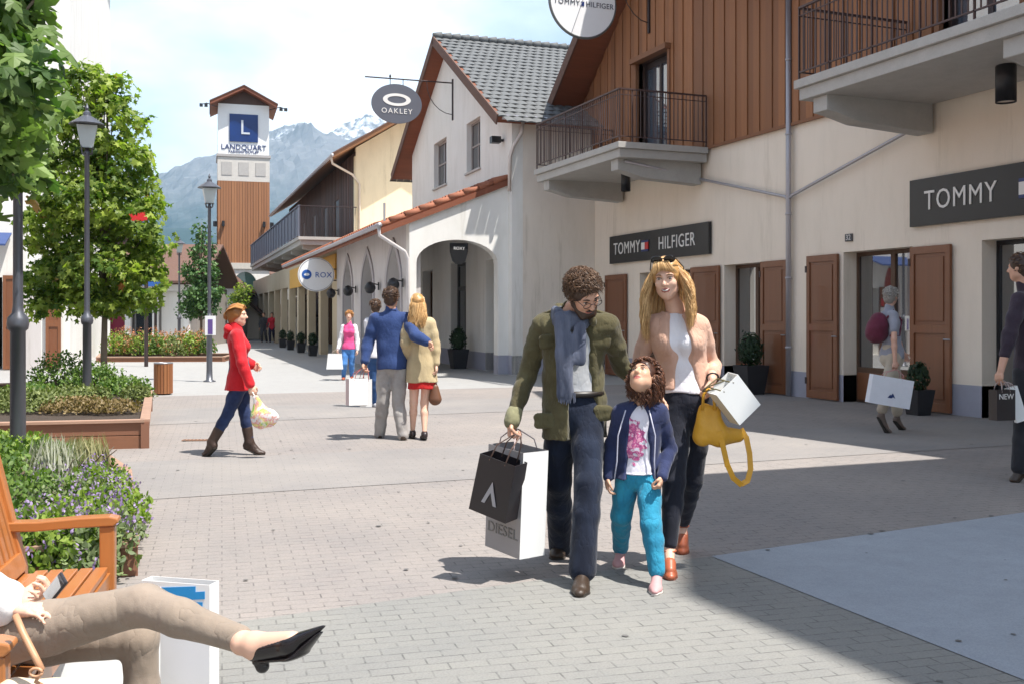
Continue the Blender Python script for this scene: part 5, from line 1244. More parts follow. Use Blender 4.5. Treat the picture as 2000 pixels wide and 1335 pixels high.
def legs(S, g, add=0., k=.02, rs=(.085, .060, .055, .036), tail=0., ta=1.):
    s = g.s
    for hp, kn, an in ((g.hipA, g.knA, g.anA), (g.hipB, g.knB, g.anB)):
        e = kn.lerp(an, ta); S.cap(hp, mid(hp, kn, .5), rs[0]*s+add, rs[0]*.9*s+add, k); S.cap(mid(hp, kn, .5), kn, rs[0]*.9*s+add, rs[1]*s+add, k); S.cap(kn, mid(kn, e, .35), rs[1]*s+add, rs[2]*s+add, k); S.cap(mid(kn, e, .35), e, rs[2]*s+add, rs[3]*s+add+tail, k)
def body(g, h, hands=True, skinm=SKIN, bare_legs=False, facem=True, hd=(True,)):
    S = SDF(h); s = g.s
    P, ax = head(S, g.head, g.f, g.u, g.hs, not g.fem)
    S.cap(g.head-ax[2]*.07*g.hs-ax[1]*.02, g.neck, .050*s*(.85 if g.fem else 1.), .056*s*(.9 if g.fem else 1.), .02)
    torso(S, g, -.006); arms(S, g, -.002 if g.fem else 0, rs=(.046, .039, .026) if g.fem else (.050, .042, .029))
    legs(S, g, -.004, rs=(.078, .055, .052, .033))
    for an, toe in ((g.anA, g.toeA), (g.anB, g.toeB)): fo = getattr(g, 'foot', .62); dn = UP*((1-fo)*.045); S.cap(an-dn, an.lerp(toe, .85)-dn*.2, .034*s*fo, .024*s*fo, .02)
    if hands:
        for w, d, n, th, c in g.hands: hand(S, w, d, n, th, c, g.hsz)
    fm = lips_of(P, ax, g.hs) if facem else None
    S.build('body', [skinm, LIPS], g.t, g.root, 1, fm)
    if facem: eyes(P, ax, g.hs, g.t, g.root, getattr(g, 'look', (0, 0)), g.brow)
    return P, ax
def shoes(g, h, mat, sole=None, w=.040, high=False, sandal=False, name='shoe'):
    s = g.s
    for an, toe in ((g.anA, g.toeA), (g.anB, g.toeB)):
        S = SDF(h); dv = (toe-an); heel = an-Vector((dv.x, dv.y, 0)).normalized()*.03*s-UP*.055*s; heel.z = max(heel.z, .03); ball = mid(an, toe, .68); ball.z = toe.z
        up = (UP-(toe-heel).normalized()*((toe-heel).normalized().z)).normalized()
        S.cap(heel, ball, .033*s, w*s, .015, flat=up, f=.8); S.cap(ball, toe, w*s, .030*s, .015, flat=up, f=.7)
        if high: kk = ((g.knA if an is g.anA else g.knB)-an).normalized(); S.cap(heel+UP*.02, an, .042*s, .048*s, .02); S.cap(an, an+kk*.15*s, .050*s, .060*s, .02); S.cap(an, ball, .042*s, .036*s, .02)
        elif not sandal: S.cap(heel+UP*.02, an-UP*.02, .036*s, .038*s, .02); S.cap(an-UP*.03, ball+UP*.01, .036*s, .030*s, .02)
        else: S.cap(mid(an, toe, .5)-UP*.005, mid(an, toe, .8), .037*s, .033*s, .01)
        S.half(heel-up*.028*s, -up)
        o = S.build(name, mat, g.t, g.root, 1)
        S = SDF(h); S.cap(heel-up*.022*s, ball-up*.022*s, .036*s, (w+.003)*s, .01, flat=up, f=.32); S.cap(ball-up*.022*s, toe-up*.018*s, (w+.003)*s, .033*s, .01, flat=up, f=.32)
        if sole: S.build('sole', sole, o, g.root, 0)
HM = {'brown': hairm('brown_hair', (.045, .022, .012), (.17, .09, .045)), 'blond': hairm('blond_hair', (.46, .25, .09), (.82, .55, .26)), 'dark': hairm('dark_curls', (.05, .018, .01), (.20, .08, .04)), 'grey': hairm('grey_hair', (.22, .2, .18), (.5, .47, .42)), 'ginger': hairm('ginger_hair', (.30, .12, .03), (.60, .30, .10))}
def hair_cap(g, P, ax, mat, h=.007, thick=.018, back=.0, front=.045, name='hair', side=-.02, nape=-.05):
    S = SDF(h); hs = g.hs; r, f, u = ax
    S.ell(P(0, -.018, .035), ((.078+thick*.6)*hs, (.096+thick*.7)*hs, (.084+thick)*hs), ax, .02); S.ell(P(0, -.05, -.02), ((.070+thick*.3)*hs, .062*hs, (.075)*hs), ax, .02)
    # leave the face free
    S.ell(P(0, .115, -.035), (.085*hs, .085*hs, (.105-.0)*hs), ax, .015, 's')
    S.half(P(0, 0, nape-.04), -u); S.noise(.004*hs, 55, 3)
    return S.build(name, mat, g.t, g.root, 1)
def short_hair(g, P, ax, mat, seed, n=420, ln=.05, r0=.0032, wild=.5):
    o = hair_cap(g, P, ax, mat, thick=.012); r = random.Random(seed); L_ = []; hs = g.hs
    for _ in range(n):
        d = rv(r); d.z = d.z if d.z > -.35 or r.random() < .3 else abs(d.z)
        if d.y > .35 and d.z < .45: continue
        p = (d.x*.082, -.018+d.y*.10, .035+d.z*.092)
        fl = Vector((d.x*.4+r.gauss(0, wild), .35+r.gauss(0, wild), -.15+r.gauss(0, wild*.6))); fl = fl-d*fl.dot(d)*.7
        pts = []
        for q in range(4):
            t = q/3; pp = Vector(p)+fl*(ln*t)+d*(.014*math.sin(t*PI)+.004); pts.append(P(pp.x, pp.y, pp.z))
        L_.append(pts)
    strands('hair_locks', L_, r0*hs, mat, o, g.root, seed); return o
def X(px, py, d): return at(px, py, d)
# ================= father
g = Fig('person', 'bearded man in open olive jacket, scarf and jeans looking down at the girl', X(1125, 618, 5.95),
    s=1.03, fem=False, hs=1.06, hsz=1.0, fr=(-FWD+RIGHT*.18).normalized(),
    head=X(1139, 574, 5.80), f=(-FWD*.62+RIGHT*.42-UP*.62), u=(UP*.75-FWD*.55+RIGHT*.02), neck=X(1118, 612, 5.93), shA=X(1060, 637, 5.99), shB=X(1186, 637, 5.93), waist=X(1120, 735, 5.97), hip=X(1122, 795, 5.97),
    elA=X(1027, 736, 6.03), wrA=X(1001, 818, 5.88), elB=X(1214, 716, 6.05), wrB=X(1268, 770, 6.03), hipA=X(1097, 808, 5.98), hipB=X(1147, 808, 5.95), knA=X(1090, 938, 6.05), anA=X(1094, 1058, 6.42), toeA=X(1085, 1087, 6.33), knB=X(1149, 945, 5.76), anB=X(1138, 1103, 5.66), toeB=X(1132, 1142, 5.47), brow=HM['brown'])
father = g
g.hands = [(g.wrA, Vector((-.08, 0, -1)), (RIGHT*.85-FWD*.3), -FWD+RIGHT*.3, .95), (g.wrB, (RIGHT*.75-UP*.35-FWD*.45), (-FWD*.6-UP*.8), UP*.5-FWD*.2+RIGHT*-.2, .35)]
P, ax = body(g, .006)
OLIVE = cloth('olive_cotton', (.066, .055, .026), (.11, .098, .05), .9, bs=22, fold=.8); DENIM = cloth('dark_denim', (.005, .008, .019), (.014, .022, .045), .8, scale=420, mott=7, stretch=(1, 1, .3), fold=.7)
SCARF = cloth('scarf_wool', (.055, .065, .10), (.14, .155, .21), .95, scale=120, stretch=(1, 1, .15), mott=16); TEE = cloth('grey_tee', (.50, .50, .50), (.36, .37, .39)); BOOT = plain('brown_leather', (.045, .028, .018), .4, bmp=.3); RUB = plain('dark_sole', (.03, .025, .02), .8)
S = SDF(.007); torso(S, g, .004, low=g.hip-UP*.04); S.half(g.hip+UP*.07, -UP); S.noise(.004, 26, 2, (1, 1, .4)); S.build('shirt', TEE, g.t, g.root)
S = SDF(.007); up = UP; S.cap(g.waist-UP*.10, g.hip, .137*g.s, .155*g.s, .03, flat=g.fr, f=.76); S.cap(g.hip, g.hip-UP*.05, .155, .15, .03, flat=g.fr, f=.78); legs(S, g, .006, rs=(.090, .068, .066, .060), tail=.008, ta=1.05, k=.03); S.half(g.hip+UP*.10, UP); S.noise(.0025, 26, 4, (1, 1, .7)); S.build('jeans', DENIM, g.t, g.root)
b = MB(); q = [g.hip+UP*.085+RIGHT*(math.cos(a*PI/12)*.160)-FWD*(math.sin(a*PI/12)*.125)-g.root for a in range(25)]; b.tube(q, .018, 6); b.build('belt', plain('belt_leather', (.02, .015, .012), .4), g.t, True)
shoes(g, .006, BOOT, RUB, w=.046)
# jacket
S = SDF(.007); hem = g.hip-UP*.20+RIGHT*-.0; torso(S, g, .028, low=hem, lowr=.168, k=.04)
S.half(g.hip-UP*.175, -UP)
S.cap(mid(g.neck, g.head, .25)+g.fr*.10, g.waist+g.fr*.155+RIGHT*.015, .07, .085, .012, flat=RIGHT, f=1.15, mode='s'); S.cap(g.waist+g.fr*.155+RIGHT*.015, hem+g.fr*.16+RIGHT*.045-UP*.05, .085, .125, .012, mode='s')
S.cap(g.neck, g.head, .062, .07, .01, mode='s')
limb(S, [g.shA, mid(g.shA, g.elA), g.elA], [.070, .060, .054], .02); limb(S, [g.elA, g.elA.lerp(g.wrA, .92)], [.054, .042], .015); limb(S, [g.shB, mid(g.shB, g.elB), g.elB], [.070, .060, .054], .02); limb(S, [g.elB, g.elB.lerp(g.wrB, .8)], [.054, .044], .015)
S.noise(.006, 19, 7, (1, 1, .8)); S.noise(.0028, 50, 9); jk = S.build('jacket', OLIVE, g.t, g.root)
for px, py, w_, h_ in ((1072, 662, .10, .055), (1174, 662, .10, .055), (1066, 815, .13, .06), (1178, 800, .08, .06)):   # pocket flaps
    c = X(px, py, 5.875 if py < 700 else 5.862); S = SDF(.006)
    cc = c-g.root; 
    S.cap(c-RIGHT*w_*.32, c+RIGHT*w_*.32, h_*.5, h_*.5, .006, flat=g.fr, f=.35); S.cap(c-RIGHT*w_*.32-UP*h_*.6, c+RIGHT*w_*.32-UP*h_*.6, h_*.45, h_*.45, .01, flat=g.fr, f=.4); S.noise(.002, 40, 3); S.build('pocket', OLIVE, jk, g.root)
for sh_, sg in ((g.shA, -1), (g.shB, 1)):
    S = SDF(.006); a_ = sh_+UP*.066; b_ = g.neck+RIGHT*(sg*.075)+UP*.03; S.cap(a_, b_, .022, .018, .01, flat=UP, f=.5); S.build('shoulder_strap', OLIVE, jk, g.root)
S = SDF(.006)   # collar
for sg in (-1, 1): S.cap(g.neck+RIGHT*(sg*.085)+FWD*.05+UP*.03, g.neck+RIGHT*(sg*.095)+g.fr*.10-UP*.045, .026, .034, .02, flat=RIGHT, f=.6); S.cap(g.neck+RIGHT*(sg*.085)+FWD*.05+UP*.03, g.neck+FWD*.085+UP*.045, .026, .026, .02)
S.noise(.003, 40, 5); S.build('collar', OLIVE, jk, g.root)
# cuffs
for w_, e_, t in ((g.wrA, g.elA, .86), (g.wrB, g.elB, .72)):
    c = e_.lerp(w_, t); d_ = (w_-e_).normalized(); S = SDF(.006); S.cap(c, c+d_*.05, .048, .048, .01); S.noise(.003, 50, 8); S.build('cuff', cloth('cuff_pale', (.24, .23, .13), (.15, .14, .08)), jk, g.root)
# scarf: a loop round the neck and two long ends
S = SDF(.007)
for i in range(14):
    a0, a1 = 2*PI*i/14, 2*PI*(i+1)/14
    for (rr, zz, th) in ((.088, .0, .030), (.094, -.042, .030)):
        p_ = [g.neck+RIGHT*(math.cos(a)*rr)-FWD*(math.sin(a)*rr*1.0+.005)+UP*(zz+.012-.035*max(0, math.sin(a))) for a in (a0, a1)]; S.cap(p_[0], p_[1], th, th, .012)
S.cap(X(1094, 622, 5.80), X(1102, 690, 5.78), .042, .050, .02, flat=g.fr, f=.45); S.cap(X(1102, 690, 5.78), X(1106, 765, 5.80), .050, .054, .02, flat=g.fr, f=.4)
S.cap(X(1130, 640, 5.80), X(1128, 700, 5.79), .036, .040, .015, flat=g.fr, f=.4)
S.noise(.007, 42, 6, (1.5, 1.5, .25)); sc_ = S.build('scarf', SCARF, g.t, g.root)
b = MB(); rr_ = random.Random(2)
for i in range(16): p_ = X(1090+i*2.2, 766, 5.79)-g.root; b.tube([p_, p_+Vector((rr_.gauss(0, .006), 0, -.05-rr_.random()*.02))], .003, 4)
b.build('fringe', SCARF, sc_)
short_hair(g, P, ax, HM['brown'], 5, 2200, .042, .0018, .42)
# beard
S = SDF(.006); S.ell(P(0, .045, -.085), (.048*1.06, .048*1.06, .036), ax, .02); S.cap(P(-.066, .02, -.03), P(-.03, .07, -.09), .018, .024, .02); S.cap(P(.066, .02, -.03), P(.03, .07, -.09), .018, .024, .02); S.cap(P(-.024, .098, -.038), P(.024, .098, -.038), .007, .007, .008)
S.ell(P(0, .10, -.053), (.026, .014, .009), ax, .004, 's'); S.noise(.003, 90, 4); S.build('beard', HM['brown'], g.t, g.root)
b = MB()   # glasses
for s_ in (-1, 1):
    b.tube([P(s_*.033+.022*math.cos(a*PI/8), .104, .010+.016*math.sin(a*PI/8))-g.root for a in range(17)], .0022, 5); b.tube([P(s_*.055, .102, .014)-g.root, P(s_*.080, .0, .014)-g.root], .002, 5)
b.tube([P(-.011, .106, .014)-g.root, P(.011, .106, .014)-g.root], .002, 5); b.build('glasses', plain('dark_frame', (.02, .012, .01), .3), g.t, True)
# ================= mother
g = Fig('person', 'smiling blond woman with sunglasses on her head, white top and open blush jacket', X(1335, 618, 6.15),
    s=1.0, foot=.95, fem=True, hs=1.06, hsz=.92, fr=(-FWD-RIGHT*.12).normalized(),
    head=X(1303, 546, 6.10), f=(-FWD*.92-RIGHT*.30-UP*.13), u=(UP+RIGHT*-.10-FWD*.08), neck=X(1320, 607, 6.17), shA=X(1270, 634, 6.2), shB=X(1366, 634, 6.14), waist=X(1336, 722, 6.16), hip=X(1342, 782, 6.16),
    elA=X(1246, 722, 6.25), wrA=X(1258, 792, 6.14), elB=X(1393, 712, 6.22), wrB=X(1391, 742, 5.98), hipA=X(1320, 806, 6.14), hipB=X(1360, 806, 6.18), knA=X(1316, 940, 6.02), anA=X(1307, 1072, 5.97), toeA=X(1309, 1117, 5.82), knB=X(1352, 935, 6.28), anB=X(1333, 1024, 6.55), toeB=X(1332, 1064, 6.46), brow=hairm('brow_blond', (.25, .13, .05), (.4, .22, .1)))
mother = g
g.hands = [(g.wrA, (UP*-1-FWD*.2), (-FWD+RIGHT*.3), -FWD+RIGHT*.4, .3), (g.wrB, (UP*-1+RIGHT*-.08), (-RIGHT*.6+FWD*.4), -FWD, .8)]
P, ax = body(g, .006, skinm=SKINF)
WTOP = cloth('white_jersey', (.78, .76, .78), (.70, .68, .72), .8, fold=.5); BLUSH = cloth('blush_crepe', (.60, .37, .27), (.50, .30, .22), .8, fold=.9); BLKT = cloth('black_trousers', (.012, .013, .020), (.02, .022, .035), .8); TAN = plain('tan_leather', (.38, .10, .045), .4)
S = SDF(.007); torso(S, g, .009, low=g.hip-UP*.01, k=.035); S.half(g.hip+UP*.055, -UP); S.half(mid(g.neck, g.head, .02), UP); S.cap(g.neck+UP*.01, g.head, .062, .08, .01, mode='s'); S.noise(.006, 22, 4, (1, 1, .5)); S.build('top', WTOP, g.t, g.root)
S = SDF(.007); S.cap(g.waist-UP*.12, g.hip, .118, .156, .03, flat=g.fr, f=.78); S.cap(g.hip, g.hip-UP*.05, .156, .15, .03, flat=g.fr, f=.8); legs(S, g, .004, rs=(.086, .062, .058, .040), ta=.90); S.noise(.003, 28, 6); S.build('trousers', BLKT, g.t, g.root)
shoes(g, .006, TAN, plain('wedge_cork', (.16, .05, .03), .6), sandal=True, name='sandal')
for an, toe in ((g.anA, g.toeA), (g.anB, g.toeB)):
    b = MB(); b.tube([an-g.root+RIGHT*(.038*math.cos(a*PI/8))-FWD*(.042*math.sin(a*PI/8))-UP*.005 for a in range(17)], .006, 5); b.build('ankle_strap', TAN, g.t, True)
    S = SDF(.006); h_ = an-(toe-an).normalized()*.0-UP*.085; h_.z = max(h_.z, .03); S.cap(Vector((an.x, an.y, .022)), h_, .028, .030, .01); S.build('heel', TAN, g.t, g.root)
S = SDF(.007); torso(S, g, .022, low=g.hip, k=.05); S.half(g.hip+UP*.075, -UP); fc = g.fr
S.cap(mid(g.neck, g.head, .2)+fc*.09, mid(g.neck, g.waist, .5)+fc*.155, .07, .068, .012, mode='s'); S.cap(mid(g.neck, g.waist, .5)+fc*.155, g.hip+fc*.16, .068, .10, .012, mode='s'); S.cap(g.neck, g.head, .066, .08, .01, mode='s')
limb(S, [g.shA, mid(g.shA, g.elA), g.elA, g.elA.lerp(g.wrA, .6)], [.056, .048, .044, .040], .016); limb(S, [g.shB, mid(g.shB, g.elB), g.elB, g.elB.lerp(g.wrB, .55)], [.056, .048, .044, .042], .016); S.noise(.006, 20, 3, (1, 1, .7)); jk = S.build('jacket', BLUSH, g.t, g.root)
# long hair
hc = hair_cap(g, P, ax, HM['blond'], thick=.014, nape=-.10); r = random.Random(8); L_ = []
for side in (-1, 1):
    for i in range(800):
        a = r.uniform(.02, .078)*side; st = P(a*.5, r.uniform(-.08, .055), .118-abs(a)*.25); m1 = P(side*r.uniform(.072, .088), r.uniform(-.07, .035), r.uniform(.0, .05)); out = r.uniform(.085, .14)
        drop = r.uniform(.18, .32) if side < 0 else r.uniform(.22, .38); wv = r.uniform(0, 6); pts = [st, P(side*.058, .02*r.random(), .105), m1]
        base = m1
        for q in range(1, 7):
            t = q/6; pts.append(base-UP*(drop*t)+RIGHT*((-side)*(-.055-out*.35)*t*1.0*(-1 if False else 1)*(1 if True else 0)*(1)*(0) )+RIGHT*(-side*0)+ax[0]*(side*(.01+out*.38*math.sin(t*2.2)+.012*math.sin(wv+t*7)))-FWD*(.045*t*r.uniform(.4, 1.3)+.01*math.cos(wv+t*6)))
        L_.append(pts)
for i in range(260):   # back curtain
    a = r.uniform(-.085, .085); pts = [P(a*.6, -.05, .11), P(a, -.105, .03)]; b0 = pts[-1]
    for q in range(1, 6): t = q/5; pts.append(b0-UP*(r.uniform(.3, .36)*t)+ax[0]*(a*.5*t)+FWD*(.02*math.sin(t*5+i)))
    L_.append(pts)
for i in range(60):   # fringe
    a = r.uniform(-.06, .06); L_.append([P(a*.4+.015, .03, .128), P(a*.8+.01, .085, .102), P(a*1.1, .100, .075-abs(a)*.2), P(a*1.4, .093, .055-abs(a)*.35)])
strands('long_locks', L_, .0020, HM['blond'], hc, g.root, 4)
b = MB()
for s_ in (-1, 1):
    c = (s_*.036, .070, .118); ring_ = [P(c[0]+.030*math.cos(a*PI/8), c[1]+.016*math.sin(a*PI/8)*.6+.004, c[2]+.020*math.sin(a*PI/8))-g.root for a in range(16)]
    cc = P(*c)-g.root+ax[1]*.008+ax[2]*.008; b.add(ring_+[cc], [(i, (i+1) % 16, 16) for i in range(16)]); b.tube(ring_+[ring_[0]], .0035, 5); b.tube([P(s_*.068, .062, .118)-g.root, P(s_*.094, -.02, .06)-g.root, P(s_*.088, -.05, .02)-g.root], .0035, 5)
b.tube([P(-.008, .074, .122)-g.root, P(.008, .074, .122)-g.root], .004, 5); b.build('sunglasses', plain('black_acetate', (.01, .01, .012), .1), g.t, True)
S = SDF(.004); S.cap(P(-.019, .089, -.0455), P(-.008, .0955, -.0520), .0030, .0042, .004); S.cap(P(-.008, .0955, -.0520), P(.008, .0955, -.0520), .0042, .0042, .004); S.cap(P(.008, .0955, -.0520), P(.019, .089, -.0455), .0042, .0030, .004); S.build('teeth', plain('teeth', (.55, .52, .48), .4), g.t, g.root)
b = MB(); b.tube([g.elB.lerp(g.wrB, .8)-g.root+RIGHT*(.034*math.cos(a*PI/8))-FWD*(.02*math.sin(a*PI/8))+UP*(.026*math.sin(a*PI/8)) for a in range(17)], .005, 5); b.build('bracelet', BLACK, g.t, True)
# ================= girl
g = Fig('person', 'curly haired girl in navy cardigan, pink print top and turquoise jeans between the adults', X(1250, 618, 5.85),
    s=.68, fem=False, hs=.90, hsz=.66, fr=(-FWD-RIGHT*.05).normalized(),
    head=X(1256, 737, 5.80), f=(-FWD*.62-RIGHT*.42+UP*.55), u=(UP*.80+FWD*.45+RIGHT*.15), neck=X(1248, 780, 5.84), shA=X(1213, 803, 5.86), shB=X(1289, 803, 5.84), waist=X(1246, 872, 5.86), hip=X(1246, 918, 5.87),
    elA=X(1196, 872, 5.90), wrA=X(1186, 932, 5.84), elB=X(1307, 876, 5.90), wrB=X(1292, 932, 5.74), hipA=X(1226, 930, 5.88), hipB=X(1266, 930, 5.86), knA=X(1214, 1005, 5.93), anA=X(1212, 1068, 6.18), toeA=X(1206, 1094, 6.08), knB=X(1272, 1025, 5.72), anB=X(1283, 1112, 5.66), toeB=X(1279, 1143, 5.50), brow=HM['dark'])
girl = g
g.hands = [(g.wrA, Vector((0, 0, -1)), RIGHT, -FWD, .45), (g.wrB, (-UP*.8-FWD*.4-RIGHT*.3), (FWD*.3-RIGHT), -FWD, .9)]
P, ax = body(g, .005, skinm=SKINC)
GTEE = cloth('white_tee', (.74, .72, .78), (.66, .64, .72)); TEAL = cloth('turquoise_denim', (.02, .20, .33), (.03, .29, .44), .8, mott=9, fold=.9, bs=26); NAVC = cloth('navy_knit', (.018, .025, .07), (.035, .045, .11), .9); PSH = plain('pink_shoe', (.55, .30, .30), .7)
S = SDF(.006); torso(S, g, .010, low=g.hip-UP*.02, lowr=.125); S.half(g.hip-UP*.012, -UP); S.cap(g.neck, g.head, .047, .06, .01, mode='s'); S.noise(.004, 34, 3, (1, 1, .5)); tee = S.build('tshirt', GTEE, g.t, g.root)
# pink print: blotches lying on the shirt front
def pr_mat():
    m, nt, b = _nt('pink_print'); n = noise_n(nt, 30, 3, .6); L(nt, ramp(nt, n, [(.40, (.70, .66, .74)), (.46, (.62, .12, .28)), (.56, (.30, .06, .20)), (.60, (.68, .30, .42))]), b.inputs['Base Color']); b.inputs['Roughness'].default_value = .8; return m
PR_ = pr_mat(); S = SDF(.006); torso(S, g, .0125, low=g.hip-UP*.02, lowr=.125); S.noise(.004, 34, 3, (1, 1, .5)); c = X(1240, 862, 5.72)
pts, F = S.mesh(); C = pts[F].mean(1); R_, F_, U_ = np.array(RIGHT), np.array(-FWD), np.array(UP); dd = C-np.array(c); uu, vv = dd@R_, dd@U_; keep = (((uu/.072)**2+(vv/.125)**2+.35*np.sin(uu*90+1)*np.sin(vv*60)+.2*np.sin(vv*150+uu*70)) < .8) & (dd@F_ > -.09)
me = bpy.data.meshes.new('print'); me.from_pydata((pts-np.array(g.root)).tolist(), [], F[keep].tolist()); me.materials.append(PR_); me.polygons.foreach_set('use_smooth', [True]*len(me.polygons))
import bmesh
bm = bmesh.new(); bm.from_mesh(me); bmesh.ops.delete(bm, geom=[v for v in bm.verts if not v.link_faces], context='VERTS'); bm.to_mesh(me); bm.free()
o = bpy.data.objects.new('print', me); COL.objects.link(o); o.parent = tee
S = SDF(.006); S.cap(g.waist-UP*.06, g.hip, .09, .108, .03, flat=g.fr, f=.8); legs(S, g, .005, rs=(.098, .078, .073, .062), ta=1.0, k=.02); S.noise(.003, 34, 5); S.build('jeans', TEAL, g.t, g.root)
shoes(g, .005, PSH, plain('pale_sole', (.6, .55, .5), .8), w=.05)
S = SDF(.006); torso(S, g, .024, low=g.hip-UP*.05, lowr=.128); S.half(g.hip-UP*.04, -UP); S.cap(g.neck+g.fr*.08, g.waist+g.fr*.11-RIGHT*.005, .045, .075, .01, mode='s'); S.cap(g.waist+g.fr*.11, g.hip+g.fr*.12-UP*.05, .075, .085, .01, mode='s'); S.cap(g.neck, g.head, .05, .06, .01, mode='s')
arms(S, g, .012, tA=.95, tB=.95); S.noise(.005, 30, 8); cg = S.build('cardigan', NAVC, g.t, g.root)
for sg, pts_ in ((-1, [(1222, 800), (1207, 850), (1205, 900), (1200, 935)]), (1, [(1268, 800), (1280, 850), (1278, 900), (1280, 935)])):
    b = MB(); b.tube([X(x, y, 5.755)-g.root for x, y in pts_], .004, 5); b.build('zip', plain('zip_pale', (.5, .5, .6), .4), cg, True)
hc = hair_cap(g, P, ax, HM['dark'], thick=.010, nape=-.11); r = random.Random(12); L_ = []
for i in range(1100):
    d_ = rv(r)
    if d_.y > .30 and d_.z < .50: continue
    st = Vector((d_.x*.09, -.02+d_.y*.105, .035+d_.z*.10)); ln = r.uniform(.05, .11); ph = r.uniform(0, 6); pts = []
    for q in range(9):
        t = q/8; w_ = Vector((math.cos(ph+t*11), math.sin(ph+t*11), 0))*.013; pp = st+d_*(.006+.018*math.sin(t*PI*.6)); p_ = P(pp.x, pp.y, pp.z)-UP*(ln*t*t)+ax[0]*w_.x+ax[1]*w_.y*.8; pts.append(p_)
    L_.append(pts)
strands('curls', L_, .0028, HM['dark'], hc, g.root, 6)
# ================= far figures share one builder
def simple(label, root, s, fem, head_, f, u, neck, shA, shB, waist, hip, elA, wrA, elB, wrB, knA, anA, toeA, knB, anB, toeB, fr, h=.012, skinm=SKIN, hairc='brown', hs=None, hand_=None, **kw):
    g = Fig('person', label, root, s=s, fem=fem, hs=hs or s*1.02, hsz=s*.98, fr=fr.normalized(), head=head_, f=f, u=u, neck=neck, shA=shA, shB=shB, waist=waist, hip=hip, elA=elA, wrA=wrA, elB=elB, wrB=wrB, knA=knA, anA=anA, toeA=toeA, knB=knB, anB=anB, toeB=toeB, brow=None)
    side = (shB-shA); side = Vector((side.x, side.y, 0)); side = side.normalized() if side.length > .05 else FWD
    w_ = .085*s; g.hipA = hip-side*w_-UP*.03; g.hipB = hip+side*w_-UP*.03
    if kw.get('hips'): g.hipA, g.hipB = kw['hips']
    g.hands = hand_ or [(wrA, (wrA-elA), -side.cross(UP)*-1*.2+side, g.fr, .6), (wrB, (wrB-elB), -side, g.fr, .6)]
    g.P, g.ax = body(g, h, skinm=skinm); return g
# ================= man in the blue blazer, seen from behind
D = 12.6
g = simple('dark haired man seen from behind in a blue blazer, arm round the blond woman', X(765, 618, D), 1.03, False, X(764, 583, D), FWD+RIGHT*.15, UP, X(764, 606, D),
    X(733, 622, D), X(794, 622, D), X(765, 680, D), X(766, 712, D), X(719, 668, D), X(712, 706, D-.1), X(812, 656, D-.22), X(834, 668, D-.30), X(748, 786, D), X(741, 848, D+.1), X(737, 855, D+.3), X(778, 786, D-.05), X(787, 850, D-.15), X(784, 858, D+.02), FWD, h=.010, hairc='brown')
BLZ = cloth('blue_blazer', (.022, .045, .14), (.035, .065, .18), .85, fold=.6); GRT = cloth('grey_trousers', (.36, .34, .32), (.27, .25, .24), .85, fold=.7)
S = SDF(.010); S.cap(g.waist, g.hip, .14, .155, .03, flat=g.fr, f=.8); legs(S, g, .008, rs=(.092, .068, .066, .058), ta=.98); S.noise(.005, 26, 3); S.build('trousers', GRT, g.t, g.root)
S = SDF(.009); torso(S, g, .030, low=g.hip-UP*.16, lowr=.165, k=.04); S.half(g.hip-UP*.05, -UP); S.cap(g.neck, g.head, .058, .07, .01, mode='s'); S.cap(g.hip+g.fr*-.17+UP*.02, g.hip+g.fr*-.17-UP*.2, .012, .014, .004, mode='s')
arms(S, g, .020, tA=.94, tB=.94, k=.03, rs=(.055, .048, .036)); S.noise(.006, 18, 5, (1, 1, .6)); jk = S.build('blazer', BLZ, g.t, g.root)
S = SDF(.009); S.cap(g.neck-FWD*.03-RIGHT*.05, g.neck-FWD*.05, .022, .024, .01); S.cap(g.neck-FWD*.05, g.neck-FWD*.03+RIGHT*.05, .024, .022, .01); S.build('collar', BLZ, jk, g.root)
shoes(g, .009, BOOT, RUB); short_hair(g, g.P, g.ax, HM['brown'], 7, 300, .04, .005, .3)
# blond woman seen from behind
D = 12.55
g = simple('blond woman seen from behind in a short beige coat and red skirt', X(820, 618, D), .97, True, X(814, 594, D), FWD-RIGHT*.3, UP+RIGHT*.05, X(818, 618, D),
    X(796, 632, D), X(840, 632, D), X(822, 680, D), X(824, 715, D), X(792, 670, D-.05), X(800, 708, D+.15), X(850, 672, D), X(852, 712, D-.05), X(808, 786, D), X(806, 840, D+.05), X(803, 851, D+.22), X(829, 786, D), X(829, 842, D-.12), X(826, 855, D+.05), FWD, h=.010, skinm=SKINF)
COAT = cloth('beige_coat', (.50, .40, .24), (.42, .33, .19), .85, fold=.5); REDS = cloth('red_skirt', (.55, .02, .02), (.42, .015, .015), .8)
S = SDF(.010); S.cap(g.hip, g.hip-UP*.30, .155, .175, .03, flat=g.fr, f=.85); S.half(g.hip-UP*.27, -UP); S.noise(.006, 24, 3, (1, 1, .3)); S.build('skirt', REDS, g.t, g.root)
S = SDF(.009); torso(S, g, .028, low=g.hip-UP*.25, lowr=.178, k=.04); S.half(g.hip-UP*.19, -UP); arms(S, g, .020, tA=.9, tB=.9, k=.03); S.cap(g.neck, g.head, .05, .06, .01, mode='s'); S.noise(.006, 20, 5, (1, 1, .6)); S.build('coat', COAT, g.t, g.root)
shoes(g, .009, plain('dark_heel', (.03, .02, .02), .4), RUB)
hc = hair_cap(g, g.P, g.ax, HM['blond'], h=.009, thick=.016, nape=-.1); r = random.Random(3); L_ = []
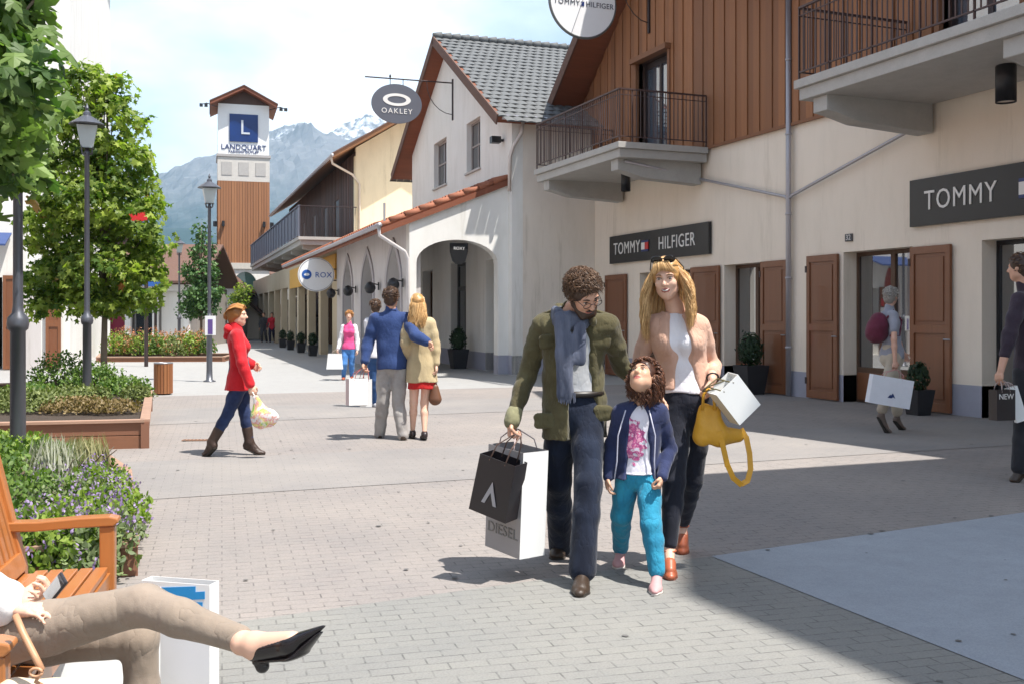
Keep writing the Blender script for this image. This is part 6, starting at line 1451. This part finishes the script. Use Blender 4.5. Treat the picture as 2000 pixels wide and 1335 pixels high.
for i in range(420):
    a = r.uniform(-.09, .09); yy = -.10*math.cos(a*12); pts = [g.P(a*.5, r.uniform(-.02, .07), .127-abs(a)*.2), g.P(a*.85, -.055, .118-abs(a)*.35), g.P(a, yy-.012, .03)]; b0 = pts[-1]; dr = r.uniform(.22, .34)
    for q in range(1, 7): t = q/6; pts.append(b0-UP*(dr*t)+RIGHT*(a*.3*t+.014*math.sin(i+t*6))-FWD*(.02*t+.01*math.sin(i*2+t*5)))
    L_.append(pts)
strands('long_locks', L_, .0042, HM['blond'], hc, g.root, 4)
# ================= woman in the red jacket, walking to the right
D = 11.05
g = simple('woman in a bright red jacket and ankle boots striding right with a printed bag', X(468, 618, D), .97, True, X(464, 617, D), RIGHT-FWD*.05, UP, X(461, 640, D),
    X(460, 655, D+.17), X(463, 655, D-.17), X(467, 706, D), X(468, 742, D), X(470, 700, D+.22), X(492, 712, D+.22), X(473, 708, D-.24), X(489, 752, D-.24), X(478, 805, D+.08), X(487, 862, D+.08), X(514, 887, D+.08), X(446, 806, D-.08), X(414, 862, D-.08), X(399, 876, D-.02), RIGHT, h=.009, skinm=SKINF)
RJ = cloth('red_wool', (.62, .02, .03), (.48, .012, .02), .75, fold=.6); DJ = cloth('navy_jeans', (.012, .02, .06), (.03, .05, .13), .8)
S = SDF(.009); S.cap(g.waist, g.hip, .12, .148, .03, flat=g.fr, f=.85); legs(S, g, .002, rs=(.088, .062, .058, .044), ta=.95); S.noise(.004, 30, 3); S.build('jeans', DJ, g.t, g.root)
S = SDF(.008); torso(S, g, .022, low=g.hip-UP*.12, lowr=.175, k=.03); S.half(g.hip-UP*.10, -UP); arms(S, g, .016, tA=.93, tB=.93, k=.02, rs=(.050, .044, .036)); S.cap(g.neck-UP*.01, g.neck+UP*.035, .066, .062, .02); S.noise(.006, 22, 5, (1, 1, .7)); jk = S.build('jacket', RJ, g.t, g.root)
S = SDF(.008); S.cap(g.neck-RIGHT*.07-FWD*.06-UP*.01, g.neck-RIGHT*.07+FWD*.06-UP*.01, .045, .045, .03); S.cap(g.neck-RIGHT*.07, g.neck-RIGHT*.10-UP*.09, .05, .035, .03); S.noise(.005, 30, 3); S.build('hood', RJ, jk, g.root)
shoes(g, .008, plain('boot_brown', (.045, .025, .018), .5, bmp=.4), RUB, high=True, name='boot')
o = hair_cap(g, g.P, g.ax, HM['ginger'], h=.008, thick=.014, nape=-.07); S = SDF(.008); S.ell(g.P(0, -.125, .0), (.04, .035, .045), g.ax, .02); S.noise(.004, 60, 3); S.build('bun', HM['ginger'], o, g.root)
rr_ = random.Random(4); L_ = [[g.P(a, .06+rr_.uniform(-.02, .02), .118-abs(a)*.5), g.P(a*1.15, .0, .135-abs(a)*.55+rr_.uniform(0, .006)), g.P(a*1.2, -.07, .10-abs(a)*.4+rr_.uniform(0, .006)), g.P(a*.6, -.13, .03)] for a in [rr_.uniform(-.085, .085) for x in range(240)]]; strands('hair_locks', L_, .0032, HM['ginger'], o, g.root, 2)
redw = g
# ================= woman in the pink top
D = 24.3
g = simple('woman in a pink top, white sleeves and blue jeans walking towards the camera', X(682, 618, D), .96, True, X(682, 617, D), -FWD, UP, X(682, 630, D),
    X(671, 638, D), X(693, 638, D), X(682, 662, D), X(681, 679, D), X(665, 664, D), X(660, 682, D-.1), X(698, 664, D), X(698, 684, D-.05), X(673, 710, D-.1), X(671, 735, D+.05), X(670, 739, D-.1), X(687, 710, D), X(687, 733, D+.1), X(687, 737, D-.05), -FWD, h=.014, skinm=SKINF)
PK = cloth('pink_cotton', (.75, .10, .28), (.65, .07, .22)); BJ = cloth('blue_jeans', (.05, .16, .42), (.08, .22, .50), .8)
S = SDF(.013); torso(S, g, .010, low=g.hip-UP*.04); S.half(g.hip-UP*.03, -UP); S.noise(.005, 22, 2); S.build('top', PK, g.t, g.root)
S = SDF(.013); arms(S, g, .012, tA=.9, tB=.9); S.build('sleeves', WTOP, g.t, g.root)
S = SDF(.013); S.cap(g.hip+UP*.06, g.hip-UP*.02, .125, .145, .03, flat=g.fr, f=.8); legs(S, g, .004, rs=(.084, .064, .06, .048)); S.build('jeans', BJ, g.t, g.root)
shoes(g, .012, TAN); short_hair(g, g.P, g.ax, HM['ginger'], 19, 260, .07, .007, .25); pinkw = g
# ================= person almost hidden in front of the blazer man
D = 16.9
g = simple('person in a white shirt and blue jeans mostly hidden by the blazer man', X(733, 618, D), .98, True, X(733, 600, D), FWD-RIGHT*.2, UP, X(735, 616, D),
    X(718, 628, D), X(752, 628, D), X(736, 668, D), X(735, 694, D), X(720, 665, D), X(724, 698, D), X(754, 665, D), X(752, 698, D), X(731, 742, D), X(733, 785, D+.05), X(730, 795, D+.2), X(742, 742, D), X(745, 782, D+.25), X(743, 790, D+.4), FWD, h=.013, skinm=SKINF)
S = SDF(.012); torso(S, g, .012, low=g.hip-UP*.04); S.half(g.hip-UP*.03, -UP); arms(S, g, .012, tA=.9, tB=.9); S.noise(.005, 22, 2); S.build('shirt', WTOP, g.t, g.root)
S = SDF(.012); S.cap(g.hip+UP*.06, g.hip-UP*.02, .125, .145, .03, flat=g.fr, f=.8); legs(S, g, .004, rs=(.084, .064, .06, .05)); S.build('jeans', cloth('mid_jeans', (.02, .06, .16), (.04, .09, .22), .8), g.t, g.root)
shoes(g, .012, plain('pale_shoe', (.45, .45, .48), .7)); short_hair(g, g.P, g.ax, HM['brown'], 17, 260, .04, .006, .3)
# ================= older woman with the backpack
D = 13.3
g = simple('grey haired woman in the shade with a burgundy backpack and beige trousers', X(1740, 618, D), .96, True, X(1740, 580, D), RIGHT*.75+FWD*.65, UP-FWD*.05, X(1737, 602, D),
    X(1728, 616, D+.14), X(1746, 616, D-.14), X(1742, 662, D), X(1742, 692, D), X(1752, 660, D+.2), X(1765, 690, D+.3), X(1746, 662, D-.22), X(1748, 704, D-.24), X(1752, 752, D+.1), X(1752, 812, D+.2), X(1766, 826, D+.28), X(1735, 752, D-.05), X(1722, 806, D-.12), X(1738, 832, D-.1), RIGHT+FWD*.4, h=.010, skinm=skin('skin_shade', (.60, .36, .27)))
GT = cloth('grey_jersey', (.30, .31, .36), (.24, .25, .30)); BT = cloth('beige_slacks', (.50, .44, .35), (.42, .37, .30)); BG = cloth('burgundy_pack', (.13, .02, .045), (.09, .015, .03), .7)
S = SDF(.010); torso(S, g, .022, low=g.hip-UP*.06); S.half(g.hip-UP*.05, -UP); arms(S, g, .014, tA=-1, tB=-1); limb(S, [g.shA, mid(g.shA, g.elA, .6)], [.060, .056], .02); limb(S, [g.shB, mid(g.shB, g.elB, .6)], [.060, .056], .02); S.noise(.005, 22, 2); S.build('shirt', GT, g.t, g.root)
S = SDF(.010); S.cap(g.hip+UP*.05, g.hip-UP*.03, .14, .16, .03, flat=g.fr, f=.9); legs(S, g, .012, rs=(.092, .070, .066, .06), ta=.85); S.noise(.005, 24, 2); S.build('trousers', BT, g.t, g.root)
shoes(g, .010, plain('taupe_shoe', (.16, .12, .10), .7), RUB); short_hair(g, g.P, g.ax, HM['grey'], 9, 260, .045, .005, .4)
bpk = thing('backpack', 'burgundy backpack on the back of the grey haired woman', 'backpack', (*X(1712, 618, D)[:2], 0)); o_ = Vector(bpk.location)
S = SDF(.010); c = X(1716, 640, D-.02); S.ell(c, (.14, .13, .20), k=.03); S.ell(c-RIGHT*.06-UP*.06, (.11, .12, .13), k=.05); S.noise(.006, 20, 3); S.build('pack', BG, bpk, o_)
b = MB(); 
for dd in (-.12, .10): b.tube([c+RIGHT*.06+UP*.12+FWD*dd-o_, X(1738, 606, D)+FWD*dd-o_, X(1754, 625, D)+FWD*dd-o_, X(1750, 655, D)+FWD*dd-o_, c+RIGHT*.1-UP*.1+FWD*dd-o_], .014, 6)
b.build('strap', BG, bpk, True); oldw = g
# ================= man at the right edge
D = 9.4
g = simple('man in a dark sweater half cut off by the right edge, carrying two bags', X(2003, 618, D), 1.02, False, X(1992, 524, D), -RIGHT*.5+FWD*.55-UP*.05, UP, X(2000, 556, D),
    X(1990, 585, D-.12), X(2030, 585, D+.1), X(2008, 665, D), X(2010, 722, D), X(1972, 655, D-.2), X(1955, 722, D-.24), X(2050, 660, D+.1), X(2055, 730, D+.1), X(1998, 830, D-.05), X(1990, 912, D-.1), X(1978, 930, D-.12), X(2030, 830, D+.1), X(2045, 905, D+.3), X(2030, 925, D+.3), -RIGHT*.7+FWD*.5, h=.010)
DS = cloth('dark_sweater', (.05, .035, .05), (.035, .025, .035)); DT = cloth('dark_slacks', (.02, .02, .025), (.03, .03, .035))
S = SDF(.010); torso(S, g, .020, low=g.hip-UP*.06); S.half(g.hip-UP*.06, -UP); arms(S, g, .014, tA=.55, tB=.9, k=.03); S.noise(.005, 22, 2); S.build('sweater', DS, g.t, g.root)
S = SDF(.010); S.cap(g.hip+UP*.05, g.hip-UP*.03, .14, .155, .03, flat=g.fr, f=.85); legs(S, g, .008, rs=(.09, .068, .066, .058)); S.build('trousers', DT, g.t, g.root)
shoes(g, .010, BOOT, RUB); short_hair(g, g.P, g.ax, HM['brown'], 15, 240, .03, .005, .3); edgem = g
# ================= two small figures far down the street
for (px, lab, tm, bm_) in ((515, 'tiny far figure in dark clothes at the street end', cloth('far_dark', (.05, .05, .06)), cloth('far_grey', (.06, .06, .07))), (531, 'tiny far figure in a red top next to the white pier', cloth('far_red', (.5, .02, .04)), cloth('far_navy', (.02, .02, .05)))):
    D = 58.; q = lambda dx, z, dy=0: at(px, 618, D)+RIGHT*dx+FWD*dy+UP*(z-1.5)
    g = simple(lab, q(0, 0), .97, px == 531, q(0, 1.60), -FWD, UP, q(0, 1.43), q(-.17, 1.36), q(.17, 1.36), q(0, 1.08), q(0, .92), q(-.24, 1.08), q(-.22, .82, -.1), q(.24, 1.08), q(.22, .84, -.1), q(-.1, .5, -.1), q(-.1, .1), q(-.1, .04, -.15), q(.1, .5), q(.12, .1, .2), q(.12, .04, .05), -FWD, h=.025)
    S = SDF(.022); torso(S, g, .02, low=g.hip-UP*.05); arms(S, g, .012, tA=.8, tB=.8); S.build('top', tm, g.t, g.root); S = SDF(.022); legs(S, g, .01, rs=(.09, .07, .06, .05)); S.build('trousers', bm_, g.t, g.root); hair_cap(g, g.P, g.ax, HM['dark'], h=.02)
# ================= seated woman, cut by the left edge
D = 3.1
g = Fig('person', 'woman seated on the bench with crossed legs in taupe trousers and black pointed flats', X(-120, 618, 3.2), s=.97, free=True, foot=.3, fem=True, hs=1.0, hsz=.93, fr=(RIGHT*.95+FWD*.05).normalized(),
    head=X(-190, 800, 3.15), f=RIGHT-UP*.35, u=UP+RIGHT*.3, neck=X(-205, 905, 3.15), shA=X(-195, 935, 3.32), shB=X(-190, 945, 3.0), waist=X(-165, 1110, 3.2), hip=X(-125, 1225, 3.2), elA=X(-130, 1105, 3.38), wrA=X(28, 1172, 3.25), elB=X(-130, 1130, 2.92), wrB=X(20, 1190, 2.98),
    hipA=X(-90, 1250, 3.27), hipB=X(-90, 1268, 3.06), knA=X(272, 1245, 3.17), anA=X(286, 1480, 3.2), toeA=X(380, 1505, 3.16), knB=X(280, 1180, 2.98), anB=X(488, 1254, 2.78), toeB=X(610, 1240, 2.68), brow=HM['brown'])
g.hands = [(g.wrA, (RIGHT*1+UP*.12), (-FWD*.3+UP*.8), UP, .7), (g.wrB, (RIGHT*.9+UP*.05-FWD*.1), -UP, FWD, .25)]
P, ax = body(g, .006, skinm=SKINF)
TPE = cloth('taupe_cotton', (.30, .24, .19), (.25, .20, .155), .9, fold=.8, bs=14)
S = SDF(.007); S.cap(g.waist-UP*.02+RIGHT*.02, g.hip, .13, .16, .03)
for a_, b_, c_, t in ((g.hipA, g.knA, g.anA, 1.), (g.hipB, g.knB, g.anB, .90)):
    e_ = b_.lerp(c_, t); S.cap(a_, mid(a_, b_), .092, .076, .03); S.cap(mid(a_, b_), b_, .076, .058, .03); S.cap(b_, mid(b_, e_, .4), .058, .051, .02); S.cap(mid(b_, e_, .4), e_, .051, .037, .02)
S.noise(.0022, 24, 6, (1, 1, 1)); S.build('trousers', TPE, g.t, g.root)
FLAT = plain('black_leather', (.012, .010, .012), .22)
hl, bl_, tp = X(503, 1268, 2.76), X(572, 1256, 2.70), X(632, 1222, 2.65); dv = (tp-hl).normalized(); up_ = (UP-dv*dv.z).normalized()
S = SDF(.0045); S.cap(g.anB-RIGHT*.02, X(500, 1262, 2.76), .034, .030, .02); S.cap(X(500, 1262, 2.76), hl+up_*.006, .030, .026, .02); S.cap(X(500, 1256, 2.76), bl_+up_*.008, .030, .022, .02); S.cap(hl, bl_, .026, .026, .02); S.build('foot', SKINF, g.t, g.root)
S = SDF(.004); S.cap(hl, bl_, .034, .037, .012, flat=up_, f=.95); S.cap(bl_, tp, .037, .006, .012, flat=up_, f=.7)
S.cap(hl+up_*.028-dv*.01, bl_+up_*.032+dv*.002, .035, .030, .008, mode='s'); S.build('shoe', FLAT, g.t, g.root)
S = SDF(.004); S.cap(hl-up_*.028, bl_-up_*.033, .024, .034, .008, flat=up_, f=.2); S.cap(bl_-up_*.033, tp-up_*.012-dv*.02, .034, .012, .008, flat=up_, f=.2); S.cap(hl-up_*.022+dv*.0, hl-up_*.044, .022, .019, .006); S.build('heel', FLAT, g.t, g.root)
S = SDF(.006); S.cap(g.anA-UP*.04, g.toeA, .035, .03, .01); S.build('shoe', FLAT, g.t, g.root)
BLS = cloth('white_blouse', (.78, .77, .76), (.70, .70, .72), .7, fold=.7)
S = SDF(.007); torso(S, g, .02, low=g.hip+RIGHT*.02); arms(S, g, .020, tA=.88, tB=.86, k=.03, rs=(.05, .046, .04)); S.cap(g.waist+RIGHT*.10-UP*.02, g.hip+RIGHT*.20+UP*.04, .10, .06, .04); S.noise(.006, 24, 3); S.build('blouse', BLS, g.t, g.root)
hair_cap(g, P, ax, HM['brown'], thick=.02, nape=-.09); seatw = g
ph = thing('phone', 'small dark mobile phone held in the seated woman hand', 'phone', X(108, 1148, 3.18)); b = MB(); b.obox(Vector((0, 0, 0))-(RIGHT*.4+UP*.5).normalized()*.045, (RIGHT*.4+UP*.5).normalized()*.045, .05, .010, up=(-FWD*.7+UP*.2-RIGHT*.5)); b.build('phone_case', plain('phone_dark', (.03, .03, .035), .25), ph, bevel=.003)
b = MB(); n_ = (-FWD*.7+UP*.2-RIGHT*.5).normalized(); b.obox(n_*.0055-(RIGHT*.4+UP*.5).normalized()*.040, n_*.0055+(RIGHT*.4+UP*.5).normalized()*.040, .044, .002, up=n_); b.build('screen', GLASS, ph)
# cream handbag with a leather strap on the bench
hb = thing('handbag', 'cream handbag with tan strap beside the near bench arm', 'handbag', X(90, 618, 2.72)-UP*1.5); o_ = Vector(hb.location)
S = SDF(.007); c = X(100, 1385, 2.72); S.cap(c-RIGHT*.09, c+RIGHT*.06, .085, .08, .03, flat=FWD, f=.6); S.noise(.004, 25, 2); S.build('bag_body', plain('cream_leather', (.66, .55, .40), .5, bmp=.3), hb, o_)
b = MB(); b.tube([X(30, 1200, 2.72)-o_, X(45, 1235, 2.70)-o_, X(68, 1280, 2.68)-o_, X(82, 1308, 2.67)-o_], .009, 8); b.tube([X(82, 1308, 2.67)-o_, X(70, 1330, 2.67)-o_, X(95, 1345, 2.67)-o_], .006, 6); b.tube([X(70+12*math.cos(a*PI/6), 1312+8*math.sin(a*PI/6), 2.66)-o_ for a in range(13)], .004, 6); b.build('strap', plain('tan_strap', (.50, .27, .15), .45), hb, True)
# ================= carried things
hA = father.wrA-UP*.085
t_ = pbag('shopping_bag', 'black paper bag with pale emblem hanging from the bearded man hand', X(984, 893, 5.72), .235, .33, .13, R21-.55, tilt=(.24, .05), mats=[PAPK], cord=plain('cord_brown', (.16, .10, .08), .7), grip=(.06, 0, .15), taper=1.06)
b = MB()
b.panel([(-.05, -.26), (.0, -.13), (.05, -.26), (.028, -.26), (.0, -.19), (-.028, -.26)], [], TY(-.075), .002); b.build('emblem', plain('emblem_grey', (.35, .34, .36), .4), t_)
t_ = pbag('shopping_bag', 'tall white and grey paper bag with grey lettering hanging behind the black bag', X(1012, 872, 5.90), .33, .60, .18, R21-.92, tilt=(.06, .0), mats=[PAPG, PAPW, PAPG, PAPW], grip=(-.03, 0, .10), taper=1.0)
letters('lettering', 'DIESEL', .085, plain('letter_grey', (.20, .19, .18), .6), t_, Matrix.Translation((-.0, -.093, -.475)), .003, 1.0, 1.15)
hB = mother.wrB-UP*.08
t_ = pbag('shopping_bag', 'cream and white paper bag swinging from the blond woman hand', X(1411, 748, 5.86), .175, .235, .11, R21+.25, tilt=(-.72, .1), mats=[PAPW, PAPC, PAPW, PAPC], grip=(-.10, 0, .05), cord=plain('cord_dark', (.10, .08, .03), .7))
# mustard handbag
hb = thing('handbag', 'mustard yellow leather handbag with hanging strap in the blond woman hand', 'handbag', X(1385, 618, 5.93)-UP*1.5); o_ = Vector(hb.location); MUS = plain('mustard_leather', (.62, .31, .02), .45, bmp=.3)
S = SDF(.006); c = X(1386, 832, 5.93); S.cap(X(1376, 800, 5.95), X(1372, 852, 5.95), .040, .060, .03, flat=FWD, f=.8); S.cap(X(1396, 805, 5.95), X(1402, 850, 5.95), .040, .062, .03, flat=FWD, f=.8); S.cap(X(1402, 850, 5.95), X(1440, 850, 6.0), .06, .04, .02, flat=FWD, f=.8); S.noise(.006, 22, 4); S.build('bag_body', MUS, hb, o_)
b = MB(); b.tube([X(x, y, 5.92)-o_ for x, y in ((1372, 800), (1374, 770), (1384, 757), (1394, 770), (1396, 800))], .009, 7); b.build('handle', MUS, hb, True)
b = MB(); pts = [(1405, 840), (1412, 870), (1420, 905), (1432, 932), (1447, 945), (1460, 938), (1466, 915), (1464, 885), (1458, 855), (1448, 838)]; pp = [X(x, y, 5.90+.01*i)-o_ for i, (x, y) in enumerate(pts)]
for p_, q_ in zip(pp, pp[1:]): b.obox(p_, q_+(q_-p_)*.12, .010, .030, up=RIGHT)
b.build('strap', MUS, hb)
# printed plastic bag of the red jacket walker
def printed():
    m, nt, b = _nt('printed_plastic'); n = noise_n(nt, 9, 3, .6); n2 = noise_n(nt, 14, 2, .6, stretch=(1.3, 1, 1))
    a = ramp(nt, n, [(.44, (.78, .76, .74)), (.50, (.68, .25, .25)), (.56, (.76, .68, .25)), (.63, (.22, .45, .08))]); L(nt, mixc(nt, ramp(nt, n2, [(.55, 0.), (.66, .8)]), a, (.80, .78, .76)), b.inputs['Base Color']); b.inputs['Roughness'].default_value = .4; return m
pb_ = thing('shopping_bag', 'white plastic bag printed with flowers carried by the red jacket walker', 'shopping bag', X(516, 618, 10.8)-UP*1.5); o_ = Vector(pb_.location)
S = SDF(.009); S.cap(X(500, 778, 10.8), X(514, 812, 10.8), .03, .12, .03, flat=FWD, f=.45); S.cap(X(508, 815, 10.8), X(526, 815, 10.8), .11, .10, .03, flat=FWD, f=.45); S.noise(.010, 18, 2); S.build('bag_body', printed(), pb_, o_)
b = MB(); b.tube([X(493, 764, 10.8)-o_, X(497, 772, 10.8)-o_, X(502, 785, 10.8)-o_], .006, 6); b.build('handle', PAPW, pb_, True)
pbag('shopping_bag', 'white paper bag carried by the woman in the pink top', X(654, 690, 24.1), .30, .36, .12, R21, mats=[PAPW], grip=(.06, 0, .10), taper=1.25)
pbag('shopping_bag', 'white and pale pink paper bag held by the blazer man', X(697, 738, 12.45), .24, .32, .12, R21+.5, mats=[PAPW, plain('paper_pink', (.62, .5, .5), .6)], grip=(.08, 0, .12), cord=plain('cord_red', (.45, .12, .12), .7))
pbag('shopping_bag', 'narrow white paper bag hanging next to the blazer man leg', X(715, 740, 12.5), .14, .33, .10, R21+.1, mats=[PAPW], grip=(.0, 0, .12), cord=plain('cord_red', (.45, .12, .12), .7))
t_ = pbag('shopping_bag', 'wide white paper bag with dark emblem carried by the grey haired woman', X(1742, 736, 12.98), .52, .36, .14, R21, tilt=(0, .0), mats=[plain('paper_cool', (.70, .72, .78), .6)], grip=(.04, 0, .10), cord=plain('cord_pink', (.5, .25, .25), .7)); t_.rotation_euler = (0, .17, R21)
b = MB(); b.panel([(-.04, -.26), (-.01, -.215), (.0, -.225), (.02, -.195), (.06, -.255), (.03, -.245), (.01, -.26)], [], TY(-.074), .002); b.build('emblem', NAVY, t_)
t_ = pbag('shopping_bag', 'black paper bag with white letters in the hand of the man at the right edge', X(1957, 760, 9.15), .20, .27, .10, R21+.3, mats=[PAPK], grip=(.0, 0, .08)); letters('lettering', 'NEW', .07, LETW, t_, Matrix.Translation((.0, -.052, -.06)), .003)
t_ = pbag('shopping_bag', 'slim white paper bag behind the black one at the right edge', X(1974, 755, 9.25), .10, .32, .05, R21, mats=[PAPW], grip=(-.03, 0, .05)); t_.rotation_euler = (0, -.3, R21)
# brown bag of the blond woman
hb = thing('handbag', 'brown leather shoulder bag beside the red skirt', 'handbag', X(850, 618, 12.5)-UP*1.5); o_ = Vector(hb.location)
S = SDF(.009); S.cap(X(849, 757, 12.5), X(850, 778, 12.5), .05, .08, .03, flat=FWD, f=.7); S.build('bag_body', plain('brown_bag', (.14, .06, .03), .5), hb, o_); b = MB(); b.tube([X(846, 752, 12.5)-o_, X(850, 720, 12.5)-o_, X(853, 752, 12.5)-o_], .008, 6); b.build('strap', plain('brown_bag', (.14, .06, .03), .5), hb, True)
# ---------------------------------------------------------------- light, sky, air, camera
SUND = Vector((.28, -.35, 1)).normalized()
sl = bpy.data.lights.new('sun', 'SUN'); sl.energy = 5.0; sl.angle = math.radians(.55); sl.color = (1, .955, .89)
so = bpy.data.objects.new('sun', sl); COL.objects.link(so); so.rotation_euler = (-SUND).to_track_quat('-Z', 'Y').to_euler(); so.location = (20, -20, 40)
w = bpy.data.worlds.new('World'); SC.world = w; w.use_nodes = True; nt = w.node_tree
for n in list(nt.nodes): nt.nodes.remove(n)
out = N(nt, 'ShaderNodeOutputWorld'); bg = N(nt, 'ShaderNodeBackground'); bg.inputs[1].default_value = .085
sky = N(nt, 'ShaderNodeTexSky', sky_type='NISHITA'); sky.sun_disc = False
sky.sun_elevation = math.asin(SUND.z); sky.sun_rotation = math.atan2(SUND.x, SUND.y)
sky.altitude = 500; sky.air_density = 1.0; sky.dust_density = 2.0; sky.ozone_density = 1.5
tc = N(nt, 'ShaderNodeTexCoord'); mp = N(nt, 'ShaderNodeMapping'); mp.inputs['Scale'].default_value = (1, 1, 2.2)
mp.inputs['Location'].default_value = (.35, .1, .15)
L(nt, tc.outputs['Generated'], mp.inputs[0])
nz = N(nt, 'ShaderNodeTexNoise'); nz.inputs['Scale'].default_value = 1.9; nz.inputs['Detail'].default_value = 9; nz.inputs['Roughness'].default_value = .52
L(nt, mp.outputs[0], nz.inputs[0])
# a broad bank of cloud towards the right of the street
dt = N(nt, 'ShaderNodeVectorMath', operation='DOT_PRODUCT'); L(nt, tc.outputs['Generated'], dt.inputs[0]); dt.inputs[1].default_value = Vector((.36, .86, .36)).normalized()
mr = N(nt, 'ShaderNodeMapRange'); L(nt, dt.outputs['Value'], mr.inputs[0]); mr.inputs[1].default_value = .9; mr.inputs[2].default_value = 1.0; mr.inputs[3].default_value = 0; mr.inputs[4].default_value = .22
ad = N(nt, 'ShaderNodeMath', operation='ADD'); L(nt, nz.outputs[0], ad.inputs[0]); L(nt, mr.outputs[0], ad.inputs[1])
cr = ramp(nt, ad.outputs[0], [(.46, .02), (.70, .95)])
cloudc = mixc(nt, cr, sky.outputs[0], (12, 12.6, 13.2))
L(nt, cloudc, bg.inputs[0]); L(nt, bg.outputs[0], out.inputs[0])
HAZE = True
if HAZE:
    hz = MB(); hz.box(-7000, 7000, -4000, 7500, -9, 1800)
    m = bpy.data.materials.new('air'); m.use_nodes = True; n_ = m.node_tree; n_.nodes.remove(n_.nodes['Principled BSDF'])
    pv = N(n_, 'ShaderNodeVolumePrincipled'); pv.inputs['Color'].default_value = (.5, .74, 1, 1); pv.inputs['Density'].default_value = .00007
    pv.inputs['Anisotropy'].default_value = 0
    L(n_, pv.outputs[0], n_.nodes['Material Output'].inputs['Volume'])
    tag(hz.build('haze', m), None, None, None, 'stuff')
cam = bpy.data.cameras.new('camera'); co = bpy.data.objects.new('camera', cam); COL.objects.link(co)
co.location = (0, 0, 1.5); co.rotation_euler = (PI/2, 0, -math.radians(21.5))
cam.sensor_width = 36; cam.lens = 36*FP/2000; cam.shift_y = -49.5/2000; cam.clip_end = 20000; cam.clip_start = .05
SC.camera = co
SC.view_settings.view_transform = 'Standard'; SC.view_settings.look = 'None'; SC.view_settings.exposure = .88; SC.view_settings.gamma = 1
SC.cycles.max_bounces = 6; SC.cycles.volume_bounces = 1
